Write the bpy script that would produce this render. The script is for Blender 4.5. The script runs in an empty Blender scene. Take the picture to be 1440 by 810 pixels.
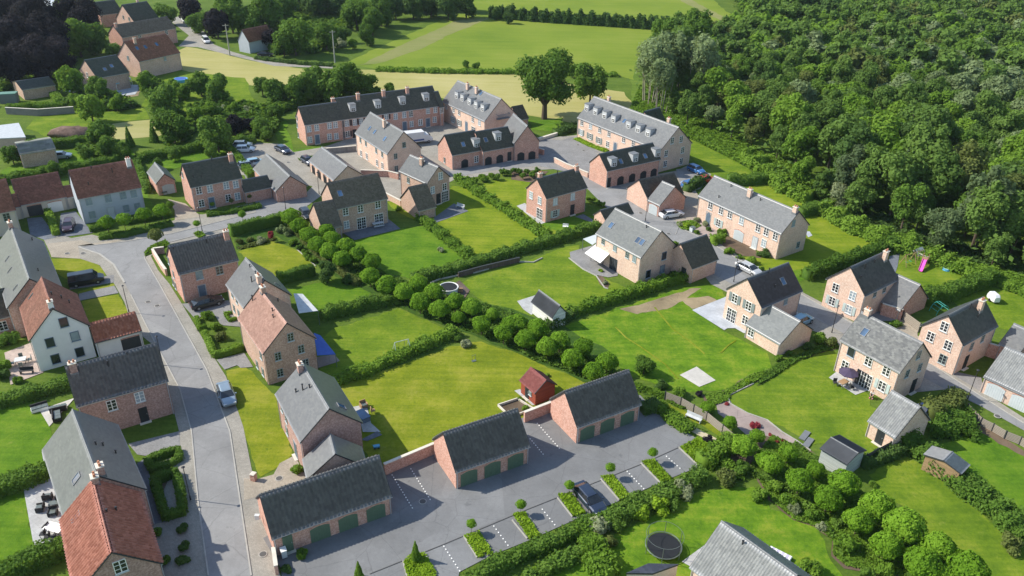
import bpy, math, random
import numpy as np
from mathutils import Vector, Matrix
from mathutils.geometry import tessellate_polygon
R=math.radians
sc=bpy.context.scene; COL=sc.collection
# ---------- camera, sky, sun, exposure ----------
PITCH,ROLL,FOC,CAMH=29.12,-1.36,1130.0,60.0
cam=bpy.data.cameras.new('camera'); camo=bpy.data.objects.new('camera',cam); COL.objects.link(camo)
cam.sensor_width=36; cam.lens=FOC/1440*36; cam.clip_start=1; cam.clip_end=5000
camo.location=(0,0,CAMH)
_f=Vector((0,math.cos(R(PITCH)),-math.sin(R(PITCH)))); _r=Vector((1,0,0)); _d=_f.cross(_r)
_c,_s=math.cos(R(ROLL)),math.sin(R(ROLL)); r2=_c*_r+_s*_d; d2=-_s*_r+_c*_d
camo.rotation_euler=Matrix((r2,-d2,-_f)).transposed().to_euler()
sc.camera=camo
SUN_EL,SHADOW_AZ=40.0,-7.5           # elevation; plan direction in which shadows fall
w=bpy.data.worlds.new('World'); sc.world=w; w.use_nodes=True
nt=w.node_tree; bg=nt.nodes['Background']; sky=nt.nodes.new('ShaderNodeTexSky'); sky.sky_type='NISHITA'
sky.sun_disc=False; sky.sun_elevation=R(SUN_EL); sky.altitude=100; sky.air_density=1.3; sky.dust_density=0.6; sky.ozone_density=1.5
sd=Vector((-math.cos(R(SHADOW_AZ))*math.cos(R(SUN_EL)),-math.sin(R(SHADOW_AZ))*math.cos(R(SUN_EL)),math.sin(R(SUN_EL))))
sky.sun_rotation=math.atan2(sd.x,sd.y)
nt.links.new(sky.outputs[0],bg.inputs[0]); bg.inputs[1].default_value=0.125
sl=bpy.data.lights.new('sun','SUN'); sl.energy=4.3; sl.angle=R(0.5); sl.color=(1,0.925,0.80)
so=bpy.data.objects.new('sun',sl); COL.objects.link(so); so.location=(0,0,200); so.rotation_euler=sd.to_track_quat('Z','Y').to_euler()
sc.view_settings.view_transform='Standard'; sc.view_settings.look='None'; sc.view_settings.exposure=0.62; sc.view_settings.gamma=1
sc.render.resolution_x=1024; sc.render.resolution_y=576
sc.cycles.max_bounces=5; sc.cycles.diffuse_bounces=3; sc.cycles.glossy_bounces=2; sc.cycles.transmission_bounces=2; sc.cycles.transparent_max_bounces=4
sc.cycles.caustics_reflective=False; sc.cycles.caustics_refractive=False
rnd=random.Random(7); rng=np.random.default_rng(11)
# ---------- materials ----------
MATS={}
def _mat(name,rough=.9,spec=.3,metal=0):
    m=bpy.data.materials.new(name); m.use_nodes=True; b=m.node_tree.nodes['Principled BSDF']
    b.inputs['Roughness'].default_value=rough; b.inputs['Specular IOR Level'].default_value=spec; b.inputs['Metallic'].default_value=metal
    MATS[name]=m; return m,m.node_tree,b
def N(t,ty,**k):
    n=t.nodes.new(ty)
    for a,v in k.items(): setattr(n,a,v)
    return n
def noise(t,scale,detail=4,vec=None,rough=.6):
    n=N(t,'ShaderNodeTexNoise'); n.inputs['Scale'].default_value=scale; n.inputs['Detail'].default_value=detail; n.inputs['Roughness'].default_value=rough
    if vec is not None: t.links.new(vec,n.inputs['Vector'])
    return n
def ramp(t,fac,stops):
    r=N(t,'ShaderNodeValToRGB'); e=r.color_ramp.elements
    while len(e)<len(stops): e.new(.5)
    for i,(p,c) in enumerate(stops): e[i].position=p; e[i].color=(c[0],c[1],c[2],1)
    t.links.new(fac,r.inputs[0]); return r.outputs[0]
def mix(t,fac,a,b,mode='MIX'):
    m=N(t,'ShaderNodeMix',data_type='RGBA',blend_type=mode)
    for s,v in ((0,fac),(6,a),(7,b)):
        if isinstance(v,(int,float)): m.inputs[s].default_value=v
        elif isinstance(v,tuple): m.inputs[s].default_value=(v[0],v[1],v[2],1)
        else: t.links.new(v,m.inputs[s])
    return m.outputs[2]
def bump(t,b,h,strength=.3,dist=.05):
    n=N(t,'ShaderNodeBump'); n.inputs['Strength'].default_value=strength; n.inputs['Distance'].default_value=dist
    t.links.new(h,n.inputs['Height']); t.links.new(n.outputs[0],b.inputs['Normal'])
def geo(t): return N(t,'ShaderNodeNewGeometry').outputs['Position']
def uvn(t): return N(t,'ShaderNodeTexCoord').outputs['UV']
def plain(name,c,rough=.8,spec=.3,metal=0,var=.12,scale=1.5):
    m,t,b=_mat(name,rough,spec,metal); n=noise(t,scale,5,geo(t))
    lo=tuple(x*(1-var) for x in c); hi=tuple(min(1,x*(1+var)) for x in c)
    t.links.new(ramp(t,n.outputs[0],[(.3,lo),(.7,hi)]),b.inputs[0]); return m
def brick(name,c1,c2,c3,mortar):
    m,t,b=_mat(name,.95,.1); uv=uvn(t)
    br=N(t,'ShaderNodeTexBrick'); t.links.new(uv,br.inputs['Vector']); br.inputs['Scale'].default_value=1
    br.inputs['Brick Width'].default_value=.24; br.inputs['Row Height'].default_value=.085; br.inputs['Mortar Size'].default_value=.008
    br.inputs['Color1'].default_value=(0,0,0,1); br.inputs['Color2'].default_value=(1,1,1,1); br.inputs['Mortar'].default_value=(.5,.5,.5,1); br.inputs['Bias'].default_value=0
    base=ramp(t,br.outputs['Color'],[(.0,c1),(.45,c2),(1,c3)])
    n1=noise(t,5.5,2,geo(t)); base=mix(t,.75,base,ramp(t,n1.outputs[0],[(.38,c1),(.5,c2),(.62,c3)]))
    n2=noise(t,.5,3,geo(t)); k=ramp(t,n2.outputs[0],[(.3,(.86,.86,.86)),(.7,(1.08,1.05,1.03))]); base=mix(t,1,base,k,'MULTIPLY')
    base=mix(t,mixfac(t,br.outputs['Fac'],.6),base,mortar); t.links.new(base,b.inputs[0])
    bump(t,b,br.outputs['Fac'],.15,-.01); return m
def mixfac(t,s,k):
    m=N(t,'ShaderNodeMath',operation='MULTIPLY'); t.links.new(s,m.inputs[0]); m.inputs[1].default_value=k; return m.outputs[0]
brick('brick_red',(.42,.20,.145),(.545,.30,.235),(.66,.43,.355),(.52,.45,.40))
brick('brick_pink',(.48,.28,.21),(.59,.385,.30),(.70,.52,.43),(.60,.52,.46))
brick('brick_pale',(.53,.34,.255),(.63,.45,.355),(.72,.57,.475),(.66,.60,.54))
brick('brick_brown',(.36,.225,.165),(.47,.32,.25),(.58,.43,.345),(.50,.43,.38))
brick('brick_dark',(.29,.17,.145),(.40,.25,.215),(.53,.36,.32),(.46,.38,.35))
for nm,c in (('plaster_white',(.78,.78,.77)),('plaster_grey',(.42,.46,.51)),('plaster_beige',(.55,.50,.43))): plain(nm,c,.9,.1,0,.05,.8)
def planks(name,c):
    m,t,b=_mat(name,.8,.2); uv=uvn(t); br=N(t,'ShaderNodeTexBrick'); t.links.new(uv,br.inputs['Vector']); br.inputs['Scale'].default_value=1
    br.inputs['Brick Width'].default_value=9; br.inputs['Row Height'].default_value=.15; br.inputs['Mortar Size'].default_value=.012
    br.inputs['Color1'].default_value=(*[x*.85 for x in c],1); br.inputs['Color2'].default_value=(*[min(1,x*1.15) for x in c],1); br.inputs['Mortar'].default_value=(*[x*.4 for x in c],1)
    t.links.new(br.outputs[0],b.inputs[0]); return m
planks('plank_grey',(.42,.46,.44)); planks('plank_oak',(.34,.23,.13)); planks('plank_white',(.75,.75,.72)); planks('plank_red',(.30,.075,.045)); planks('plank_weather',(.35,.31,.26))
def roofm(name,cs,bw,rh,rough=.55,spec=.35,moss=None,bm=.25,big=.12):
    m,t,b=_mat(name,rough,spec); uv=uvn(t); br=N(t,'ShaderNodeTexBrick'); t.links.new(uv,br.inputs['Vector']); br.inputs['Scale'].default_value=1
    br.inputs['Brick Width'].default_value=bw; br.inputs['Row Height'].default_value=rh; br.inputs['Mortar Size'].default_value=.006; br.offset=.5
    br.inputs['Color1'].default_value=(0,0,0,1); br.inputs['Color2'].default_value=(1,1,1,1); br.inputs['Mortar'].default_value=(.3,.3,.3,1)
    base=ramp(t,br.outputs[0],[(0,cs[0]),(.5,cs[1]),(1,cs[2])])
    n=noise(t,.7,5,geo(t)); base=mix(t,1,base,ramp(t,n.outputs[0],[(.3,(1-big,)*3),(.7,(1+big,)*3)]),'MULTIPLY')
    if moss:
        n3=noise(t,.9,6,geo(t)); f=ramp(t,n3.outputs[0],[(.45,(0,0,0)),(.7,(1,1,1))]); base=mix(t,mixfac(t,f,.6),base,moss)
    t.links.new(base,b.inputs[0]); bump(t,b,br.outputs['Fac'],bm,-.01); return m
roofm('slate',((.20,.21,.225),(.225,.235,.25),(.255,.265,.275)),.32,.22,.38,.5,None,.1,.06)
roofm('slate_spot',((.15,.155,.17),(.20,.205,.215),(.27,.275,.28)),.32,.22,.5,.4,None,.15)
roofm('slate_dark',((.055,.065,.06),(.075,.082,.075),(.10,.105,.095)),.3,.22,.6,.3,(.09,.095,.075))
roofm('tile_dark',((.06,.06,.058),(.085,.083,.078),(.115,.11,.10)),.28,.26,.6,.3,(.10,.10,.07))
roofm('tile_brown',((.12,.105,.09),(.155,.135,.118),(.19,.165,.145)),.28,.24,.7,.2)
roofm('tile_red',((.19,.085,.065),(.25,.115,.09),(.31,.155,.12)),.25,.22,.7,.2,(.15,.08,.06))
roofm('tile_pink',((.33,.19,.155),(.39,.235,.19),(.45,.28,.23)),.25,.22,.6,.3)
roofm('pan_dark',((.095,.095,.10),(.12,.12,.125),(.15,.15,.152)),.25,.33,.42,.45,None,.1)
roofm('pan_red',((.30,.11,.07),(.38,.15,.09),(.46,.21,.14)),.25,.33,.5,.35,None,.1)
roofm('pan_orange',((.26,.10,.075),(.33,.135,.10),(.41,.18,.14)),.25,.33,.55,.3,None,.1)
roofm('rib_navy',((.035,.04,.055),(.045,.05,.068),(.058,.064,.085)),.33,.33,.45,.4,None,.05,.05)
roofm('rib_dark',((.06,.068,.075),(.08,.088,.095),(.10,.108,.115)),.33,.33,.5,.4,None,.05,.08)
roofm('slate_rib',((.23,.24,.25),(.27,.28,.29),(.32,.33,.335)),.3,.36,.45,.4,None,.05)
roofm('felt_dark',((.05,.055,.065),(.06,.066,.078),(.075,.08,.09)),1.0,1.0,.8,.2,None,.05)
roofm('felt_red',((.17,.055,.055),(.20,.07,.065),(.23,.085,.08)),.3,.2,.8,.2,None,.1)
roofm('felt_grey',((.17,.18,.17),(.22,.23,.22),(.27,.28,.26)),.9,.9,.9,.15,(.16,.19,.11),.05)
plain('trim_dark',(.045,.05,.055),.6); plain('zinc',(.42,.45,.48),.35,.5,.3); plain('bright_zinc',(.42,.44,.46),.45,.5)
plain('white_paint',(.80,.80,.78),.45,.4,0,.03); plain('cream_stone',(.62,.58,.50)); plain('shutter_grey',(.20,.24,.24),.6); plain('shutter_light',(.42,.50,.49),.6); plain('shutter_dark',(.07,.05,.05),.6)
plain('sage_paint',(.28,.34,.33),.5); plain('blue_grey_paint',(.12,.17,.23),.5); plain('green_paint',(.10,.155,.105),.5,.3,0,.08,3); plain('black_paint',(.03,.035,.04),.5)
plain('light_grey_paint',(.50,.55,.57),.5,.3,0,.05); plain('blind_white',(.62,.66,.68),.6); plain('terracotta',(.45,.20,.12)); plain('dark_metal',(.05,.05,.055),.4,.5,.5); plain('lead',(.16,.17,.18),.5,.4)
def glassm(name,c,rough=.06):
    m,t,b=_mat(name,rough,.8); n=noise(t,.35,2,geo(t)); t.links.new(ramp(t,n.outputs[0],[(.35,tuple(x*.6 for x in c)),(.65,tuple(x*1.6 for x in c))]),b.inputs[0])
glassm('glass_dark',(.025,.03,.035)); plain('curtain_pale',(.26,.32,.36),.15,.6,0,.25,.8); glassm('glass_blue',(.05,.10,.18)); glassm('glass_green',(.03,.05,.045))
def leafm(name,c1,c2,c3,hue=.0,tr=.35):
    m,t,b=_mat(name,.75,.08); oi=N(t,'ShaderNodeObjectInfo'); n=noise(t,1.1,4,geo(t)); n2=noise(t,9,1,geo(t))
    k=N(t,'ShaderNodeMath',operation='ADD'); k.use_clamp=True; a=N(t,'ShaderNodeMath',operation='MULTIPLY_ADD'); t.links.new(oi.outputs['Random'],a.inputs[0]); a.inputs[1].default_value=.36; a.inputs[2].default_value=-.22
    s=N(t,'ShaderNodeMath',operation='MULTIPLY_ADD'); t.links.new(n2.outputs[0],s.inputs[0]); s.inputs[1].default_value=.35; t.links.new(n.outputs[0],s.inputs[2])
    t.links.new(s.outputs[0],k.inputs[0]); t.links.new(a.outputs[0],k.inputs[1])
    c=ramp(t,k.outputs[0],[(.3,c1),(.58,c2),(.9,c3)]); t.links.new(c,b.inputs[0])
    tl=N(t,'ShaderNodeBsdfTranslucent'); t.links.new(mix(t,.5,c,(c3[0]*1.5,c3[1]*1.4,c3[2]*.6)),tl.inputs[0]); ms=N(t,'ShaderNodeMixShader'); ms.inputs[0].default_value=tr
    t.links.new(b.outputs[0],ms.inputs[1]); t.links.new(tl.outputs[0],ms.inputs[2]); t.links.new(ms.outputs[0],t.nodes['Material Output'].inputs[0]); return m
leafm('leaf_ball',(.085,.18,.014),(.14,.275,.02),(.205,.36,.032)); leafm('leaf_hedge',(.055,.115,.018),(.09,.175,.025),(.14,.24,.04)); leafm('leaf_lime',(.14,.24,.015),(.20,.33,.02),(.28,.42,.035))
leafm('leaf_dark',(.04,.085,.022),(.068,.13,.032),(.105,.18,.045)); leafm('leaf_wood',(.075,.135,.03),(.105,.185,.038),(.14,.23,.048)); leafm('leaf_bright',(.085,.17,.02),(.13,.235,.026),(.185,.305,.04))
leafm('leaf_willow',(.13,.185,.08),(.18,.245,.11),(.235,.305,.15)); leafm('leaf_purple',(.012,.013,.02),(.02,.02,.028),(.035,.03,.04)); leafm('leaf_red',(.14,.02,.03),(.24,.035,.05),(.34,.07,.08)); leafm('leaf_pale',(.16,.20,.10),(.25,.29,.16),(.36,.40,.26)); leafm('leaf_olive',(.08,.11,.03),(.115,.15,.04),(.16,.20,.055)); leafm('leaf_pine',(.07,.105,.05),(.10,.15,.065),(.14,.195,.085))
plain('bark',(.10,.08,.06),.95,.1); plain('bark_pale',(.30,.27,.22),.95,.1)
# ---------- mesh helpers ----------
class MB:
    def __init__(s): s.v=[]; s.f=[]; s.m=[]; s.uv=[]
    def face(s,pts,mi=0,uv=None):
        i=len(s.v); s.v+= [tuple(p) for p in pts]; s.f.append(tuple(range(i,i+len(pts)))); s.m.append(mi); s.uv+= list(uv) if uv else [(0,0)]*len(pts)
    def box(s,x0,y0,z0,x1,y1,z1,mi=0,M=None):
        P=[(x0,y0,z0),(x1,y0,z0),(x1,y1,z0),(x0,y1,z0),(x0,y0,z1),(x1,y0,z1),(x1,y1,z1),(x0,y1,z1)]
        if M is not None: P=[tuple(M@Vector(p)) for p in P]
        for q,ax in (((0,3,2,1),0),((4,5,6,7),0),((0,1,5,4),1),((1,2,6,5),2),((2,3,7,6),1),((3,0,4,7),2)):
            a=[P[k] for k in q]; l=[(x0,y0,z0),(x1,y0,z0),(x1,y1,z0),(x0,y1,z0),(x0,y0,z1),(x1,y0,z1),(x1,y1,z1),(x0,y1,z1)]
            uv=[(l[k][0],l[k][1]) if ax==0 else ((l[k][0],l[k][2]) if ax==1 else (l[k][1],l[k][2])) for k in q]
            s.face(a,mi,uv)
        return s
    def tube(s,a,b,r0,r1=None,n=6,mi=0,cap=True):
        a=Vector(a); b=Vector(b); r1=r0 if r1 is None else r1; d=(b-a).normalized()
        u=d.orthogonal().normalized(); v=d.cross(u)
        A=[a+(u*math.cos(2*math.pi*i/n)+v*math.sin(2*math.pi*i/n))*r0 for i in range(n)]; B=[b+(u*math.cos(2*math.pi*i/n)+v*math.sin(2*math.pi*i/n))*r1 for i in range(n)]
        for i in range(n): j=(i+1)%n; s.face([A[i],A[j],B[j],B[i]],mi)
        if cap: s.face(B,mi); s.face(A[::-1],mi)
        return s
    def prism(s,poly,z0,z1,mi=0,top=None,M=None):
        """poly: ccw xy list extruded in z"""
        n=len(poly); a=[Vector((p[0],p[1],z0)) for p in poly]; b=[Vector((p[0],p[1],z1)) for p in poly]
        if M is not None: a=[M@p for p in a]; b=[M@p for p in b]
        for i in range(n): j=(i+1)%n; s.face([a[i],a[j],b[j],b[i]],mi)
        s.face(b,mi if top is None else top,[(p[0],p[1]) for p in poly]); s.face(a[::-1],mi); return s
    def mesh(s,name,mats):
        me=bpy.data.meshes.new(name); me.from_pydata(s.v,[],s.f); 
        for m in mats: me.materials.append(MATS[m] if isinstance(m,str) else m)
        if len(mats)>1: me.polygons.foreach_set('material_index',s.m)
        ul=me.uv_layers.new(name='UVMap'); ul.data.foreach_set('uv',[c for p in s.uv for c in p]); me.update(); return me
def add(name,me,parent=None,loc=None,rz=0,**props):
    o=bpy.data.objects.new(name,me); COL.objects.link(o)
    if parent is not None: o.parent=parent
    if loc is not None: o.location=loc
    if rz: o.rotation_euler.z=rz
    for k,v in props.items():
        if v is not None: o[k]=v
    return o
def empty(name,loc,rz=0,**props): return add(name,None,None,loc,rz,**props)
def npmesh(name,V,F,mats,uv=None,mi=None):
    me=bpy.data.meshes.new(name); V=np.asarray(V,np.float32); F=np.asarray(F,np.int32); nf,k=F.shape
    me.vertices.add(len(V)); me.vertices.foreach_set('co',V.ravel()); me.loops.add(nf*k); me.loops.foreach_set('vertex_index',F.ravel())
    me.polygons.add(nf); me.polygons.foreach_set('loop_start',np.arange(0,nf*k,k,dtype=np.int32)); me.polygons.foreach_set('loop_total',np.full(nf,k,np.int32))
    for m in mats: me.materials.append(MATS[m])
    if mi is not None: me.polygons.foreach_set('material_index',np.asarray(mi,np.int32))
    if uv is not None: ul=me.uv_layers.new(name='UVMap'); ul.data.foreach_set('uv',np.asarray(uv,np.float32)[F.ravel()].ravel())
    me.update(calc_edges=True); return me
# ---------- roof coverings ----------
def cover(L,S,kind):
    """sheet over a slope: x along eave 0..L, y up slope 0..S, z out of the slope"""
    wave=kind.startswith('pan') or kind=='slate_rib'; rib=kind.startswith('rib')
    rh=.42 if (wave or rib) else .24; step=.06 if wave else (.05 if rib else .014)
    ny=max(2,round(S/rh)); rh=S/ny
    if wave: nt_=max(2,round(L/(.26 if kind=='slate_rib' else .38))); k=4; xs=np.linspace(0,L,nt_*k+1); ph=(np.arange(nt_*k+1)%k)/k; wz=np.where(ph==0,0,np.where(ph==.25,.035,np.where(ph==.5,.05,.02)))
    else: xs=np.linspace(0,L,2 if not rib else 12); wz=np.zeros(len(xs))
    rows=[]; 
    for j in range(ny):
        rows.append((j*rh,step)); rows.append(((j+1)*rh,0.0))
    ys=np.array([r[0] for r in rows]); sz=np.array([r[1] for r in rows])
    X,Y=np.meshgrid(xs,ys); Z=wz[None,:]*(1.2 if kind=='slate_rib' else 2.3)+sz[:,None]+.01; V=np.stack([X,Y,Z],-1).reshape(-1,3); nx=len(xs); F=[]
    idx=np.arange(len(V)).reshape(len(ys),nx); a=idx[:-1,:-1].ravel(); b=idx[:-1,1:].ravel(); c=idx[1:,1:].ravel(); d=idx[1:,:-1].ravel()
    return npmesh('roof_tiles',V,np.stack([a,b,c,d],1),[kind],uv=V[:,:2])
# ---------- building parts, shared meshes ----------
CACHE={}
def shared(key,fn):
    if key not in CACHE: CACHE[key]=fn()
    return CACHE[key]
def frame_mesh(w,h,cols,rows,mat,surround=None,t=.07):
    b=MB(); f=.065
    b.box(-w/2,-t,0,-w/2+f,.03,h).box(w/2-f,-t,0,w/2,.03,h).box(-w/2+f,-t,0,w/2-f,.03,f).box(-w/2+f,-t,h-f,w/2-f,.03,h)
    for i in range(1,cols): x=-w/2+w*i/cols; g=.045 if i*2==cols else .02; b.box(x-g,-t+.01,f,x+g,.03,h-f)
    for j in range(1,rows): z=h*j/rows; b.box(-w/2+f,-t+.015,z-.022,w/2-f,.03,z+.022)
    return b.mesh('window',[mat])
def panel_arch(w,h,rise,t,mat,lines=0,name='door'):
    pts=[(-w/2,0),(w/2,0)]; n=8
    for i in range(n+1):
        x=w/2-w*i/n; pts.append((x,h-rise+rise*(1-(2*x/w)**2)))
    b=MB(); M=Matrix(((1,0,0,0),(0,0,-1,0),(0,1,0,0),(0,0,0,1)))
    b.prism(pts,.0,t,M=M)
    if lines:
        for i in range(1,lines): x=-w/2+w*i/lines; b.box(x-.02,-t-.02,.08,x+.02,-t+.01,h-rise-.05)
    return b.mesh(name,[mat])
def boxm(name,x0,y0,z0,x1,y1,z1,mat): return MB().box(x0,y0,z0,x1,y1,z1).mesh(name,[mat])
def wall_xf(h,wall,u):
    L,W=h['L'],h['W']
    return {'F':((u,0),0),'B':((u,W),math.pi),'L':((0,u),-math.pi/2),'R':((L,u),math.pi/2)}[wall]
def put_window(root,h,wall,u,z,ty):
    (x,y),rz=wall_xf(h,wall,u)
    sc_=h.get('ws',1)
    if ty in ('w','ws','wk','wg','wd','wn','b','wa'):
        narrow=ty=='wn'; w=.78 if narrow else 1.02; hh=1.15 if narrow else 1.38
        col={'w':'white_paint','ws':'white_paint','wk':'white_paint','wg':'sage_paint','wd':'blue_grey_paint','wn':'sage_paint','b':'light_grey_paint','wa':'white_paint'}[ty]
        if h['name']=='garden_shed': w,hh=.55,.55
        z0=max(.15,z-hh/2)
        lim=h['he'] if wall in 'FB' else h['he']+(h['hr']-h['he'])*(1-abs(u-h['W']/2)/(h['W']/2))-.3
        if z0+hh>lim-.08: z0=max(.1,lim-.08-hh)
        fm=shared(('f',w,hh,col,ty=='wd'),lambda:frame_mesh(w,hh,1 if ty=='wd' else 2,1 if ty=='wd' else 3,col))
        o=add('window',fm,root,(x,y,z0),rz)
        gk='blind_white' if ty=='b' else ('curtain_pale' if (wall=='F' and h['id'] in('row1','row2','h11','h12','h21','h18') and rnd.random()<.7) or rnd.random()<.15 else 'glass_dark')
        add('pane',shared(('p',w,hh,gk),lambda:boxm('pane',-w/2+.05,-.03,.05,w/2-.05,.02,hh-.05,gk)),o)
        add('sill',shared(('s',w),lambda:boxm('sill',-w/2-.06,-.13,-.09,w/2+.06,.02,-.005,'light_grey_paint')),o)
        if ty in('ws','wk'):
            sm='shutter_light' if ty=='ws' else ('shutter_dark' if h['id'].startswith('row') else 'shutter_grey')
            me=shared(('sh',hh,sm),lambda:shutter(hh,sm))
            for s_ in (-1,1): add('shutter',me,o,(s_*(w/2+.30),0,0))
    elif ty in ('f','fk'):
        w,hh=1.65,2.15; col='white_paint' if ty=='f' else 'black_paint'
        o=add('french_window',shared(('f',w,hh,col),lambda:frame_mesh(w,hh,4,4 if ty=='f' else 1,col)),root,(x,y,.05),rz)
        add('pane',shared(('p',w,hh,0),lambda:boxm('pane',-w/2+.05,-.03,.05,w/2-.05,.02,hh-.05,'glass_dark')),o)
    elif ty in ('d','dk','dg','dd','dv','da'):
        w,hh=.95,2.05
        if h['name']=='garden_shed': w,hh=.75,1.7
        col={'d':'blue_grey_paint','dk':'black_paint','dg':'light_grey_paint','dd':'black_paint','dv':'green_paint','da':'blue_grey_paint'}[ty]
        o=add('door',shared(('d',w,hh,col,ty=='da'),lambda:panel_arch(w,hh+(.45 if ty=='da' else 0),.45 if ty=='da' else .0,.06,col,3)),root,(x,y,.05),rz)
        add('handle',shared('hd',lambda:boxm('handle',-.02,-.12,0,.02,-.05,.14,'zinc')),o,(w/2-.12,0,1.0))
        add('step',shared(('st',w),lambda:boxm('step',-w/2-.15,-.4,-.05,w/2+.15,.0,.05,'cream_stone')),o)
        if ty in('d','dg','da'):
            sw=.12; add('surround',shared(('su',w,hh,ty=='da'),lambda:surround(w,hh+(.45 if ty=='da' else 0))),o)
    else: # garage doors; open ones get a dark panel painting the shade inside
        dims={'ga':(1.75,2.1,.42),'gg':(2.15,1.95,.25),'gw':(2.3,1.9,.1),'go':(2.3,1.95,.05),'gv':(1.95,1.95,.22)}[ty]
        col={'ga':'black_paint','gg':'light_grey_paint','gw':'white_paint','go':'trim_dark','gv':'green_paint'}[ty]
        if h['id'] in('gar9','gab5','row3','row4','gar7'): dims=(1.6,1.85,.4)
        w,hh,ri=dims
        o=add('garage_door_or_opening',shared(('g',dims,col),lambda:panel_arch(w,hh,ri,.05,col,0 if ty=='go' else 8)),root,(x,y,.03),rz)
        add('surround',shared(('gs',dims),lambda:arch_surround(w,hh,ri)),o)
def shutter(hh,mat):
    b=MB(); w=.42
    b.box(-w/2,-.07,.02,w/2,-.015,hh)
    for k in range(5): z=.12+k*(hh-.2)/5; b.box(-w/2+.05,-.085,z,w/2-.05,-.07,z+.1)
    return b.mesh('shutter',[mat])
def surround(w,hh):
    return MB().box(-w/2-.13,-.05,0,-w/2-.005,.02,hh+.13).box(w/2+.005,-.05,0,w/2+.13,.02,hh+.13).box(-w/2-.005,-.05,hh+.005,w/2+.005,.02,hh+.13).mesh('surround',['zinc'])
def arch_surround(w,hh,ri):
    b=MB(); n=8; P=[(w/2-w*i/n,hh-ri+ri*(1-(2*(w/2-w*i/n)/w)**2)) for i in range(n+1)]
    for i in range(n):
        (x0,z0),(x1,z1)=P[i],P[i+1]; b.face([(x0,-.075,z0),(x0,-.075,z0+.16),(x1,-.075,z1+.16),(x1,-.075,z1)],0,[(0,0),(0,.16),(.2,.16),(.2,0)])
        b.face([(x0,-.075,z0+.16),(x0,0,z0+.16),(x1,0,z1+.16),(x1,-.075,z1+.16)]); b.face([(x0,-.075,z0),(x1,-.075,z1),(x1,0,z1),(x0,0,z0)])
    return b.mesh('surround',['brick_red'])
def building(h):
    L,W,he,hr=h['L'],h['W'],h['he'],h['hr']; hw=W/2; az=h['az']; shed=h['name']=='garden_shed'
    root=empty(h['name'],(h['x'],h['y'],0),az,label=h['label'],category=h['cat'],group=h.get('group'))
    th=math.atan2(hr-he,hw); S=math.hypot(hw,hr-he)
    # walls: one shell with gables
    b=MB(); e=.0
    for (p,q,le) in (((0,0),(L,0),L),((L,W),(0,W),L)):
        b.face([(*p,0),(*q,0),(*q,he),(*p,he)],0,[(0,0),(le,0),(le,he),(0,he)])
    b.face([(L,0,0),(L,W,0),(L,W,he),(L,hw,hr),(L,0,he)],0,[(0,0),(W,0),(W,he),(hw,hr),(0,he)])
    b.face([(0,W,0),(0,0,0),(0,0,he),(0,hw,hr),(0,W,he)],0,[(0,0),(W,0),(W,he),(hw,hr),(0,he)])
    b.face([(0,0,0),(0,W,0),(L,W,0),(L,0,0)])
    add('wall',b.mesh('wall',[h['wall']]),root)
    # roof slabs
    oh=.14; eo=.16 if not shed else .22; t=.10; b=MB()
    c,s=math.cos(th),math.sin(th)
    for side in (0,1):
        def P(x,d,n):   # d: distance up slope from wall line, n: normal offset
            y=d*c-n*s; z=he+d*s+n*c
            return (x,y,z) if side==0 else (L-x,W-y,z)
        e0=-eo/c; x0,x1=-oh,L+oh; top=S+.02
        a=[P(x0,e0,.02),P(x1,e0,.02),P(x1,top,.02),P(x0,top,.02)]; u=[P(x0,e0,.02+t),P(x1,e0,.02+t),P(x1,top,.02+t),P(x0,top,.02+t)]
        b.face(u); b.face(a[::-1]); b.face([a[0],a[1],u[1],u[0]]); b.face([a[1],a[2],u[2],u[1]]); b.face([a[3],a[0],u[0],u[3]]); b.face([a[2],a[3],u[3],u[2]])
    roof=add('roof',b.mesh('roof',['trim_dark']),root)
    dx=.05
    for side in (0,1):
        me=cover(L+2*oh-2*dx,S+eo/c-.02,h['roof'])
        o=add('roof_tiles',me,root,kind='stuff')
        org=Vector((-oh+dx,(-eo/c)*c-(.02+t)*s,he+(-eo/c)*s+(.02+t)*c)); Mx=Matrix(((1,0,0,org.x),(0,c,-s,org.y),(0,s,c,org.z),(0,0,0,1)))
        if side==1: Mx=Matrix.Translation((L,W,0))@Matrix.Rotation(math.pi,4,'Z')@Mx
        o.matrix_local=Mx
    b=MB(); n=max(1,int(L/.4)); zt=hr+.02+t/c
    for k in range(n):
        x0=-oh+(L+2*oh)*k/n; x1=-oh+(L+2*oh)*(k+1)/n-.015; r=.11
        pr=[(hw-r*1.1,zt-.10),(hw-r*.6,zt+.03),(hw,zt+.075),(hw+r*.6,zt+.03),(hw+r*1.1,zt-.10)]
        for (y0,z0),(y1,z1) in zip(pr,pr[1:]): b.face([(x0,y0,z0),(x1,y0,z0),(x1,y1,z1),(x0,y1,z1)],0,[(x0,0),(x1,0),(x1,.1),(x0,.1)])
    add('ridge_tiles',b.mesh('ridge_tiles',['lead' if h['roof'] in('slate','slate_spot','slate_dark','felt_dark','felt_grey','rib_navy','rib_dark','slate_rib') else h['roof']]),root)
    if not shed:
        z=he-eo*math.tan(th); gm=MB().box(-oh,0,z-.05,L+oh,.12,z+.055).mesh('gutter',['zinc'])
        for y in (-eo-.07,W+eo-.05): add('gutter',gm,root,(0,y,0))
        dp=shared(('dp',round(he,1)),lambda:MB().tube((0,0,0),(0,0,he-.1),.045).mesh('downpipe',['zinc']))
        for x in (.12,L-.12): add('downpipe',dp,root,(x,-.08,0))
    tn=(hr-he)/hw
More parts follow.
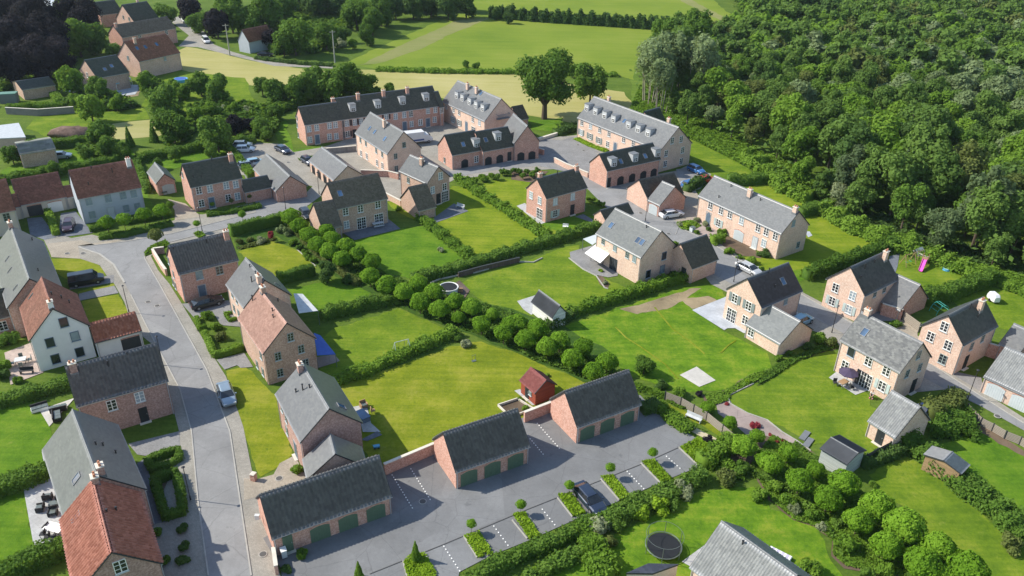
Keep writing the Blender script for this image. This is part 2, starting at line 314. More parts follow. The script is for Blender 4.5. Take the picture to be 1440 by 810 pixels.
    for it in h['items']:
        ty=it[0]
        if ty=='ch':
            x=min(max(it[1],.45),L-.45); y=min(max(it[2],hw-.9),hw+.9); zr=he+tn*min(y,W-y)
            cw,cd=.36,.28; top=max(hr+.75,zr+1.0)
            o=add('chimney',MB().box(x-cw,y-cd,zr-.4,x+cw,y+cd,top).mesh('chimney',[h['wall'] if h['wall'].startswith('brick') else 'plaster_white']),root)
            add('chimney_cap',boxm('chimney_cap',x-cw-.08,y-cd-.08,top,x+cw+.08,y+cd+.08,top+.10,'cream_stone'),o)
            add('flashing',boxm('flashing',x-cw-.06,y-cd-.05,zr-.35,x+cw+.06,y+cd+.05,zr+.22,'lead'),o)
            for q in (-.2,.2): add('chimney_pot',shared('pot',lambda:MB().tube((0,0,0),(0,0,.32),.12,.10,8).mesh('chimney_pot',['terracotta'])),o,(x+q,y,top+.10))
        elif ty in('sk','v','vp','sl','fd','gd'):
            side,x,y=it[1],it[2],it[3]; x=min(max(x,.3),L-.3); y=min(max(y,.15),hw-.2); z=he+tn*y
            M0=Matrix(((1,0,0,x),(0,c,-s,y-.13*s),(0,s,c,z+.13*c),(0,0,0,1)))
            if side==1: M0=Matrix.Translation((L,W,0))@Matrix.Rotation(math.pi,4,'Z')@Matrix(((1,0,0,L-x),(0,c,-s,y-.13*s),(0,s,c,z+.13*c),(0,0,0,1)))
            if ty=='sk':
                o=add('skylight',shared('skf',lambda:frame4(.85,1.15,.07,.09,'lead')),root); o.matrix_local=M0
                add('pane',shared('skp',lambda:boxm('pane',-.37,-.52,0,.37,.52,.05,'glass_blue')),o)
            elif ty=='sl':
                o=add('skylight',shared('slf',lambda:frame4(.30,1.0,.05,.07,'lead')),root); o.matrix_local=M0
                add('pane',shared('slp',lambda:boxm('pane',-.1,-.46,0,.1,.46,.04,'glass_green')),o)
            elif ty in('v','vp'):
                hh=.38 if ty=='v' else .75
                o=add('roof_vent',shared(('v',ty),lambda:MB().tube((0,0,-.2),(0,0,hh),.07,.07,7).tube((0,0,hh),(0,0,hh+.1),.12,.11,7).mesh('roof_vent',['dark_metal'])),root)
                o.matrix_local=Matrix.Translation(M0.translation)
            else:
                # dormer; local frame: x along eave, y into roof
                w,fh,dp_=.72,1.65,1.45; y0=max(.3,y-.35); z0=he+tn*y0+.1
                Mo=Matrix.Translation((x,y0,z0)) if side==0 else Matrix.Translation((L,W,0))@Matrix.Rotation(math.pi,4,'Z')@Matrix.Translation((L-x,y0,z0))
                key=('dm',round(tn,2))
                def mkd():
                    b=MB(); zb=dp_*tn-.3
                    b.face([(-w,0,-.25),(w,0,-.25),(w,0,fh),(-w,0,fh)]); b.face([(w,0,-.25),(w,dp_,zb),(w,dp_,fh),(w,0,fh)]); b.face([(-w,dp_,zb),(-w,0,-.25),(-w,0,fh),(-w,dp_,fh)]); b.face([(w,dp_,zb),(-w,dp_,zb),(-w,dp_,fh),(w,dp_,fh)])
                    return b.mesh('dormer',['bright_zinc'])
                o=add('dormer',shared(key,mkd),root); o.matrix_local=Mo
                add('dormer_roof',shared(key+('r',),lambda:MB().box(-w-.07,-.1,fh,w+.07,dp_+.06,fh+.07).mesh('dormer_roof',['lead'])),o)
                q=add('window',shared('dw',lambda:frame_mesh(.95,.85,2,2,'white_paint')),o,(0,-.01,.05))
                add('pane',shared('dwp',lambda:boxm('pane',-.43,-.03,.04,.43,.02,.81,'glass_dark')),q)
        elif ty=='bal':
            (x,y),rz=wall_xf(h,it[1],it[2])
            b=MB(); b.box(-1.7,-.9,-.12,1.7,0,0)
            o=add('balcony',b.mesh('balcony',['lead']),root,(x,y,it[3]),rz); b=MB()
            b.box(-1.7,-.9,.92,1.7,-.84,1.0).box(-1.7,-.9,.92,-1.64,0,1.0).box(1.64,-.9,.92,1.7,0,1.0)
            for k in range(18): xx=-1.68+k*.197; b.box(xx-.015,-.885,0,xx+.015,-.855,.92)
            add('railing',b.mesh('railing',['blue_grey_paint']),o)
        else: put_window(root,h,it[1],min(max(it[2],.5),(L if it[1] in 'FB' else W)-.5),it[3],ty)
    return root
def frame4(w,hh,f,d,mat):
    return MB().box(-w/2,-hh/2,-.05,-w/2+f,hh/2,d).box(w/2-f,-hh/2,-.05,w/2,hh/2,d).box(-w/2+f,-hh/2,-.05,w/2-f,-hh/2+f,d).box(-w/2+f,hh/2-f,-.05,w/2-f,hh/2,d).mesh('skylight',[mat])
BUILDINGS=[
{'id':'row1','name':'brick_house','cat':'house','label':'west end house of the long brick terrace, with a lower roof and tall chimney','wall':'brick_red','roof':'slate_dark','x':-46.12,'y':170.2,'az':0.5411,'L':8.56,'W':6.36,'he':4.8,'hr':7.77,'items':[('w','F',0.84,3.74),('w','F',2.58,3.76),('w','F',5.5,3.79),('w','F',6.87,3.82),('w','F',0.8,1.27),('w','F',5.27,1.32),('w','F',6.86,1.2),('d','F',2.49,0.83),('wn','L',5.45,5.4),('wn','L',5.93,3.06),('wn','L',6.15,0.4),('ch',8.73,5.38),('v',0,1.73,2.28),('v',0,4.35,2.64),('v',0,2.11,1.59)]},
{'id':'row2','name':'brick_house','cat':'house','label':'long brick terrace with four flat topped roof dormers and dark shutters, behind the white van','wall':'brick_red','roof':'slate_dark','x':-38.69,'y':174.7,'az':0.5411,'L':23.93,'W':7.76,'he':4.8,'hr':8.42,'items':[('wk','F',0.88,3.77),('wk','F',2.75,3.73),('wk','F',4.23,3.75),('wk','F',10.36,4.06),('w','F',12.66,3.74),('w','F',14.81,3.8),('w','F',16.51,3.8),('w','F',20.89,3.97),('w','F',22.82,3.95),('wk','F',0.86,1.25),('dk','F',2.49,0.43),('d','F',14.82,0.84),('d','F',20.79,0.87),('w','F',16.58,1.38),('w','F',18.81,1.35),('w','F',22.55,1.59),('w','F',18.89,1.5),('ch',4.99,2.58),('ch',11.19,3.02),('ch',17.13,2.93),('fd',0,2.93,1.36),('fd',0,8.98,1.36),('fd',0,15.1,1.37),('fd',0,21.14,1.45),('v',0,6.3,2.04),('v',0,6.77,0.46)]},
{'id':'link1','name':'link_building','cat':'house','label':'narrow dark roofed link in the corner between two terraces','wall':'brick_red','roof':'slate_dark','x':-18.06,'y':186.35,'az':0.5411,'L':1.01,'W':6.04,'he':4.6,'hr':7.42,'items':[('w','F',1.69,4.85)]},
{'id':'ne','name':'brick_house','cat':'house','label':'pale brick block with five slate dormers and a balcony on its end wall','wall':'brick_pale','roof':'slate','x':-17.72,'y':190.62,'az':-0.9397,'L':18.27,'W':8.77,'he':4.8,'hr':9.09,'items':[('w','F',4.92,4.12),('w','F',7.42,4.11),('w','F',13.27,3.93),('w','F',16.02,3.85),('w','F',1.57,4.11),('wk','F',4.63,1.52),('wk','F',7.4,1.49),('da','F',10.51,1.66),('f','F',13.47,1.76),('ch',5.63,1.83),('ch',9.47,3.23),('gd',0,4,1.71),('gd',0,6.54,1.68),('gd',0,9.75,1.61),('gd',0,12.6,1.53),('gd',0,15.36,1.54),('sk',0,10.85,3.91),('f','R',3.6,5.97),('f','R',5.51,5.9),('bal','R',4.65,4.84)]},
{'id':'h3','name':'brick_house','cat':'house','label':'pale brick house with grey slate roof and three roof windows, left of the white van','wall':'brick_pale','roof':'slate','x':-34.09,'y':165.48,'az':-0.9653,'L':15.26,'W':7.38,'he':4.8,'hr':8.63,'items':[('wn','F',2.19,3.86),('wn','F',4.88,3.89),('wn','F',9.84,3.88),('wn','F',12.58,3.88),('w','F',2.03,0.85),('w','F',4.91,1.1),('w','F',9.9,1.22),('w','F',12.41,1.37),('wn','R',3.64,6.02),('wn','R',1.65,3.99),('wn','R',1.67,1.39),('ch',8.43,2.6),('sk',0,3.83,1.63),('sk',0,6.32,1.59),('sk',0,11.15,1.52)]},
{'id':'annex1','name':'house_annex','cat':'house','label':'low dark roofed annex poking out behind the balcony end wall','wall':'brick_red','roof':'tile_dark','x':0.48,'y':186.28,'az':0.6109,'L':2.97,'W':5.16,'he':2,'hr':4.41,'items':[]},
{'id':'row3','name':'garage_range','cat':'garage','label':'left half of the courtyard garage range with one arched black door','wall':'brick_red','roof':'slate_dark','x':-12.95,'y':157.43,'az':0.5411,'L':6.96,'W':6.68,'he':3.3,'hr':6.41,'items':[('ga','F',2.88,0.93),('fd',0,6.06,0.8),('sk',0,3.21,1.33),('v',0,0.71,1.82),('w','F',5.63,1.45),('wn','L',3.54,1.01)]},
{'id':'row4','name':'garage_range','cat':'garage','label':'right half of the courtyard garage range with two arched black doors and a side door','wall':'brick_red','roof':'slate_dark','x':-6.77,'y':160.09,'az':0.5411,'L':7.75,'W':6.64,'he':3.3,'hr':6.4,'items':[('ga','F',1.35,1.34),('ga','F',4.1,1.55),('dd','F',6.47,1.65),('fd',0,4.39,1.53),('sk',0,1.58,1.71)]},
{'id':'gab5','name':'brick_garage','cat':'garage','label':'gable fronted brick garage with two arched black doors and a slate roof','wall':'brick_red','roof':'slate','x':-3.14,'y':171.93,'az':-1.226,'L':8.92,'W':5.48,'he':4,'hr':7.43,'items':[('ga','R',1.44,1.89),('ga','R',3.96,2.27)]},
{'id':'east','name':'brick_house','cat':'house','label':'longest pale brick house in the photo with seven slate dormers along its grey roof','wall':'brick_pale','roof':'slate','x':14.22,'y':180.19,'az':-0.9378,'L':26.55,'W':9.15,'he':4.8,'hr':8.89,'items':[('w','F',1.47,4.22),('w','F',4.52,4.21),('w','F',7.69,4.23),('w','F',10.77,4.11),('w','F',15.51,4.07),('w','F',18.54,3.95),('wk','F',1.43,1.69),('wk','F',4.51,1.62),('wk','F',7.66,1.52),('w','F',10.59,1.52),('da','F',13.05,1.9),('ch',3.9,6.33),('ch',22.82,6.19),('gd',0,0.94,1.88),('gd',0,4.03,1.83),('gd',0,7.17,1.79),('gd',0,10.23,1.7),('gd',0,15.11,1.69),('gd',0,18.14,1.65),('gd',0,21.17,1.63),('sk',0,12.81,2.35),('w','R',3.1,6.35),('w','R',5.77,6.19),('w','R',6.63,3.66),('w','R',1.72,3.83),('w','R',6.61,1.18),('w','R',1.8,1.55)]},
{'id':'wing6','name':'house_annex','cat':'house','label':'dark roofed rear wing behind the seven dormer house','wall':'brick_red','roof':'slate_dark','x':30.61,'y':177.84,'az':0.7404,'L':5.13,'W':4.19,'he':4.2,'hr':6.7,'items':[('v',0,3.13,1.35),('v',0,3,0.88)]},
{'id':'gar7','name':'garage_range','cat':'garage','label':'dark roofed garage range with three white topped dormers and a row of arched doors','wall':'brick_red','roof':'slate_dark','x':18.13,'y':149.33,'az':0.5787,'L':13.74,'W':5.5,'he':3.7,'hr':6.19,'items':[('ga','F',3.66,1.03),('ga','F',6.66,0.98),('ga','F',9.62,1.31),('ga','F',12.41,1.27),('dd','F',0.69,0.98),('fd',0,1.93,0.38),('fd',0,7.4,0.41),('fd',0,13.32,0.5),('sk',0,4.01,0.91),('sk',0,10.38,0.92),('v',0,8.93,2.5)]},
{'id':'gar8','name':'brick_garage','cat':'garage','label':'T shaped garage block, dark roofed half with a blind gable to the lane','wall':'brick_pink','roof':'tile_dark','x':24.83,'y':138.17,'az':0.508,'L':8.07,'W':6.53,'he':2.4,'hr':5.13,'items':[]},
{'id':'gar8b','name':'brick_garage','cat':'garage','label':'slate roofed cross wing of the T shaped garage above the white car','wall':'brick_red','roof':'slate','x':24.83,'y':138.17,'az':-0.9241,'L':3.04,'W':6.67,'he':2.4,'hr':5.22,'items':[('gg','F',1.42,1.13)]},
{'id':'gar9','name':'brick_garage','cat':'garage','label':'slate garage with four arched openings in its pale side wall, beside the wide drive','wall':'brick_pale','roof':'slate','x':-41.76,'y':154.76,'az':-0.9686,'L':12.62,'W':5.87,'he':2.3,'hr':4.54,'items':[('ga','F',1.83,1.2),('ga','F',4.88,0.94),('ga','F',7.81,1.08),('ga','F',10.46,1.26)]},
{'id':'gar10','name':'brick_garage','cat':'garage','label':'slate garage with a plain red brick gable facing the street','wall':'brick_red','roof':'slate','x':-51.5,'y':149.61,'az':-0.9901,'L':13.53,'W':5.7,'he':2.3,'hr':4.67,'items':[]},
{'id':'link10','name':'link_building','cat':'house','label':'low link with a slate roof half in shade joining the garage to the brick house','wall':'brick_red','roof':'slate_dark','x':-49.72,'y':137.56,'az':0.6109,'L':5.01,'W':3.72,'he':2.3,'hr':3.86,'items':[]},
{'id':'h11','name':'brick_house','cat':'house','label':'brick house with near black roof and a blue door behind the clipped verge hedge','wall':'brick_red','roof':'slate_dark','x':-57.68,'y':133.24,'az':0.6109,'L':9.09,'W':6.72,'he':4.8,'hr':7.93,'items':[('w','F',1.26,3.92),('w','F',3.2,3.85),('w','F',6.13,3.86),('w','F',7.87,3.74),('w','F',1.31,1.41),('w','F',6.14,1.4),('w','F',7.85,1.38),('d','F',3.12,0.73),('wn','L',4.95,5.66),('ch',8.36,1.68),('v',0,0.99,1.23),('v',0,2.31,1.02),('vp',0,5.1,3.03)]},
{'id':'h12','name':'rendered_house','cat':'house','label':'white gabled house with pale grey front and red brown tile roof','wall':'plaster_grey','roof':'tile_red','x':-74.73,'y':126.99,'az':0.6109,'L':10.15,'W':7.88,'he':4.8,'hr':8.47,'items':[('wg','F',1.45,3.93),('wg','F',4.55,3.8),('wg','F',7,3.83),('wg','F',8.76,3.78),('wg','F',1.48,1.4),('wg','F',7.03,1.32),('wg','F',8.91,1.29),('dg','F',4.54,0.98),('ch',9.46,2.18),('v',0,2.24,1.59),('v',0,3.49,3.82),('vp',0,6.51,2.65)]},
{'id':'gar13','name':'brick_garage','cat':'garage','label':'small slate roofed garage with a brick gable beside the white trailer','wall':'brick_red','roof':'slate','x':-70.97,'y':145.96,'az':-0.9555,'L':6.99,'W':3.16,'he':2.5,'hr':3.97,'items':[('gg','R',1.82,1.33)]},
{'id':'gar14','name':'tiled_garage','cat':'garage','label':'red tiled double garage with a cream door and a dark carport opening','wall':'plaster_beige','roof':'tile_red','x':-86.44,'y':128.86,'az':0.6109,'L':7.28,'W':8.2,'he':2.5,'hr':5.7,'items':[('gw','F',5.32,1.2),('go','F',2.09,0.8)]},
{'id':'link14','name':'link_building','cat':'house','label':'narrow red tiled link between the double garage and the pale grey house','wall':'plaster_beige','roof':'tile_red','x':-80.54,'y':133.07,'az':0.6109,'L':1.27,'W':3.52,'he':2.3,'hr':3.68,'items':[]},
{'id':'h15','name':'rendered_house','cat':'house','label':'red roofed house cut by the left edge of the photo above the slate house','wall':'plaster_beige','roof':'tile_red','x':-89.31,'y':119.09,'az':0.6109,'L':7,'W':8.4,'he':4.2,'hr':8.12,'items':[('wg','F',5.51,3.18)]},
{'id':'h15b','name':'house_annex','cat':'house','label':'small red tiled lean-to at the side of the edge house','wall':'plaster_beige','roof':'tile_red','x':-87.27,'y':127.94,'az':0.6109,'L':1.2,'W':3.72,'he':2.4,'hr':3.96,'items':[]},
{'id':'h16','name':'brick_house','cat':'house','label':'large two unit slate roofed house on the left edge, one slope pale and one dark','wall':'brick_red','roof':'slate','x':-77.56,'y':106.44,'az':-0.9556,'L':19.42,'W':6.55,'he':4.8,'hr':8.07,'items':[('ch',0.49,3.21),('sl',0,17.42,1.52),('sl',0,7.69,1.63),('sl',0,11.42,1.5),('v',1,14.91,2.01),('v',1,2.14,1.3)]},
{'id':'h16b','name':'house_annex','cat':'house','label':'low dark tiled wing with a white arched window at the left edge','wall':'brick_red','roof':'tile_dark','x':-70.06,'y':90.51,'az':0.6109,'L':3.09,'W':6.36,'he':2.6,'hr':5.08,'items':[('wa','F',1.78,1.31)]},
{'id':'h17','name':'rendered_house','cat':'house','label':'white rendered house with a pinkish red tile roof and five dark windows in its gable','wall':'plaster_white','roof':'tile_red','x':-64.77,'y':90.78,'az':-0.9643,'L':9.51,'W':6.5,'he':4.8,'hr':8.18,'items':[('wd','R',3.99,6.07),('wd','R',4.77,3.75),('wd','R',1.92,3.77),('wd','R',4.79,1.34),('wd','R',1.98,1.29),('ch',9.79,3.18),('sl',0,1.01,1.54),('v',1,4.47,1.91),('v',1,4.88,2.88),('v',1,4.94,1.22)]},
{'id':'h17b','name':'house_annex','cat':'house','label':'low white wing with an orange red pantile roof beside the road','wall':'plaster_white','roof':'pan_red','x':-53.3,'y':86.09,'az':0.6109,'L':5.5,'W':4.44,'he':2.6,'hr':4.15,'items':[('go','F',4.05,0.76)]},
{'id':'h18','name':'brick_house','cat':'house','label':'brick house by the road with a black pantile roof and wide end chimney','wall':'brick_dark','roof':'pan_dark','x':-47.43,'y':70.23,'az':0.576,'L':9.41,'W':6.6,'he':4.8,'hr':7.88,'items':[('w','F',3.28,3.59),('w','F',6.22,3.63),('dk','F',6.18,0.96),('ch',0.65,2.65),('v',0,6.21,2.95),('vp',0,4.05,2.4)]},
{'id':'h19','name':'brick_house','cat':'house','label':'long slate roofed house with pale and dark slopes above the paved terrace','wall':'brick_dark','roof':'slate','x':-34.9,'y':57.67,'az':2.2019,'L':11.63,'W':6.82,'he':4.8,'hr':8.17,'items':[('ch',0.24,3.01),('sk',1,2.6,1.88),('v',0,5.67,2.64),('v',0,5.93,2.06),('v',0,5.16,1.21)]},
{'id':'h20','name':'brick_house','cat':'house','label':'house with a bright orange red tile roof at the bottom left of the photo','wall':'brick_dark','roof':'pan_orange','x':-29.89,'y':48.75,'az':2.1441,'L':9.94,'W':6.43,'he':4.8,'hr':7.86,'items':[('w','L',2.89,6.1),('ch',9.95,3.03),('sk',1,8.02,1.25),('v',0,5.29,2.87),('v',0,5.98,2.14)]},
{'id':'h21','name':'brick_house','cat':'house','label':'red brick house with dark tile roof on the street corner, black car before its door','wall':'brick_red','roof':'pan_dark','x':-47.72,'y':100.95,'az':0.6109,'L':8.42,'W':6.52,'he':4.8,'hr':7.84,'items':[('wg','F',2.7,3.84),('wg','F',5.6,3.82),('d','F',2.7,1.4),('ch',8.16,1.71),('v',0,0.43,2.71),('vp',0,5.05,2.53),('wn','L',6.11,4.7),('wn','L',7.18,0.18),('wn','L',4.62,0.19),('wn','L',4.35,2.75)]},
{'id':'h22','name':'brick_house','cat':'house','label':'slate roofed house between the corner house and the pink roofed house, white chimney top','wall':'brick_pale','roof':'slate','x':-39.97,'y':98.31,'az':-0.9606,'L':7.58,'W':6.24,'he':4.8,'hr':7.92,'items':[('ch',10.62,2.53),('wn','F',1.98,4.31),('wn','F',3.93,4.16),('wn','F',1.72,1.72),('wn','F',3.83,1.98),('v',0,2.56,2.91),('v',0,4.88,2.91),('v',0,6.2,2.91),('vp',0,5.36,2.11),('sl',1,6.14,1.14)]},
{'id':'h23','name':'brick_house','cat':'house','label':'house with a pale pink tile slope and a brown brick gable of five windows','wall':'brick_brown','roof':'tile_pink','x':-35.54,'y':89.43,'az':-0.9725,'L':9.8,'W':6.44,'he':4.8,'hr':7.96,'items':[('wn','R',3.46,5.95),('wn','R',4.59,3.8),('wn','R',1.61,3.76),('wn','R',1.58,1.31),('wn','R',4.93,1.57),('wn','F',8.21,3.63),('wn','F',5.62,0.64),('wn','F',7.94,0.92),('ch',1.02,3.27),('v',0,5.71,2.94),('v',0,6.77,2.63),('vp',0,0.06,2.05),('v',1,1.55,1.65)]},
{'id':'h24','name':'brick_house','cat':'house','label':'slate roofed house with one dark green slope and a skylight above the terrace','wall':'brick_dark','roof':'slate','x':-26.29,'y':73.25,'az':-1.0392,'L':9.35,'W':6.47,'he':4.8,'hr':7.79,'items':[('ch',0.93,2.73),('sk',1,7.54,1.48),('v',0,2.89,1.59),('v',0,4.32,2.79),('vp',0,3.65,2.19),('d','F',5.89,1.18),('wn','F',2.69,1.46),('wn','F',1.62,3.95),('wn','F',3.2,3.55)]},
{'id':'h24b','name':'house_annex','cat':'house','label':'low slate wing ending behind the long pantiled garage','wall':'brick_pale','roof':'slate','x':-21.4,'y':64.84,'az':-1.208,'L':3.12,'W':5.83,'he':2.7,'hr':5.08,'items':[('wn','R',-0.42,4.95)]},
{'id':'g1','name':'garage_block','cat':'garage','label':'longest pantiled garage with three green doors and a small green side door','wall':'brick_red','roof':'pan_dark','x':-21.86,'y':54.1,'az':0.5236,'L':11.78,'W':5.76,'he':2.55,'hr':5.33,'items':[('gv','F',4.44,0.77),('gv','F',7.26,0.84),('gv','F',10.14,0.85),('dv','F',1.29,0.99)]},
{'id':'g2','name':'garage_block','cat':'garage','label':'middle pantiled garage with three green doors facing the parking court','wall':'brick_red','roof':'pan_dark','x':-5.4,'y':63.77,'az':0.5149,'L':8.75,'W':5.6,'he':2.55,'hr':5.44,'items':[('gv','F',1.52,0.97),('gv','F',4.33,0.98),('gv','F',7.16,1.09)]},
{'id':'g3','name':'garage_block','cat':'garage','label':'right pantiled garage with three green doors beside the red garden shed','wall':'brick_red','roof':'pan_dark','x':7.7,'y':71.55,'az':0.5313,'L':8.88,'W':5.49,'he':2.55,'hr':5.47,'items':[('gv','F',1.51,0.96),('gv','F',4.32,1.02),('gv','F',7.2,0.89)]},
{'id':'h28','name':'brick_house','cat':'house','label':'brown tiled house with a blue skylight and two glazed garden doors','wall':'brick_brown','roof':'tile_brown','x':-30.01,'y':125.32,'az':0.5858,'L':9.28,'W':7.05,'he':4.8,'hr':8.13,'items':[('w','F',1.47,3.93),('w','F',4.19,3.88),('w','F',7.48,3.95),('w','F',1.43,1.49),('f','F',4.2,1.19),('f','F',7.5,1.12),('sk',0,1.44,1.84)]},
{'id':'h28b','name':'house_annex','cat':'house','label':'low brown tiled wing behind the ball trees','wall':'brick_brown','roof':'tile_brown','x':-31.85,'y':121.63,'az':0.5523,'L':3.28,'W':6.96,'he':2.6,'hr':5.85,'items':[('w','F',1.77,2.1)]},
{'id':'h29','name':'brick_house','cat':'house','label':'gable fronted house with pale slate roof and a white glazed garden door','wall':'brick_brown','roof':'slate','x':-21.76,'y':143.76,'az':-0.7984,'L':8.35,'W':5.18,'he':4.8,'hr':7.27,'items':[('w','R',3.08,5.48),('w','R',1.11,3.17),('w','R',3.96,3.06),('f','R',4.01,0.23),('dk','R',2.42,0.42),('wn','F',2.53,3.65),('vp',0,4.73,2.02),('ch',4.39,1.83)]},
{'id':'h29b','name':'house_annex','cat':'house','label':'low brown tiled wing joined to the gable fronted house','wall':'brick_brown','roof':'tile_brown','x':-16.99,'y':131.77,'az':0.6109,'L':3.45,'W':6.76,'he':2,'hr':5.15,'items':[]},
{'id':'h30','name':'brick_house','cat':'house','label':'square brick house with green black slate roof and blue grey door on its own lawn','wall':'brick_red','roof':'slate_dark','x':5.7,'y':132.06,'az':0.6418,'L':9.34,'W':5.72,'he':4.8,'hr':7.47,'items':[('b','F',2.09,3.68),('b','F',6.14,3.71),('ws','F',2.15,1.31),('dk','F',6.25,0.83),('w','L',4.38,3.89),('w','L',1.82,3.75),('f','L',1.75,0.88),('ch',0.78,3.02),('ch',9.22,2.53),('vp',0,4.42,2.66),('v',0,3.94,1.48)]},
{'id':'gar31','name':'brick_garage','cat':'garage','label':'small garage with a dark ridge peeping out behind the house with the white awning','wall':'brick_pink','roof':'slate_dark','x':16.11,'y':128.86,'az':0.6065,'L':6.28,'W':3.09,'he':2.2,'hr':3.49,'items':[]},
{'id':'h32','name':'brick_house','cat':'house','label':'large pale brick house with white awning, glazed bay and roof windows','wall':'brick_pale','roof':'slate','x':13.48,'y':117.86,'az':-0.9272,'L':10.26,'W':7.5,'he':4.8,'hr':8.21,'items':[('wn','F',1.65,4.12),('wn','F',4.45,4.07),('wn','F',7.25,4.02),('wn','F',8.85,3.98),('fk','F',4.4,1.09),('sk',0,1.52,1.67),('sk',0,7.75,1.56),('sk',0,8.67,1.56),('wd','R',5.07,3.65),('wd','R',1.91,1.36),('wd','R',5.02,1.32),('v',0,7.56,3.32)]},
{'id':'h32b','name':'brick_garage','cat':'garage','label':'black roofed garage beside the house with the white awning','wall':'brick_pink','roof':'slate_dark','x':27.82,'y':110.56,'az':0.6437,'L':5.79,'W':5.72,'he':2.7,'hr':5.66,'items':[('dk','L',1.54,1.54)]},
{'id':'h33','name':'brick_house','cat':'house','label':'long pale brick semi with wide garage arch and plain grey roof near the wood','wall':'brick_pale','roof':'slate','x':33.3,'y':134.9,'az':-0.9699,'L':18.62,'W':6.81,'he':4.8,'hr':7.85,'items':[('w','F',2.95,3.96),('w','F',5.5,3.96),('w','F',7.57,4),('w','F',10.24,3.85),('w','F',13.89,3.92),('w','F',15.63,3.92),('w','F',17.57,3.89),('da','F',2.87,1.63),('ws','F',5.33,1.52),('gg','F',10.15,1.06),('dg','F',13.75,1.59),('w','F',15.57,1.79),('ch',8.97,1.63),('ch',18.41,3.01),('wn','R',2.59,6.01),('wn','R',5.05,1.47),('v',0,11.25,2.72),('v',0,3.87,0.82),('v',0,4.46,2.87)]},
{'id':'h34','name':'brick_house','cat':'house','label':'house with a navy ribbed tile roof, grey shuttered gable windows and a skylight','wall':'brick_pale','roof':'rib_navy','x':34.27,'y':95.37,'az':0.6254,'L':8.62,'W':6.09,'he':4.8,'hr':7.8,'items':[('wk','L',4.57,4),('wk','L',2.07,3.97),('f','L',4.66,1.43),('w','L',2.2,1.61),('wn','F',5.36,4.12),('sk',0,5.93,1.55),('vp',0,4.05,2.82),('v',0,3.93,1.26)]},
{'id':'h34b','name':'house_annex','cat':'house','label':'low slate wing beside the pale paved terrace','wall':'brick_pale','roof':'slate','x':32.65,'y':95.23,'az':-0.9634,'L':5.84,'W':6.55,'he':2.1,'hr':4.49,'items':[('w','F',0.95,9.16)]},
{'id':'h35','name':'brick_house','cat':'house','label':'house with a black ribbed roof beside the pink slide garden','wall':'brick_pale','roof':'rib_dark','x':50.09,'y':99.82,'az':0.6501,'L':8.46,'W':6,'he':4.6,'hr':7.7,'items':[('w','L',4.48,3.75),('w','L',1.67,3.73),('ws','L',4.49,1.49),('ws','L',1.68,1.42),('wn','F',2.91,3.91),('wn','F',5.35,3.87),('ch',7.64,2.24),('vp',0,2.57,2.34),('v',0,0.76,1.62),('v',0,5.24,2.46)]},
{'id':'h35b','name':'brick_garage','cat':'garage','label':'slate roofed brick garage at the side of the ribbed roof house','wall':'brick_red','roof':'slate','x':54.05,'y':104,'az':-0.973,'L':3.99,'W':6.69,'he':1.8,'hr':4.92,'items':[]},
{'id':'h36','name':'brick_house','cat':'house','label':'house with a charcoal ribbed roof and four white windows in its gable, beyond the lane','wall':'brick_pale','roof':'rib_dark','x':57.88,'y':87.05,'az':0.6243,'L':8.48,'W':5.5,'he':4.8,'hr':7.66,'items':[('w','L',2.81,6.02),('w','L',4.07,3.84),('w','L',1.65,3.76),('wg','L',1.73,1.56),('wn','F',2.9,3.48),('wn','F',5.51,3.8),('dk','F',2.77,1.36),('ch',6.34,1.75),('v',0,5.59,2.18),('v',0,5.32,1.44),('vp',0,4.58,2.43)]},
{'id':'h36b','name':'brick_garage','cat':'garage','label':'grey slate garage cut by the right edge behind the ribbed roof house','wall':'brick_red','roof':'slate','x':65.45,'y':91.01,'az':-0.9599,'L':2.55,'W':4.68,'he':2.6,'hr':4.78,'items':[]},
{'id':'h37','name':'brick_house','cat':'house','label':'pale brick house with a speckled slate roof and a purple parasol on its terrace','wall':'brick_pale','roof':'slate_spot','x':42.5,'y':87.5,'az':-0.9749,'L':8.4,'W':6.29,'he':4.8,'hr':7.83,'items':[('wd','F',1.71,3.9),('w','F',4.25,3.95),('w','F',6.76,3.96),('w','F',1.38,1.59),('fk','F',4,1.35),('f','F',4.58,1.29),('ws','F',6.77,1.67),('wn','R',3.18,6.14),('wn','R',1.79,3.87),('wn','R',4.42,3.84),('dk','R',4.3,1.16),('sk',0,1.88,1.62),('ch',0.75,3.04)]},
{'id':'h37b','name':'brick_garage','cat':'garage','label':'small grey roofed garage with a dark door, between the parasol house and the wild hedge','wall':'brick_pale','roof':'slate_rib','x':41.69,'y':74.19,'az':-1,'L':3.46,'W':6.1,'he':2.3,'hr':5.25,'items':[('dd','F',1.71,1.11)]},
{'id':'h38','name':'garage_block','cat':'garage','label':'grey tiled double garage with pale arched doors at the right edge','wall':'brick_pale','roof':'slate_rib','x':59.71,'y':83.51,'az':-0.8957,'L':6.47,'W':7.52,'he':2.4,'hr':5.26,'items':[('gg','F',1.62,0.75),('gg','F',4.55,0.8)]},
{'id':'shed39','name':'garden_shed','cat':'shed','label':'black felt roofed garden shed with pale grey side beside the wild hedge','wall':'plank_grey','roof':'felt_dark','x':34.47,'y':68.98,'az':-0.8841,'L':3.09,'W':3.42,'he':2.3,'hr':2.84,'items':[]},
{'id':'shed40','name':'garden_shed','cat':'shed','label':'little grey roofed wooden shed behind the leafy hedge at lower right','wall':'plank_oak','roof':'slate','x':48.24,'y':65.88,'az':0.7339,'L':2.05,'W':3.64,'he':2,'hr':2.44,'items':[]},
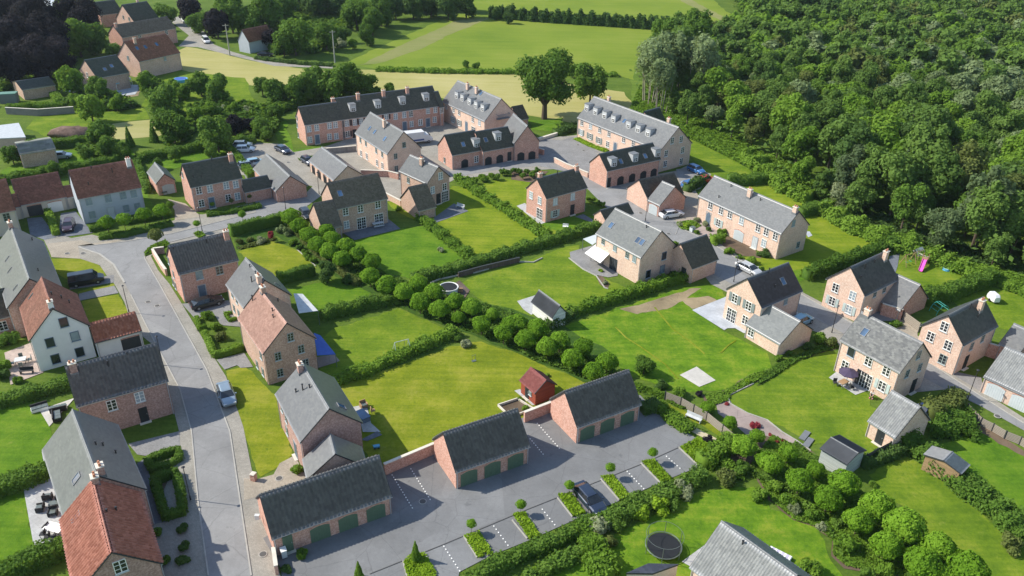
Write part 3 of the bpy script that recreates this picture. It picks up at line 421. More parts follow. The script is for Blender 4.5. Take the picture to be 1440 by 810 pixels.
{'id':'h41','name':'brick_house','cat':'house','label':'house with a silver grey ribbed roof at the bottom edge','wall':'brick_pale','roof':'slate_rib','x':16.39,'y':49.95,'az':-0.8727,'L':7.47,'W':7.07,'he':4.6,'hr':7.63,'items':[('v',0,2.54,3.16)]},
{'id':'shed42','name':'garden_shed','cat':'shed','label':'white garden shed with dark roof on its own little terrace','wall':'plank_white','roof':'felt_dark','x':3.05,'y':100.28,'az':-0.9822,'L':4.98,'W':2.18,'he':2.1,'hr':3.39,'items':[]},
{'id':'shed43','name':'garden_shed','cat':'shed','label':'red wooden garden shed with maroon roof on the big lawn','wall':'plank_red','roof':'felt_red','x':1.41,'y':80.95,'az':-0.9605,'L':3.04,'W':2.92,'he':2,'hr':3.14,'items':[('wn','F',1.97,1.2),('dd','F',1.3,1.05)]},
{'id':'ta','name':'brick_house','cat':'house','label':'far house with a cream gable and dark roof next to the lane at top left','wall':'brick_pink','roof':'slate_dark','x':-127.94,'y':275.48,'az':0.9641,'L':9.02,'W':10.4,'he':4.6,'hr':9.28,'items':[('wn','L',5.95,5.29),('wn','L',2.58,5.14),('ch',6.18,5.93)]},
{'id':'tb','name':'brick_house','cat':'house','label':'far long brick house with a worn brown roof at top left','wall':'brick_red','roof':'tile_brown','x':-121.6,'y':251.78,'az':0.9704,'L':18.76,'W':7.68,'he':4.6,'hr':7.6,'items':[('w','F',15.2,3.86),('w','F',5.76,4.77),('ch',-3.05,-0.43)]},
{'id':'tc','name':'brick_house','cat':'house','label':'far house with a faded red roof and three roof windows at top left','wall':'brick_pink','roof':'tile_red','x':-103.89,'y':221.9,'az':1.0123,'L':13.18,'W':9.8,'he':4.8,'hr':9.37,'items':[('wn','L',4.8,5.08),('wn','F',8.12,5.5),('sk',0,2.06,2.94),('sk',0,4.6,2.84),('sk',0,8.3,2.93),('ch',2.54,3.23)]},
{'id':'tc2','name':'house_annex','cat':'house','label':'pink tiled porch wing on the faded red roofed house','wall':'brick_pink','roof':'tile_pink','x':-109.99,'y':225.01,'az':1.0123,'L':10.72,'W':4.92,'he':2.4,'hr':4.32,'items':[('ch',5.08,-8.12)]},
{'id':'td','name':'brick_house','cat':'house','label':'far dark roofed house with a blue glass conservatory at top left','wall':'brick_brown','roof':'slate_dark','x':-108.35,'y':206.37,'az':0.8727,'L':8.23,'W':10.28,'he':4.2,'hr':7.8,'items':[('w','L',5.6,3.96),('sk',0,3.16,1.82),('sk',0,5.26,2.36)]},
{'id':'te','name':'brick_garage','cat':'garage','label':'dark low roofed garage beside the clipped hedge square at far left','wall':'brick_brown','roof':'slate_dark','x':-124.28,'y':199.3,'az':0.7308,'L':7.57,'W':9.92,'he':2.6,'hr':3.65,'items':[]},
{'id':'th','name':'brick_house','cat':'house','label':'far dark roofed brick house against the top edge','wall':'brick_red','roof':'slate_dark','x':-144.79,'y':287.13,'az':0.8727,'L':7.99,'W':8.96,'he':4.2,'hr':7.7,'items':[]},
{'id':'ti','name':'rendered_house','cat':'house','label':'far white gabled house with red roof beside the lane and power pole','wall':'plaster_grey','roof':'tile_red','x':-83.59,'y':254.31,'az':0.9992,'L':9.92,'W':4.88,'he':3.6,'hr':6.78,'items':[]},
{'id':'tj','name':'brick_garage','cat':'garage','label':'flat looking garage with mossy grey roof and brown brick walls at the left','wall':'brick_brown','roof':'felt_grey','x':-99.18,'y':152.53,'az':0.6109,'L':6.35,'W':8.28,'he':3,'hr':3.88,'items':[]},
]
SHEETS=[
{'name':'hay_field','mat':'hay','z':0.02,'p':[(-108.2,251.3),(-106.2,261.3),(-95.8,256.4),(-82.8,246.4),(-69.1,239.8),(-59.9,236.4),(-41.4,238.2),(-0.5,239.6),(14.8,227.4),(24.4,223),(29.6,219.8),(30.8,206.4),(28.1,192.9),(19.6,187.7),(11.3,192.7),(-4.7,200.4),(-22.1,211.9),(-40,217.3),(-62.3,213.3),(-75.5,219.3),(-95.6,231.4),(-101.1,235)]},
{'name':'meadow','mat':'meadow','z':0.0208,'p':[(-52,244.1),(-47.4,261.4),(-38.2,288.4),(-24.8,327),(-11,328.8),(19.3,318.2),(59.8,308.3),(43,281.4),(36,248.2),(33.7,233.8),(29.6,238.2),(15.4,240.2),(-0.5,239.6),(-26.8,238.8),(-41.5,239)]},
{'name':'meadow_strip','mat':'meadow_brown','z':0.036,'p':[(-47.5,242.8),(-39.2,268.4),(-23.8,313),(-20.1,318.9),(-10.7,320.1),(-22.4,293.8),(-31.8,265.1),(-42.5,245)]},
{'name':'far_meadow','mat':'meadow','z':0.0212,'p':[(-25.5,336),(-21.1,359.7),(-9.7,387.5),(85.8,393.3),(86.5,319.3),(82.6,309.6),(62.3,315.1),(36.1,323),(8.7,331.2)]},
{'name':'meadow_track','mat':'meadow_brown','z':0.0368,'p':[(70,386.2),(70.9,372.3),(74.7,347.2),(79.5,325.3),(84.9,315.6),(86.4,319.2),(82.3,334.7),(78.7,355.9),(76.1,375.3),(76.7,387.1)]},
{'name':'rough_meadow','mat':'lawn_rough','z':0.0204,'p':[(34,243.7),(43,281.4),(57.6,302.9),(69.7,286.5),(49.7,184.6),(39.9,186.6),(29.3,183.1),(30,206.3)]},
{'name':'lawn','mat':'lawn_yellow','z':0.0216,'p':[(-21.85,82.41),(-18.83,83.11),(-13.43,86.92),(-7.93,91.19),(-4.12,92.37),(-2.13,91.22),(0.2,90.23),(4.44,87.05),(7.17,85.35),(9.57,83.49),(8.8,82.38),(6.49,80.8),(4.63,77.18),(1.64,75.71),(-8.16,69.52),(-12.92,65.67),(-15.26,68.21),(-18.81,73.62)]},
{'name':'lawn','mat':'lawn_mid','z':0.022,'p':[(-26.67,90.64),(-24.66,94.89),(-16.52,100.72),(-12.06,97.74),(-8.48,94.86),(-10.22,91.17),(-18.88,84.49),(-21.35,82.23),(-24.44,84.9)]},
{'name':'lawn','mat':'lawn_green','z':0.0224,'p':[(-33.8,105.4),(-26.6,109.8),(-21.1,105.1),(-20.73,102.38),(-23.6,99.79),(-27.25,97.63)]},
{'name':'lawn','mat':'lawn_yellow','z':0.0228,'p':[(-45.2,117.8),(-41,122.3),(-35.5,118.7),(-31.1,112.9),(-36,108.7),(-43.3,115.7)]},
{'name':'lawn','mat':'lawn_green','z':0.0232,'p':[(-27.2,121.9),(-25,126.9),(-15.4,129.5),(-7.2,118.2),(-13.5,111.9),(-16.1,109.9),(-19.6,111.3),(-22.9,114.3)]},
{'name':'lawn','mat':'lawn_yellow2','z':0.0236,'p':[(-15.4,129.5),(-21.1,134.7),(-23.9,140.2),(-18.2,143.3),(-15.9,135),(-12.3,148.4),(-10,148.2),(5.3,125.7),(4.3,122.8),(-2.5,120.6),(-6.7,117.7)]},
{'name':'lawn','mat':'lawn_yellow2','z':0.024,'p':[(-8.2,148.7),(-3.4,152.8),(3.5,154.9),(2.3,141.1),(8.6,130.8),(14.1,132.1),(14.6,128.8),(7.2,126),(5.3,125.1),(-4.4,141.4)]},
{'name':'lawn','mat':'lawn_mid','z':0.0244,'p':[(-8.2,108.4),(-6.2,110.8),(-0.1,114.8),(8.9,122.5),(11.3,123.2),(11,117.9),(13.5,112.3),(17.6,108.6),(20.5,109.8),(17.2,105.7),(7.34,100.61),(2.15,99.37),(-1.98,100.18)]},
{'name':'lawn','mat':'lawn_bright','z':0.0248,'p':[(4.61,94.7),(7.69,97.09),(16.95,103.11),(26.4,109),(32.5,110.9),(32.5,106.4),(26.99,103.17),(29.44,97.31),(34.88,91.19),(34.5,87.65),(27.22,82.66),(21.69,81.84),(15.83,84.97),(12.59,89.73)]},
{'name':'lawn','mat':'lawn_mid','z':0.0252,'p':[(27.19,81.17),(31.1,84.03),(34.54,88.15),(37.51,90.28),(44.18,92.46),(44.08,88.54),(45.22,81.59),(43.59,77.97),(40.07,75.82),(38.1,72.53),(34.78,72.41),(32.39,75.53),(28.37,78.08),(27.39,79.45)]},
{'name':'lawn','mat':'lawn_mid','z':0.0256,'p':[(39.63,67.48),(44.64,70.92),(46.48,69.21),(47.83,65.32),(49.81,60.27),(51.6,58.23),(52.5,54.86),(48.98,49.87),(41.8,49.67),(42.6,62.02),(39.67,63.98)]},
{'name':'lawn','mat':'lawn_green','z':0.026,'p':[(49.42,72.56),(56.86,76.44),(59.14,72.05),(60.96,66.86),(54.95,56.69),(52.12,59.19),(50.4,64.34),(49.15,68.14)]},
{'name':'lawn','mat':'lawn_bright','z':0.0264,'p':[(8.36,53.54),(9.69,57.11),(12.72,59.08),(17.13,62),(20.55,64.41),(26.43,65.25),(27.47,62.03),(31.45,59.49),(31.41,55.09),(33.06,48.67),(7.61,47.95)]},
{'name':'lawn','mat':'lawn_green','z':0.0268,'p':[(1.97,53.34),(8.6,56.62),(8.87,47.99),(-0.56,47.72)]},
{'name':'lawn','mat':'lawn_yellow2','z':0.0272,'p':[(45.7,123.7),(54.4,139.2),(56.1,140.6),(60.7,140.2),(66.6,129),(55,118.3),(45.5,113.9),(38.8,114.3),(37.6,119.2)]},
{'name':'lawn','mat':'lawn_mid','z':0.0276,'p':[(63.6,120.6),(68.7,120.1),(73.6,114.4),(65.7,109.3),(60.2,106.9),(58.3,111.7)]},
{'name':'lawn','mat':'lawn_mid','z':0.028,'p':[(66.2,108),(75.1,112.1),(82.1,106.2),(76.2,96),(70,99.51),(68.85,103.46)]},
{'name':'lawn','mat':'lawn_mid','z':0.0284,'p':[(40.3,186.6),(46,176.8),(50.2,159.9),(46,154.4),(39.6,151.7),(39.5,162.6),(38.5,171.4)]},
{'name':'lawn','mat':'lawn_yellow2','z':0.0288,'p':[(45.1,150.9),(51.5,154.4),(54.2,152.6),(57.6,141),(54.1,138.5),(45.7,142)]},
{'name':'lawn','mat':'lawn_green','z':0.0292,'p':[(-64.27,79.46),(-58.01,77.55),(-54.25,74.93),(-49.91,67.56),(-49.89,65.28),(-54.62,62.94)]},
{'name':'lawn','mat':'lawn_green','z':0.0296,'p':[(-53.55,61.09),(-50.32,62.55),(-44.27,53.23),(-47.67,51.03)]},
{'name':'lawn','mat':'lawn_yellow','z':0.03,'p':[(-36.26,84.09),(-34.17,85.29),(-28.11,78.72),(-26.03,73.35),(-23.74,68.49),(-24.55,67.07),(-26.46,64.76),(-29.95,71.3)]},
{'name':'lawn','mat':'lawn_yellow','z':0.0304,'p':[(-73.9,114),(-71,114.4),(-67.8,113.8),(-65,111.8),(-62.4,109.1),(-64.3,107.7),(-67.2,106),(-71.1,109.7)]},
{'name':'lawn','mat':'lawn_yellow','z':0.0308,'p':[(-64.47,103.3),(-63.23,104.56),(-60.5,106.2),(-59.9,105.4),(-62.24,103.71),(-61.63,102.54),(-63.63,101.86)]},
{'name':'lawn','mat':'lawn_yellow','z':0.0312,'p':[(-62.59,100.6),(-61.16,101.54),(-58.22,102.94),(-54.72,98.02),(-56.53,95.77),(-58.76,94.61)]},
{'name':'lawn','mat':'lawn_green','z':0.0316,'p':[(-58.6,186.2),(-55.3,187.5),(-49.9,172.3),(-48,166.8),(-43.3,170.4),(-40,169.7),(-39.5,167.4),(-46.5,164.2),(-51.8,169.8)]},
{'name':'lawn','mat':'lawn_green','z':0.032,'p':[(-79.9,146.8),(-79.7,158.8),(-71,144.7),(-66.2,135.3),(-62.5,130.8),(-65.5,130.3)]},
{'name':'lawn','mat':'lawn_green','z':0.0324,'p':[(-77.2,159),(-63.9,169.8),(-60.8,165.9),(-69,154.9),(-71.9,153.1)]},
{'name':'lawn','mat':'lawn_green','z':0.0328,'p':[(-103.2,151),(-100.2,161.8),(-84.6,167.4),(-79.9,160.1),(-92.6,152.6),(-99,143.7)]},
{'name':'lawn','mat':'lawn_mid','z':0.0332,'p':[(-114.3,185.4),(-106.1,190.4),(-93.2,196),(-87.7,186.8),(-96.1,182.7),(-96.2,169.9),(-102.5,170.6),(-112.1,177.5)]},
{'name':'dry_meadow','mat':'hay2','z':0.0364,'p':[(-95,182.1),(-87.4,186.2),(-80.2,178.6),(-80.4,174.7),(-88.9,170.4),(-92.1,173.9)]},
{'name':'lawn','mat':'lawn_mid','z':0.0336,'p':[(-100,219.3),(-97.6,231.2),(-76.4,225.2),(-65.6,198.5),(-68.1,189.3),(-78.2,188.6),(-93.4,196.2)]},
{'name':'lawn','mat':'lawn_green','z':0.034,'p':[(-39.7,168.3),(-26.4,174),(-33.9,161.9),(-38.6,162.9)]},
{'name':'lawn','mat':'lawn_green','z':0.0344,'p':[(3.2,191.6),(11.4,195.4),(10.9,185.3),(4.1,184.8)]},
{'name':'lawn','mat':'lawn_green','z':0.0348,'p':[(32.4,106),(37.9,110.7),(40.5,114.4),(46.1,115.9),(53.9,118.3),(48.8,113.6),(46.9,113),(31.88,103.81)]},
{'name':'lawn','mat':'lawn_green','z':0.0352,'p':[(4.2,131.8),(10.1,135),(14.9,135.8),(14.4,131.6),(11.1,130.4),(7.7,128.2)]},
{'name':'lawn','mat':'lawn_mid','z':0.0356,'p':[(38.36,75.75),(44.39,80.11),(46.73,76.6),(44.15,70.9),(38.14,68.11),(36.56,71.61)]},
{'name':'planting_bed','mat':'soil','z':0.0372,'p':[(-0.6,158.8),(4.2,158.1),(6.8,157.8),(3.4,151.6),(-0.5,152.8),(-0.6,158.8),(-9.2,155.2),(-9.6,149.3),(-6,148.6),(-0.7,152.3)]},
{'name':'planting_bed','mat':'cover_base','z':0.0376,'p':[(-45.6,118.5),(-40.6,124.1),(-35.7,119.4),(-31.3,113.6),(-31,115),(-38.6,128.2),(-42.1,128.4),(-47.2,122.5)]},
{'name':'planting_bed','mat':'cover_base','z':0.038,'p':[(-41.1,130.3),(-38,128.2),(-20.7,111.2),(0.08,100.76),(7.72,97.16),(10.04,93.99),(14.45,88.92),(13.02,84.02),(9.37,83.87),(7.18,85.75),(0.2,90.45),(-16.5,101.01),(-27.5,110.2)]},
{'name':'planting_bed','mat':'soil','z':0.0384,'p':[(26.74,68.85),(27.45,63.34),(29.2,60.35),(30.99,59.68),(32.35,57.82),(31.48,55.75),(32.24,54.46),(34.93,53.48),(41.27,52.62),(41.72,57.42),(38.82,62.68),(37.35,65.82),(34.8,66.84),(35.16,69.74),(33.66,72.74),(30.44,74.54)]},
{'name':'planting_bed','mat':'gravel_pink','z':0.0388,'p':[(25.48,80.09),(27.23,81.37),(27.36,79.77),(28.84,77.87),(30.9,76.62),(32.01,74.28),(33.34,72.91),(34.31,70.89),(33.88,69.55),(29.33,70.71),(27.02,75.18),(25.23,77.73)]},
{'name':'planting_bed','mat':'soil','z':0.0392,'p':[(33.14,86.41),(35.89,88.77),(39.71,91.18),(42.84,93.38),(45.15,94.38),(45.26,93.26),(43.1,91.93),(38.27,89.58),(34.42,85.98),(31.45,83.41)]},
{'name':'planting_bed','mat':'soil','z':0.0396,'p':[(23.9,81.42),(26.99,82.29),(31.02,85.92),(33.88,87.45),(33.4,85.62),(27.72,81.57),(26.94,80.08),(24.29,78.91)]},
{'name':'planting_bed','mat':'soil','z':0.04,'p':[(-102.7,171.8),(-104.2,178.7),(-101.5,180.9),(-97.1,176),(-96.3,171.7)]},
{'name':'planting_bed','mat':'soil_dry','z':0.0404,'p':[(15.82,102),(20.33,104.31),(24.4,106.7),(28.2,109.1),(29.3,109.1),(25.8,105.1),(22.96,102.34),(18.3,100.84)]},
{'name':'planting_bed','mat':'soil_dry','z':0.0408,'p':[(25.4,105.6),(29.8,106.4),(31,105.3),(26.68,102.51)]},
{'name':'planting_bed','mat':'soil_dry','z':0.0412,'p':[(-113.5,208.8),(-106.6,216.5),(-100.8,214.1),(-98.1,205.4),(-107.6,200)]},
{'name':'planting_bed','mat':'gravel_pink','z':0.0416,'p':[(-38.6,66.28),(-36.94,67.49),(-36.17,67.51),(-35.64,66.1),(-37.89,65.46)]},
{'name':'planting_bed','mat':'soil','z':0.042,'p':[(-35.36,57.8),(-36.58,63.58),(-35.12,64.72),(-32.21,58.87),(-30.44,54.97),(-28.52,50.58),(-31.42,50.49)]},
{'name':'planting_bed','mat':'soil','z':0.0424,'p':[(-1.37,78.27),(1,79.67),(2.99,77.79),(0.25,75.8)]},
{'name':'planting_bed','mat':'soil','z':0.0428,'p':[(13.2,112),(14.1,112.5),(15,110.3),(14.7,108),(13.6,109.5)]},
{'name':'planting_bed','mat':'sand_path','z':0.0432,'p':[(18.41,76.9),(19.25,77.7),(22.65,74.29),(25.73,71.6),(25.12,70.9),(22.04,73.56)]},
{'name':'planting_bed','mat':'lawn_yellow','z':0.0436,'p':[(19.38,78.48),(22.86,75.39),(25.73,72.12),(25.82,72.99),(23.72,76.17),(19.53,79.46)]},
{'name':'planting_bed','mat':'soil','z':0.044,'p':[(55.98,80.38),(56.86,76.66),(58.08,74.25),(59.22,72.2),(58.66,71.17),(56.96,73.42),(55.06,76.6)]},
{'name':'planting_bed','mat':'soil','z':0.0444,'p':[(29.1,131.3),(32.3,134.6),(37.2,130.2),(40.6,126.1),(41.5,120),(38.6,120.5),(34.2,125),(31.1,128.4)]},
{'name':'planting_bed','mat':'soil','z':0.0448,'p':[(24.67,71.9),(29.09,74.17),(31.13,73.18),(33.03,71.86),(33.99,69.88),(33.47,68.24),(25.33,67.96)]},
{'name':'pavement','mat':'paver','z':0.0452,'p':[(-78.3,120.2),(-80.4,123.8),(-76.8,122.5),(-74.3,121.3),(-71.5,122.8),(-69.9,122.1),(-60,129.3),(-60.6,132.4),(-56,132.1),(-48.1,138.1),(-43.2,139.7),(-39.9,143.8),(-39.5,146.7),(-61.3,153.8),(-61.8,169),(-60.2,171.6),(-51.2,170.8),(-48,165.8),(-42.3,169.5),(-28.4,188.5),(-19.7,202.2),(-17.3,189.3),(-6.3,194.2),(5.7,178.8),(14.5,182),(21.1,171.6),(25,175.2),(29.7,157.8),(34.1,160.1),(37.2,163.7),(41,158.5),(37.1,150.1),(33.1,147.6),(30.8,137.8),(34.6,127.3),(38.1,119.8),(41.1,114.7),(44.8,108.5),(46.7,105.6),(49.77,99.57),(56.04,93.32),(58.44,87.99),(60.02,83.81),(62.53,78.28),(64.89,73.5),(62.33,69.18),(61.19,75.81),(58.39,80.36),(55.57,83.79),(51.43,83.02),(48.07,87.89),(43.43,96.79),(37.77,102.02),(31.1,110.4),(28.8,122.8),(27.5,126),(21.6,135.6),(18.2,140.3),(14.4,148.6),(13.4,159.6),(8.1,159.2),(2.4,158),(-3.5,155.6),(-9.2,153.2),(-12,152.3),(-16.8,143.4),(-23.9,140.2),(-27,147.5),(-34.5,149.7),(-38.3,137),(-36.9,133.2),(-41,130.1),(-45,127.2),(-57.1,120),(-58.6,115.5),(-55.5,110.7),(-52,106.3),(-47.96,100.48),(-38.45,86.57),(-35.86,82.86),(-30.76,73.18),(-26.28,62.83),(-21.2,52.65),(-18.63,47.22),(-32.8,46.82),(-35.24,55.71),(-36.27,68.05),(-37.75,72.02),(-39.63,75.49),(-42.35,80.34),(-46.41,88.41),(-50.15,91.74),(-54.66,97.75),(-56.44,100.69),(-60.5,106.3),(-62.7,108.7),(-65.2,111.9),(-69.2,113.9),(-73.9,114.2)]},
{'name':'road','mat':'asphalt','z':0.06,'p':[(-56.37,102.79),(-48.92,91.85),(-40.62,79.98),(-36.34,72.07),(-31.85,61.38),(-27.42,51.63),(-25.67,47.76),(-21.81,47.87),(-23.49,51.74),(-32,72.23),(-38.79,84.25),(-53.5,106.2),(-59.3,114.7),(-59.8,117.3),(-57.8,120.4),(-45.8,130.1),(-41.9,133.6),(-38.9,135.6),(-38,137.8),(-38.1,139.4),(-45.2,146.1),(-54.6,160.5),(-60.4,164.5),(-58.3,160.2),(-48.1,138),(-46.8,133.6),(-55.2,126.5),(-58.5,123.8),(-64.9,120.3),(-71.5,118),(-66.9,115.6),(-63,112),(-58.9,106.4)]},
{'name':'lane','mat':'asphalt','z':0.0604,'p':[(-13.3,153),(-3.4,158.1),(4.9,161),(8.6,158.9),(13,156.7),(14.9,147.2),(17.1,140.3),(28.2,122.7),(31.8,114),(37,107.3),(43.08,102.27),(46.63,97.31),(50.99,90.5),(55.57,83.79),(58.39,80.36),(61.19,75.81),(63.77,71.6),(64.66,73.11),(61.93,77.17),(59.43,82.44),(55.27,91.54),(49.55,98.98),(44.5,107.6),(37.8,118.5),(34.2,125.3),(27.4,137.6),(22,148.4),(18.5,155.8),(10,163.7),(2.8,165.1),(-3.5,162.2),(-13.5,156.3)]},
{'name':'courtyard','mat':'paver_grey','z':0.0612,'p':[(10.6,177.8),(13,180.4),(13.9,180.1),(18.8,170),(17.8,170),(18.7,166.9),(14.4,152.4),(11.2,157.4),(6.9,160.4),(4,171.4),(6.1,178.8)]},
{'name':'parking_court','mat':'asphalt_court','z':0.0588,'p':[(-23.7,56.34),(-12.92,65.67),(-8.16,69.52),(1.64,75.98),(6.4,78.64),(16.24,81.04),(18.44,76.34),(21.65,73.06),(20.26,71.27),(21.1,68.09),(17.83,66.28),(11.65,62.53),(6.82,59.67),(1.98,56.69),(-1.44,54.79),(-4.3,52.74),(-4.49,49.9),(-4.27,46.88),(-18.76,46.48),(-21,52.66)]},
{'name':'forecourt','mat':'paver_beige','z':0.0616,'p':[(-28.08,64.61),(-26.72,64.46),(-25.1,65.28),(-24.91,67.05),(-23.62,68.4),(-21.42,64.83),(-21.07,64.47),(-25.95,61.82),(-27.09,61.34)]},
{'name':'forecourt','mat':'paver_beige','z':0.0592,'p':[(-77.2,119),(-72.2,120.6),(-68.6,118.6),(-58.7,125.8),(-63,122.8),(-71.8,118.5),(-69.2,113.9),(-74,114.2)]},
{'name':'driveway','mat':'paver_blue','z':0.062,'p':[(-81,131.1),(-78.9,132.2),(-71.7,123.4),(-75.2,121.8),(-76.8,122.1)]},
{'name':'driveway','mat':'paver_grey','z':0.0624,'p':[(-66.7,105.8),(-64.1,107.6),(-61.6,108.8),(-60.5,106.4),(-62.9,105.2),(-66.02,103.88)]},
{'name':'driveway','mat':'paver_blue','z':0.0628,'p':[(-85.7,128.6),(-83.5,129.4),(-76.8,121.4),(-78.3,120.3),(-81.7,122.2)]},
{'name':'driveway','mat':'paver_beige','z':0.0632,'p':[(-64.8,138.7),(-60.8,136.8),(-55.8,131.1),(-59.9,129.3),(-61.5,133.5)]},
{'name':'driveway','mat':'paver_grey','z':0.068,'p':[(-48.02,100.56),(-41.18,101.92),(-39.21,98.94),(-37.39,94.66),(-40.48,94.99),(-43,98.76),(-44,97.23),(-44.41,96.24)]},
{'name':'garden_path','mat':'paver_grey','z':0.0636,'p':[(-62.82,103.68),(-60,105.4),(-58.45,103.29),(-61.58,101.52),(-63.08,100.72),(-64.05,102.72)]},
{'name':'garden_path','mat':'paver_grey','z':0.064,'p':[(-62.55,103.56),(-59.9,105.1),(-58.42,103.22),(-61.56,101.74)]},
{'name':'garden_path','mat':'paver_grey','z':0.0764,'p':[(-38.28,86.49),(-35.22,88.29),(-33.1,85.08),(-34.63,84.82),(-35.26,85.4),(-36.53,84.34)]},
{'name':'driveway','mat':'paver_grey','z':0.0684,'p':[(-42.57,69.67),(-37.75,72.02),(-36.74,69.57),(-39.56,67.69),(-40.84,67.93)]},
{'name':'garden_path','mat':'paver_blue','z':0.0688,'p':[(-40.25,66.5),(-39.64,67.39),(-38.12,64.62),(-33.88,58.09),(-35.01,57.81),(-35.73,58.27)]},
{'name':'driveway','mat':'paver_grey','z':0.0644,'p':[(58.12,88.09),(61.48,86.64),(60.59,84.15),(59.83,83.52),(58.04,87.13)]},
{'name':'driveway','mat':'asphalt','z':0.0692,'p':[(50.85,101.5),(55.9,106.4),(57.1,104.06),(56.67,101.2),(55.78,100.45),(52.13,100.28)]},
{'name':'driveway','mat':'paver_beige','z':0.0696,'p':[(55.24,98.6),(57.36,101.91),(58.79,99.73),(57.43,96.57),(58.64,94.78),(57.16,93.37)]},
{'name':'driveway','mat':'paver_beige','z':0.0648,'p':[(30,149.6),(34.5,158.5),(35.9,157.5),(36,146.4),(32.9,132.8),(30.6,131.8),(28.9,136.9)]},
{'name':'driveway','mat':'gravel_pink','z':0.07,'p':[(30.3,134.4),(34.5,136.3),(35.1,132.4),(36.7,129.5),(34.4,125.7),(31,131.4)]},
{'name':'car_park','mat':'asphalt','z':0.0768,'p':[(34,160.7),(37.2,162.1),(40,158.2),(40.4,156.6),(37.8,154.2),(33.2,149.1)]},
{'name':'terrace','mat':'slab_light','z':0.0704,'p':[(-50.24,62.19),(-47.72,64.42),(-41.89,55.96),(-44.77,54.04)]},
{'name':'terrace','mat':'paver_pink','z':0.0708,'p':[(-66.21,86.97),(-63.9,89.64),(-58.92,82.83),(-61.55,80.07)]},
{'name':'terrace','mat':'slab_white','z':0.0712,'p':[(-55.2,74.97),(-54.65,75.94),(-52.49,77.76),(-52.79,72.32)]},
{'name':'terrace','mat':'slab_light','z':0.0716,'p':[(-51.39,68),(-50.36,68.48),(-48.81,66.2),(-49.85,65.6)]},
{'name':'terrace','mat':'slab_pale','z':0.072,'p':[(27.41,102.62),(32.3,106.2),(31.78,102.54),(30.96,100.81),(32.48,97.45),(29.78,97.33)]},
{'name':'terrace','mat':'slab_pale','z':0.0652,'p':[(38.1,111.3),(42.1,108.1),(41.73,104.79),(42.65,99.96),(32.79,96.14),(31.45,97.99),(30.17,96.83),(26.63,102.25),(32.2,106.2)]},
{'name':'terrace','mat':'slab_light','z':0.0724,'p':[(41.29,85.75),(43.35,87.72),(45.83,83.41),(43.44,82.12)]},
{'name':'terrace','mat':'paver_blue','z':0.0728,'p':[(-29.8,126.1),(-22.9,132.6),(-19.8,128),(-26.9,123)]},
{'name':'terrace','mat':'paver_blue','z':0.0732,'p':[(-14.8,132.2),(-11.3,139.8),(-8.4,136.4),(-13.8,131)]},
{'name':'terrace','mat':'paver_grey','z':0.0736,'p':[(9.5,118.2),(9.5,120.4),(14.2,123.6),(17.4,118.6),(16.7,112.4),(15.1,111.8),(13.1,112.6),(11.4,114.5)]},
{'name':'terrace','mat':'slab_light','z':0.074,'p':[(0.5,139.3),(2.1,140.8),(3.7,134.6),(5.8,132.2),(4.7,131.2)]},
{'name':'garden_path','mat':'paver_blue','z':0.0744,'p':[(11.2,135),(12.8,136.2),(14.6,133.6),(14.1,132.6)]},
{'name':'concrete_pad','mat':'slab_white','z':0.0748,'p':[(21.94,85.55),(24.51,87.55),(26.39,84.56),(23.99,83.04)]},
{'name':'terrace','mat':'slab_light','z':0.0752,'p':[(-18.87,77.25),(-17.26,77.84),(-16.13,74.3),(-14.74,72.73),(-16.79,72.66),(-17.82,75.57)]},
{'name':'terrace','mat':'paver_blue','z':0.0772,'p':[(-16.81,71.27),(-15.17,72.86),(-14.5,72.23),(-16.01,71.09)]},
{'name':'terrace','mat':'slab_light','z':0.0656,'p':[(0.8,103.64),(4.2,106),(5.61,104.75),(2.9,99.74),(1.75,101.23)]},
{'name':'terrace','mat':'slab_light','z':0.0756,'p':[(16.86,54.61),(19.47,56.77),(19.68,56.16),(17.78,53.89)]},
{'name':'terrace','mat':'gravel_pink','z':0.076,'p':[(-24.72,85.23),(-22.69,86.53),(-22.3,86.96),(-23.3,88.38),(-25.49,87.65)]},
{'name':'terrace','mat':'slab_light','z':0.0608,'p':[(0.59,81.33),(1.3,81.7),(3.2,78.6),(2.8,78.43)]},
{'name':'terrace','mat':'paver_blue','z':0.066,'p':[(63.5,121.7),(65.7,122.9),(63.4,118.1),(61.8,115.2),(61.3,116.9)]},
{'name':'terrace','mat':'paver_blue','z':0.0664,'p':[(64.3,109.8),(66.7,110.9),(67.2,110.3),(63.7,107.6)]},
{'name':'terrace','mat':'slab_pale','z':0.0668,'p':[(52,130.9),(52.9,131),(52.9,129.3),(51.9,128.5)]},
{'name':'terrace','mat':'slab_pale','z':0.0672,'p':[(-119.8,208.2),(-111.2,216.1),(-101.3,215.5),(-99.5,206.6),(-105.2,202.8)]},
{'name':'terrace','mat':'deck','z':0.0676,'p':[(-10.9,105.5),(-8.2,109.7),(-6.4,106.6),(-7.09,103.85),(-10.03,103.71)]},
{'name':'stable_lane','mat':'paver','z':0.0456,'p':[(-129.1,305.1),(-125.9,310.7),(-112.8,292.5),(-98.7,265.5),(-90,256.3),(-79.9,247.9),(-81.2,252.4),(-73.4,244),(-55.1,241.4),(-54.5,238.2),(-72.3,239.7),(-79,244.6),(-79,244.6),(-89.1,251.6),(-102.4,261.2),(-108.9,261.8),(-111.3,277.8)]},
{'name':'garden_path','mat':'slab_light','z':0.046,'p':[(-136.1,277.8),(-134.4,280.9),(-132,275.4),(-133.1,271.1)]},
{'name':'grid_path','mat':'gravel_grey','z':0.0596,'p':[(64.2,109.7),(65.6,110.3),(67.9,110.5),(66,108.7),(62.8,106.3)]},
{'name':'planting_bed','mat':'lawn_yellow','z':0.0464,'p':[(0.64,60.17),(1.82,60.58),(3.4,57.38),(2.25,57)]},
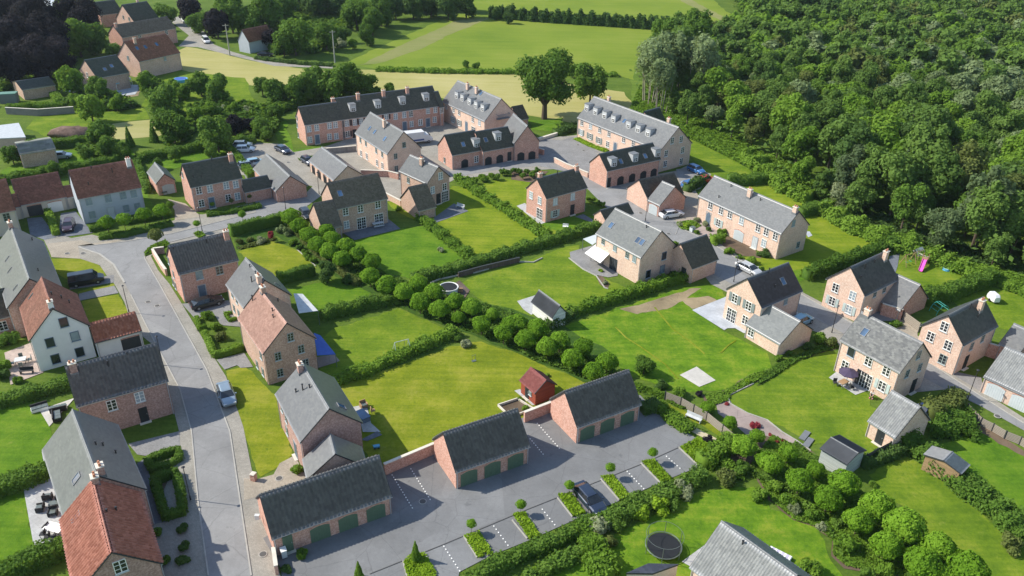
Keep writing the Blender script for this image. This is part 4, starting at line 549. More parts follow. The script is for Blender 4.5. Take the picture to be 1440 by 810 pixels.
{'name':'planting_bed','mat':'lawn_yellow','z':0.0468,'p':[(5.35,63.18),(6.71,63.44),(8.05,60.61),(6.75,60.07)]},
{'name':'planting_bed','mat':'lawn_yellow','z':0.0472,'p':[(10.12,66.05),(11.41,66.4),(12.85,63.33),(11.77,62.64)]},
{'name':'planting_bed','mat':'lawn_yellow','z':0.0476,'p':[(14.84,68.67),(16.24,69.07),(17.78,65.92),(16.48,65.38)]},
{'name':'planting_bed','mat':'lawn_yellow','z':0.048,'p':[(19.53,71.23),(21.86,73),(23.58,72.37),(24.76,71.18),(23.1,68.14),(21.16,68.08)]},
{'name':'planting_bed','mat':'lawn_yellow','z':0.0484,'p':[(-4.12,57.1),(-2.72,57.85),(-1.17,54.98),(-2.67,54.45)]},
{'name':'planting_bed','mat':'lawn_yellow','z':0.0488,'p':[(-9.65,53.74),(-9.06,54.69),(-7.79,54.86),(-6.42,52.46),(-6.56,51.83),(-9.03,51.76)]},
{'name':'planting_bed','mat':'cover_base','z':0.0492,'p':[(-54.5,123.7),(-54.4,124.8),(-53.2,124.5),(-52.5,123.2),(-53.1,122.4)]},
{'name':'planting_bed','mat':'cover_base','z':0.0496,'p':[(-47.9,127.7),(-47.6,129.1),(-46.1,128.4),(-45.5,127.2),(-46.8,126.6)]},
{'name':'planting_bed','mat':'cover_base','z':0.05,'p':[(-59.9,116.3),(-60,119.2),(-58.4,121.2),(-57.2,119.7),(-58.1,116.7),(-59.4,115.3)]},
{'name':'planting_bed','mat':'cover_base','z':0.0504,'p':[(-45.9,161.1),(-44,163.4),(-42.6,162.4),(-44.7,159.9)]},
{'name':'planting_bed','mat':'cover_base','z':0.0508,'p':[(10.4,85.48),(14.4,84.07),(18.64,81.96),(20.2,80.54),(21.59,78.45),(20.72,78.42),(19.25,80.14),(15.94,81.85),(12.95,83.24)]},
{'name':'planting_bed','mat':'cover_base','z':0.0512,'p':[(-45.8,119.2),(-40.8,123.7),(-40.2,122.5),(-42.5,120.1),(-45,118.5)]},
{'name':'planting_bed','mat':'cover_base','z':0.0516,'p':[(29.4,133.2),(32.3,134.6),(33.8,132.3),(31.4,129.9),(29.9,130.6)]},
{'name':'planting_bed','mat':'cover_base','z':0.052,'p':[(-29.9,122.2),(-19.5,110.9),(0.09,100.26),(5.14,95.62),(7.5,92.52),(10.46,89.6),(14.1,85.63),(13.02,84.02),(9.4,84.26),(6.06,86.5),(2.58,88.42),(0.19,91.32),(-10.97,97.76),(-16.71,102.56),(-26.2,110.9)]},
{'name':'planting_bed','mat':'cover_base','z':0.0524,'p':[(33.2,86.61),(35.95,88.98),(39.76,91.35),(42.89,93.52),(45.15,94.38),(45.1,93.17),(38.22,89.41),(34.39,85.86),(31.5,83.6)]},
{'name':'planting_bed','mat':'cover_base','z':0.0528,'p':[(24.35,81.44),(26.95,82.1),(30.97,85.72),(33.69,87.24),(33.31,85.82),(27.77,81.76),(26.99,80.27),(24.54,79.1)]},
{'name':'planting_bed','mat':'cover_base','z':0.0532,'p':[(-112.8,194.4),(-112.5,203.9),(-105,204.6),(-94,195.9),(-96.2,192.7),(-106.4,191.1)]},
{'name':'planting_bed','mat':'cover_base','z':0.0536,'p':[(-101.3,213.5),(-97.2,217.5),(-86.8,202.8),(-83.2,190.8),(-90.6,196.2)]},
{'name':'planting_bed','mat':'cover_base','z':0.054,'p':[(-81.3,193.9),(-76.4,198.9),(-65.5,198.2),(-61.4,184),(-64.6,175.9),(-73.5,180.4)]},
{'name':'planting_bed','mat':'cover_base','z':0.0544,'p':[(-93.2,162.2),(-90.5,167),(-83.5,165.2),(-81.9,159.7),(-88.4,157.7)]},
{'name':'planting_bed','mat':'cover_base','z':0.0548,'p':[(-64.7,195.2),(-61.1,198.6),(-55.4,181.8),(-55.8,172.8),(-59.2,176.3)]},
{'name':'planting_bed','mat':'cover_base','z':0.0552,'p':[(-88.2,190.4),(-83.4,193.7),(-73.8,179.1),(-72.7,170.4),(-79.1,173.6)]},
{'name':'planting_bed','mat':'cover_base','z':0.0556,'p':[(-208.6,334),(-173.8,338.8),(-142.5,280),(-125.1,214.9),(-135,205.3)]},
{'name':'planting_bed','mat':'cover_base','z':0.056,'p':[(-108.9,347.6),(-68.5,353.2),(-53.1,330.9),(-51.1,284.5),(-59.9,298.7),(-62.8,256.7),(-75.8,252.9),(-89.3,280.2)]},
{'name':'planting_bed','mat':'cover_base','z':0.0564,'p':[(-65.5,207.9),(-61.8,215.2),(-50.4,216.2),(-36.5,213.8),(-37.9,210.3),(-53,202.4),(-58.3,191.3)]},
{'name':'planting_bed','mat':'cover_base','z':0.0568,'p':[(22.71,71.1),(25.02,68.79),(25.53,65.97),(23.38,66.73),(22.51,68.12)]},
{'name':'planting_bed','mat':'cover_base','z':0.0572,'p':[(49.65,76.39),(51.97,77.61),(55.06,76.6),(53.22,74.61),(51.96,73.77),(49.44,73.94)]},
{'name':'planting_bed','mat':'cover_base','z':0.0576,'p':[(50.6,169.2),(54.1,165.7),(53.9,154.2),(57.3,145.2),(60.9,144.9),(61.2,152),(60.4,169.9)]},
{'name':'planting_bed','mat':'cover_base','z':0.058,'p':[(59.8,139.5),(69.6,125),(81.4,112.8),(85.5,120.4),(73.4,130.9),(66.4,146.7)]},
{'name':'planting_bed','mat':'cover_base','z':0.0584,'p':[(27.1,193.9),(39.5,183.9),(50.6,161.2),(56.4,165.9),(49.8,201.7),(35,227.7)]},
]
KERBS=[
{'name':'kerb','w':0.14,'h':0.115,'mat':'kerb_stone','z':0,'p':[(-56.37,102.79),(-48.92,91.85),(-40.62,79.98),(-36.34,72.07),(-31.85,61.38),(-27.42,51.63)]},
{'name':'kerb','w':0.14,'h':0.115,'mat':'kerb_stone','z':0,'p':[(-23.49,51.74),(-32,72.23),(-38.79,84.25),(-53.5,106.21),(-59.3,114.72),(-59.77,117.27),(-57.75,120.38),(-45.78,130.08),(-41.94,133.59)]},
{'name':'kerb','w':0.3,'h':0.125,'mat':'kerb_stone','z':0,'p':[(-58.86,106.38),(-62.99,112.04),(-66.88,115.59),(-71.49,117.96)]},
{'name':'kerb','w':0.13,'h':0.115,'mat':'kerb_stone','z':0,'p':[(-71.49,117.96),(-64.89,120.33),(-58.47,123.82),(-55.17,126.54),(-46.78,133.55)]},
{'name':'kerb','w':0.13,'h':0.115,'mat':'kerb_stone','z':0,'p':[(28.54,128.39),(29.68,131.42),(34.16,125.26),(37.82,118.49),(44.51,107.64),(49.55,98.98),(55.27,91.54),(59.43,82.44),(61.93,77.17)]},
{'name':'kerb','w':0.08,'h':0.105,'mat':'joint_dark','z':0,'p':[(2.09,60.97),(15.07,68.46),(19.36,71.23)]},
{'name':'kerb','w':0.08,'h':0.105,'mat':'joint_dark','z':0,'p':[(-12.61,52.24),(-6.31,55.89),(2.09,60.97)]},
{'name':'kerb','w':0.12,'h':0.185,'mat':'kerb_stone','z':0,'p':[(0.56,59.43),(2.08,57)]},
{'name':'kerb','w':0.12,'h':0.185,'mat':'kerb_stone','z':0,'p':[(5.27,62.74),(6.68,60.07)]},
{'name':'kerb','w':0.12,'h':0.185,'mat':'kerb_stone','z':0,'p':[(10.04,65.71),(11.69,62.61)]},
{'name':'kerb','w':0.12,'h':0.185,'mat':'kerb_stone','z':0,'p':[(14.71,68.43),(16.39,65.38)]},
{'name':'kerb','w':0.12,'h':0.185,'mat':'kerb_stone','z':0,'p':[(19.39,71.23),(21.12,68.07)]},
{'name':'kerb','w':0.12,'h':0.185,'mat':'kerb_stone','z':0,'p':[(-4.17,57.15),(-2.73,54.49)]},
{'name':'kerb','w':0.12,'h':0.185,'mat':'kerb_stone','z':0,'p':[(-7.78,54.78),(-6.37,52.46)]},
{'name':'kerb','w':0.12,'h':0.185,'mat':'kerb_stone','z':0,'p':[(-9.72,53.85),(-9.03,51.76)]},
{'name':'lawn_edging','w':0.12,'h':0.145,'mat':'kerb_stone','z':0,'p':[(31.1,84.03),(27.21,81.27),(27.12,79.76),(28.84,77.87),(30.9,76.62),(32.06,74.46),(33.34,72.91),(34.41,71.23)]},
{'name':'lawn_edging','w':0.15,'h':0.165,'mat':'kerb_stone','z':0,'p':[(9.26,118.2),(11.35,114.33),(13.28,112.22),(14.25,108.41),(14.77,108.06)]},
{'name':'lawn_edging','w':0.15,'h':0.225,'mat':'kerb_stone','z':0,'p':[(-12.57,108.48),(-11.32,109.81),(-8.34,111.26),(-5.75,112.39),(0.48,116.47),(3.37,116.27),(4.86,117.94)]},
{'name':'lawn_edging','w':0.12,'h':0.145,'mat':'kerb_stone','z':0,'p':[(-35.79,119.02),(-31.38,113.24)]},
{'name':'worn_strip','w':0.22,'h':0.075,'mat':'lawn_yellow','z':0,'p':[(14.79,97),(16,94.25),(17.7,92.07),(20.46,87.92),(21.57,84.75)]},
{'name':'worn_strip','w':0.22,'h':0.075,'mat':'lawn_yellow','z':0,'p':[(21.18,102.77),(22.86,96.88),(24.98,93.28),(26.18,90.69)]},
{'name':'worn_strip','w':0.22,'h':0.075,'mat':'lawn_yellow','z':0,'p':[(28.41,91),(29.78,92.82),(31.21,94.23)]},
]
DASHES=[[(-12.52, 65.79), (-9.56, 60.62)], [(-10.63, 66.82), (-7.87, 61.89)], [(-6.11, 55.98), (-4.16, 52.66)], [(-1.36, 58.77), (0.32, 55.91)], [(3.54, 61.25), (4.98, 58.74)], [(12.95, 67.23), (14.62, 64.21)], [(17.65, 69.87), (19.05, 67.56)], [(3.25, 75.15), (5.89, 70.39)], [(2.4, 72.31), (4.02, 69.36)], [(9.26, 102.11), (16.51, 106.01)]]
HEDGES=[
{'p':[(-11.5,151.5),(-3,139.1),(6.2,124.9)],'w':1.5,'h':1.2,'mat':'leaf_bright','loose':1,'label':'diagonal leafy hedge between the square brick house garden and the next lawn','name':'hedge','cat':'hedge'},
{'p':[(-17,132.4),(-11.8,124.4),(-6.8,116.7)],'w':1.4,'h':1.1,'mat':'leaf_bright','loose':1,'label':'leafy hedge with trunks showing between the two gardens left of centre','name':'hedge','cat':'hedge'},
{'p':[(-15.4,108.8),(-8,113.1),(-0.1,119.1),(8.4,125),(16.3,131.3)],'w':1.8,'h':1.4,'mat':'leaf_hedge','loose':0.6,'label':'long dark sided hedge across the middle, behind the round pool','name':'hedge','cat':'hedge'},
{'p':[(-26.96,97.26),(-22.58,99.83),(-16.59,102.79)],'w':1.5,'h':1.5,'mat':'leaf_hedge','loose':0.7,'label':'hedge beside the white roofed veranda, right of the pale pink roof','name':'hedge','cat':'hedge'},
{'p':[(-22,81.9),(-18.65,84.19),(-14.76,87.74),(-11.33,90.78),(-7.74,94.16)],'w':1.5,'h':1.1,'mat':'leaf_bright','loose':1,'label':'loose bushy hedge between the goal lawn and the big yellow lawn','name':'hedge','cat':'hedge'},
{'p':[(8.65,99.87),(13.8,103.38),(19.5,106.9),(27.5,112.1),(29.1,113.6)],'w':1.5,'h':1.3,'mat':'leaf_bright','loose':0.8,'label':'hedge running from the white shed to the black roofed garage','name':'hedge','cat':'hedge'},
{'p':[(46.5,112.8),(53.6,117.5),(61.3,122.3),(68.2,126.8)],'w':2,'h':1.8,'mat':'leaf_hedge','loose':0.6,'label':'thick hedge behind the house with the black ribbed roof','name':'hedge','cat':'hedge'},
{'p':[(52.9,137.8),(56.5,139.6),(60.5,141.5)],'w':2.2,'h':1.9,'mat':'leaf_hedge','loose':0.1,'label':'short dark clipped hedge touching the chimney end of the long semi','name':'hedge','cat':'hedge'},
{'p':[(43.1,153.5),(47.1,153.3),(51.6,154.8)],'w':2.2,'h':1.9,'mat':'leaf_hedge','loose':0.1,'label':'tall dark clipped hedge behind the long semi, next to the car park','name':'hedge','cat':'hedge'},
{'p':[(62.2,105.7),(66.5,107.6),(77,113.6)],'w':2.2,'h':2.2,'mat':'leaf_hedge','loose':0.3,'label':'tall clipped hedge casting dark shade on the green climbing frame','name':'hedge','cat':'hedge'},
{'p':[(76.5,115.5),(79.1,112.7),(83.2,106.2)],'w':5,'h':1.2,'mat':'leaf_bright','loose':0.4,'label':'broad low hedge along the wood at the right edge','name':'hedge','cat':'hedge'},
{'p':[(45.75,72.8),(47.55,69.83),(48.75,66.45),(50.75,62.08),(52.17,57.97)],'w':2.6,'h':1.5,'mat':'leaf_hedge','loose':1,'label':'broad leafy hedge from the wild corner down past the grey roofed wooden shed','name':'hedge','cat':'hedge'},
{'p':[(-3.6,51.19),(-0.71,53.35),(1.63,54.8),(5.12,56.69),(8.8,59.25)],'w':1.3,'h':1,'mat':'leaf_hedge','loose':0.7,'label':'hedge closing the lower side of the parking bays','name':'hedge','cat':'hedge'},
{'p':[(1.96,51.68),(5.01,53.86),(8.18,55.71)],'w':1.3,'h':0.9,'mat':'leaf_hedge','loose':1,'label':'short bushy hedge parallel to the parking hedge at the bottom','name':'hedge','cat':'hedge'},
{'p':[(-61.85,75.32),(-58.01,77.55),(-54.31,80.15)],'w':1.8,'h':1.3,'mat':'leaf_hedge','loose':0.6,'label':'hedge left of the black pantiled house chimney','name':'hedge','cat':'hedge'},
{'p':[(-53.43,60.89),(-50.23,63.09),(-48.54,65.33)],'w':2,'h':1.4,'mat':'leaf_hedge','loose':0.6,'label':'hedge at the top of the pale terrace with black armchairs','name':'hedge','cat':'hedge'},
{'p':[(-46.67,50.41),(-44.25,51.96),(-41.78,54.17)],'w':2,'h':1.5,'mat':'leaf_hedge','loose':0.6,'label':'hedge at the foot of the pale terrace, bottom left corner','name':'hedge','cat':'hedge'},
{'p':[(-69.6,121.5),(-65.9,122.7),(-62.5,125.4),(-59.6,127.5)],'w':1.9,'h':0.7,'mat':'leaf_hedge','loose':0.1,'label':'long rounded verge hedge in front of the pale grey house','name':'hedge','cat':'hedge'},
{'p':[(-55.1,131.7),(-51.1,133.3),(-47.4,135.7),(-46.6,136.2)],'w':1.7,'h':0.6,'mat':'leaf_hedge','loose':0.1,'label':'rounded verge hedge in front of the brick house with blue door','name':'hedge','cat':'hedge'},
{'p':[(-72.5,124.1),(-69.5,126.1)],'w':1.3,'h':0.9,'mat':'leaf_hedge','loose':0.1,'label':'left clipped hedge block before the pale grey house','name':'hedge','cat':'hedge'},
{'p':[(-68.2,127.3),(-64.9,129),(-61.2,131.4)],'w':1.3,'h':0.9,'mat':'leaf_hedge','loose':0.1,'label':'right clipped hedge before the pale grey house','name':'hedge','cat':'hedge'},
{'p':[(-86,134.9),(-82.1,129.5),(-77.1,122.1)],'w':1.1,'h':1,'mat':'leaf_bright','loose':0.3,'label':'hedge dividing the two blue shaded driveways','name':'hedge','cat':'hedge'},
{'p':[(-101.3,142.8),(-91.2,149.9),(-86,153.8),(-80.7,159.2)],'w':2.2,'h':1.6,'mat':'leaf_hedge','loose':0.4,'label':'long dark hedge behind the red tiled double garage','name':'hedge','cat':'hedge'},
{'p':[(-78.2,157.6),(-72,162.8),(-63.3,168.9),(-57.9,171.7)],'w':2.2,'h':1.6,'mat':'leaf_hedge','loose':0.5,'label':'long hedge behind the small slate garage and brick house','name':'hedge','cat':'hedge'},
{'p':[(-79.2,158.4),(-74.2,149.8),(-69.5,141.2)],'w':1.2,'h':1.2,'mat':'leaf_hedge','loose':0.3,'label':'hedge running toward the street beside the pale grey house gable','name':'hedge','cat':'hedge'},
{'p':[(-63.2,167.5),(-58.3,160.3),(-52.4,150.4)],'w':1.6,'h':1.2,'mat':'leaf_bright','loose':0.4,'label':'hedge at the left side of the small car park','name':'hedge','cat':'hedge'},
{'p':[(-48.2,123.7),(-45.7,126),(-43.5,127.3),(-40.7,129.6)],'w':1.4,'h':1.9,'mat':'leaf_hedge','loose':0,'label':'tall clipped hedge along the street behind the corner house garden','name':'hedge','cat':'hedge'},
{'p':[(-35.7,107.2),(-33.5,109),(-30.9,110.6)],'w':1.3,'h':1.8,'mat':'leaf_hedge','loose':0,'label':'tall clipped hedge on the far side of the yellow corner garden from the street','name':'hedge','cat':'hedge'},
{'p':[(-39.4,128.6),(-35.5,122.4),(-31.8,117),(-29.3,113.7),(-26.4,110.5),(-23.5,107.2)],'w':1,'h':0.9,'mat':'leaf_olive','loose':0.3,'label':'narrow grey green hedge running along the double row of ball trees','name':'hedge','cat':'hedge'},
{'p':[(-44.37,96.49),(-42.94,93.48),(-42.21,94.21)],'w':0.6,'h':0.7,'mat':'leaf_bright','loose':0.1,'label':'short clipped hedge beside the black car drive','name':'hedge','cat':'hedge'},
{'p':[(-41.82,92.39),(-38.71,87.09),(-37.01,88),(-35.66,89.34)],'w':0.8,'h':0.9,'mat':'leaf_bright','loose':0.1,'label':'L shaped clipped hedge round the small front garden with bushes','name':'hedge','cat':'hedge'},
{'p':[(-40.79,97.87),(-39.31,98.44),(-38.41,96.76),(-39.55,95.98),(-40.79,97.87)],'w':0.5,'h':0.5,'mat':'leaf_bright','loose':0.1,'label':'small square clipped hedge by the pink roofed house front','name':'hedge','cat':'hedge'},
{'p':[(-39.27,66.97),(-37.88,67.89),(-36.51,68.68),(-35.87,67.23),(-36.51,66.35),(-38.21,65.31),(-39.27,66.97)],'w':0.8,'h':0.7,'mat':'leaf_hedge','loose':0.1,'label':'square clipped hedge round pink gravel at the lower left street','name':'hedge','cat':'hedge'},
{'p':[(-37.13,63.56),(-35.36,64.85),(-33.95,62.34),(-32.52,59.22),(-34.07,58.56),(-37.13,63.56)],'w':0.9,'h':1,'mat':'leaf_hedge','loose':0.1,'label':'four sided clipped hedge round a dark bed at the lower left street','name':'hedge','cat':'hedge'},
{'p':[(14.1,179.1),(17.2,174.2),(20.5,170.8)],'w':1.6,'h':0.4,'mat':'leaf_lime','loose':0.1,'label':'low bright green hedge at the foot of the seven dormer house','name':'hedge','cat':'hedge'},
{'p':[(15.86,77.71),(17.91,78.49)],'w':1.8,'h':1.3,'mat':'leaf_dark','loose':0.3,'label':'dark clipped hedge at the end of the right pantiled garage','name':'hedge','cat':'hedge'},
{'p':[(-128.4,204.2),(-123,208.1)],'w':2.4,'h':2.2,'mat':'leaf_hedge','loose':0.1,'label':'dark clipped hedge wall by the teal shed at far left','name':'hedge','cat':'hedge'},
{'p':[(-122.5,208.1),(-114.3,197.3)],'w':2.2,'h':1.2,'mat':'leaf_bright','loose':0.1,'label':'sloping clipped hedge end at the far left','name':'hedge','cat':'hedge'},
{'p':[(-124.7,191.9),(-118.7,193.9),(-111.5,194.5)],'w':2,'h':1,'mat':'leaf_bright','loose':0.2,'label':'long bright hedge above the grey garden wall at far left','name':'hedge','cat':'hedge'},
{'p':[(-99.7,165.1),(-96.8,166.2),(-93.6,168.1)],'w':2.4,'h':1.8,'mat':'leaf_hedge','loose':0.1,'label':'clipped hedge in front of the earth mound at far left','name':'hedge','cat':'hedge'},
{'p':[(-10.8,322.9),(8.4,316.9),(32.3,311.6),(59.3,305.7)],'w':4,'h':3.5,'mat':'leaf_dark','loose':1,'label':'field hedgerow of shrubs between the two top meadows','name':'hedgerow','cat':'hedge'},
{'p':[(-41.3,237.4),(-22.4,236.7),(-0.5,237.9),(29.5,237.4)],'w':3,'h':0.8,'mat':'leaf_bright','loose':0.8,'label':'low hedge bank between the meadow and the hay field','name':'hedgerow','cat':'hedge'},
{'p':[(50.2,167.3),(52.1,163.2),(52.9,158),(53.3,152.1),(55.8,147.1),(57.2,144.7)],'w':4,'h':2,'mat':'leaf_bright','loose':1,'label':'wild bramble hedge at the foot of the wood beside the long semi','name':'hedge','cat':'hedge'},
{'p':[(58.4,139.4),(61,131.7),(65.2,126.1),(69.4,124.4)],'w':3.5,'h':2,'mat':'leaf_bright','loose':1,'label':'bramble edge of the wood above the slide garden','name':'hedge','cat':'hedge'},
{'p':[(63,126.8),(69.4,121.7),(75.4,114.4)],'w':3.5,'h':1.6,'mat':'leaf_bright','loose':1,'label':'green scrub edge behind the slide and shelters','name':'hedge','cat':'hedge'},
{'p':[(33.9,148.4),(35.6,150.3),(37.4,152.6),(38.8,154.2)],'w':1.6,'h':1.6,'mat':'leaf_dark','loose':0.6,'label':'leafy screen between the red car and the slate cross wing','name':'hedge','cat':'hedge'},
{'p':[(34.1,124.9),(36.5,126.4)],'w':1.4,'h':1.4,'mat':'leaf_bright','loose':0.6,'label':'bushy hedge at the garage arch of the long semi','name':'hedge','cat':'hedge'},
{'p':[(9.4,181.9),(12.3,184.3),(14.3,186.7)],'w':2.5,'h':1.2,'mat':'leaf_dark','loose':0.8,'label':'dark shrub border behind the big grey yard','name':'hedge','cat':'hedge'},
{'p':[(17.55,79),(19.51,76.31),(21.23,74.06)],'w':1.6,'h':0.8,'mat':'leaf_bright','loose':1,'label':'low shrubs beside the sandy footpath right of the garages','name':'hedge','cat':'hedge'},
{'p':[(50.33,77.54),(52.5,78.77),(56.11,81.43)],'w':2,'h':1.8,'mat':'leaf_olive','loose':1,'label':'yellowish wild hedge behind the dark blue car','name':'hedge','cat':'hedge'},
{'p':[(50.55,76.43),(51.79,75.64),(53.8,76.55),(55.32,76.05)],'w':4.5,'h':1.4,'mat':'leaf_hedge','loose':1,'label':'wild shrub mass at the corner below the dark blue car','name':'hedge','cat':'hedge'},
{'p':[(39.18,68.7),(41.12,69.65),(44.69,71.28)],'w':1.2,'h':1.1,'mat':'leaf_dark','loose':0.7,'label':'dark hedge along the slatted fence beside the black shed','name':'hedge','cat':'hedge'},
{'p':[(8.03,58.23),(8.25,56.39),(8.77,54.19),(9.62,52.31)],'w':2.2,'h':1.3,'mat':'leaf_bright','loose':1,'label':'shrub strip left of the trampoline','name':'hedge','cat':'hedge'},
{'p':[(-79.9,247.9),(-76.1,246),(-64.9,242.2),(-55,240.9)],'w':1.6,'h':0.8,'mat':'leaf_dark','loose':0.6,'label':'hedge beside the lane under the far oak trees','name':'hedge','cat':'hedge'},
{'p':[(8.89,100.16),(7.24,97.86),(4.65,96.07)],'w':1.5,'h':1.2,'mat':'leaf_dark','loose':0.7,'label':'dark hedge at the foot of the white shed','name':'hedge','cat':'hedge'},
{'p':[(8.98,58.77),(12.57,60.84),(16.58,63.22),(21.32,66.4)],'w':1.6,'h':1.1,'mat':'leaf_hedge','loose':1,'label':'dense shrubby hedge behind the right parking bays','name':'hedge','cat':'hedge'},
{'p':[(21.31,68.33),(23.67,70.18),(25.7,72.08)],'w':2,'h':1.2,'mat':'leaf_bright','loose':1,'label':'shrubs at the right end of the parking court','name':'hedge','cat':'hedge'},
]
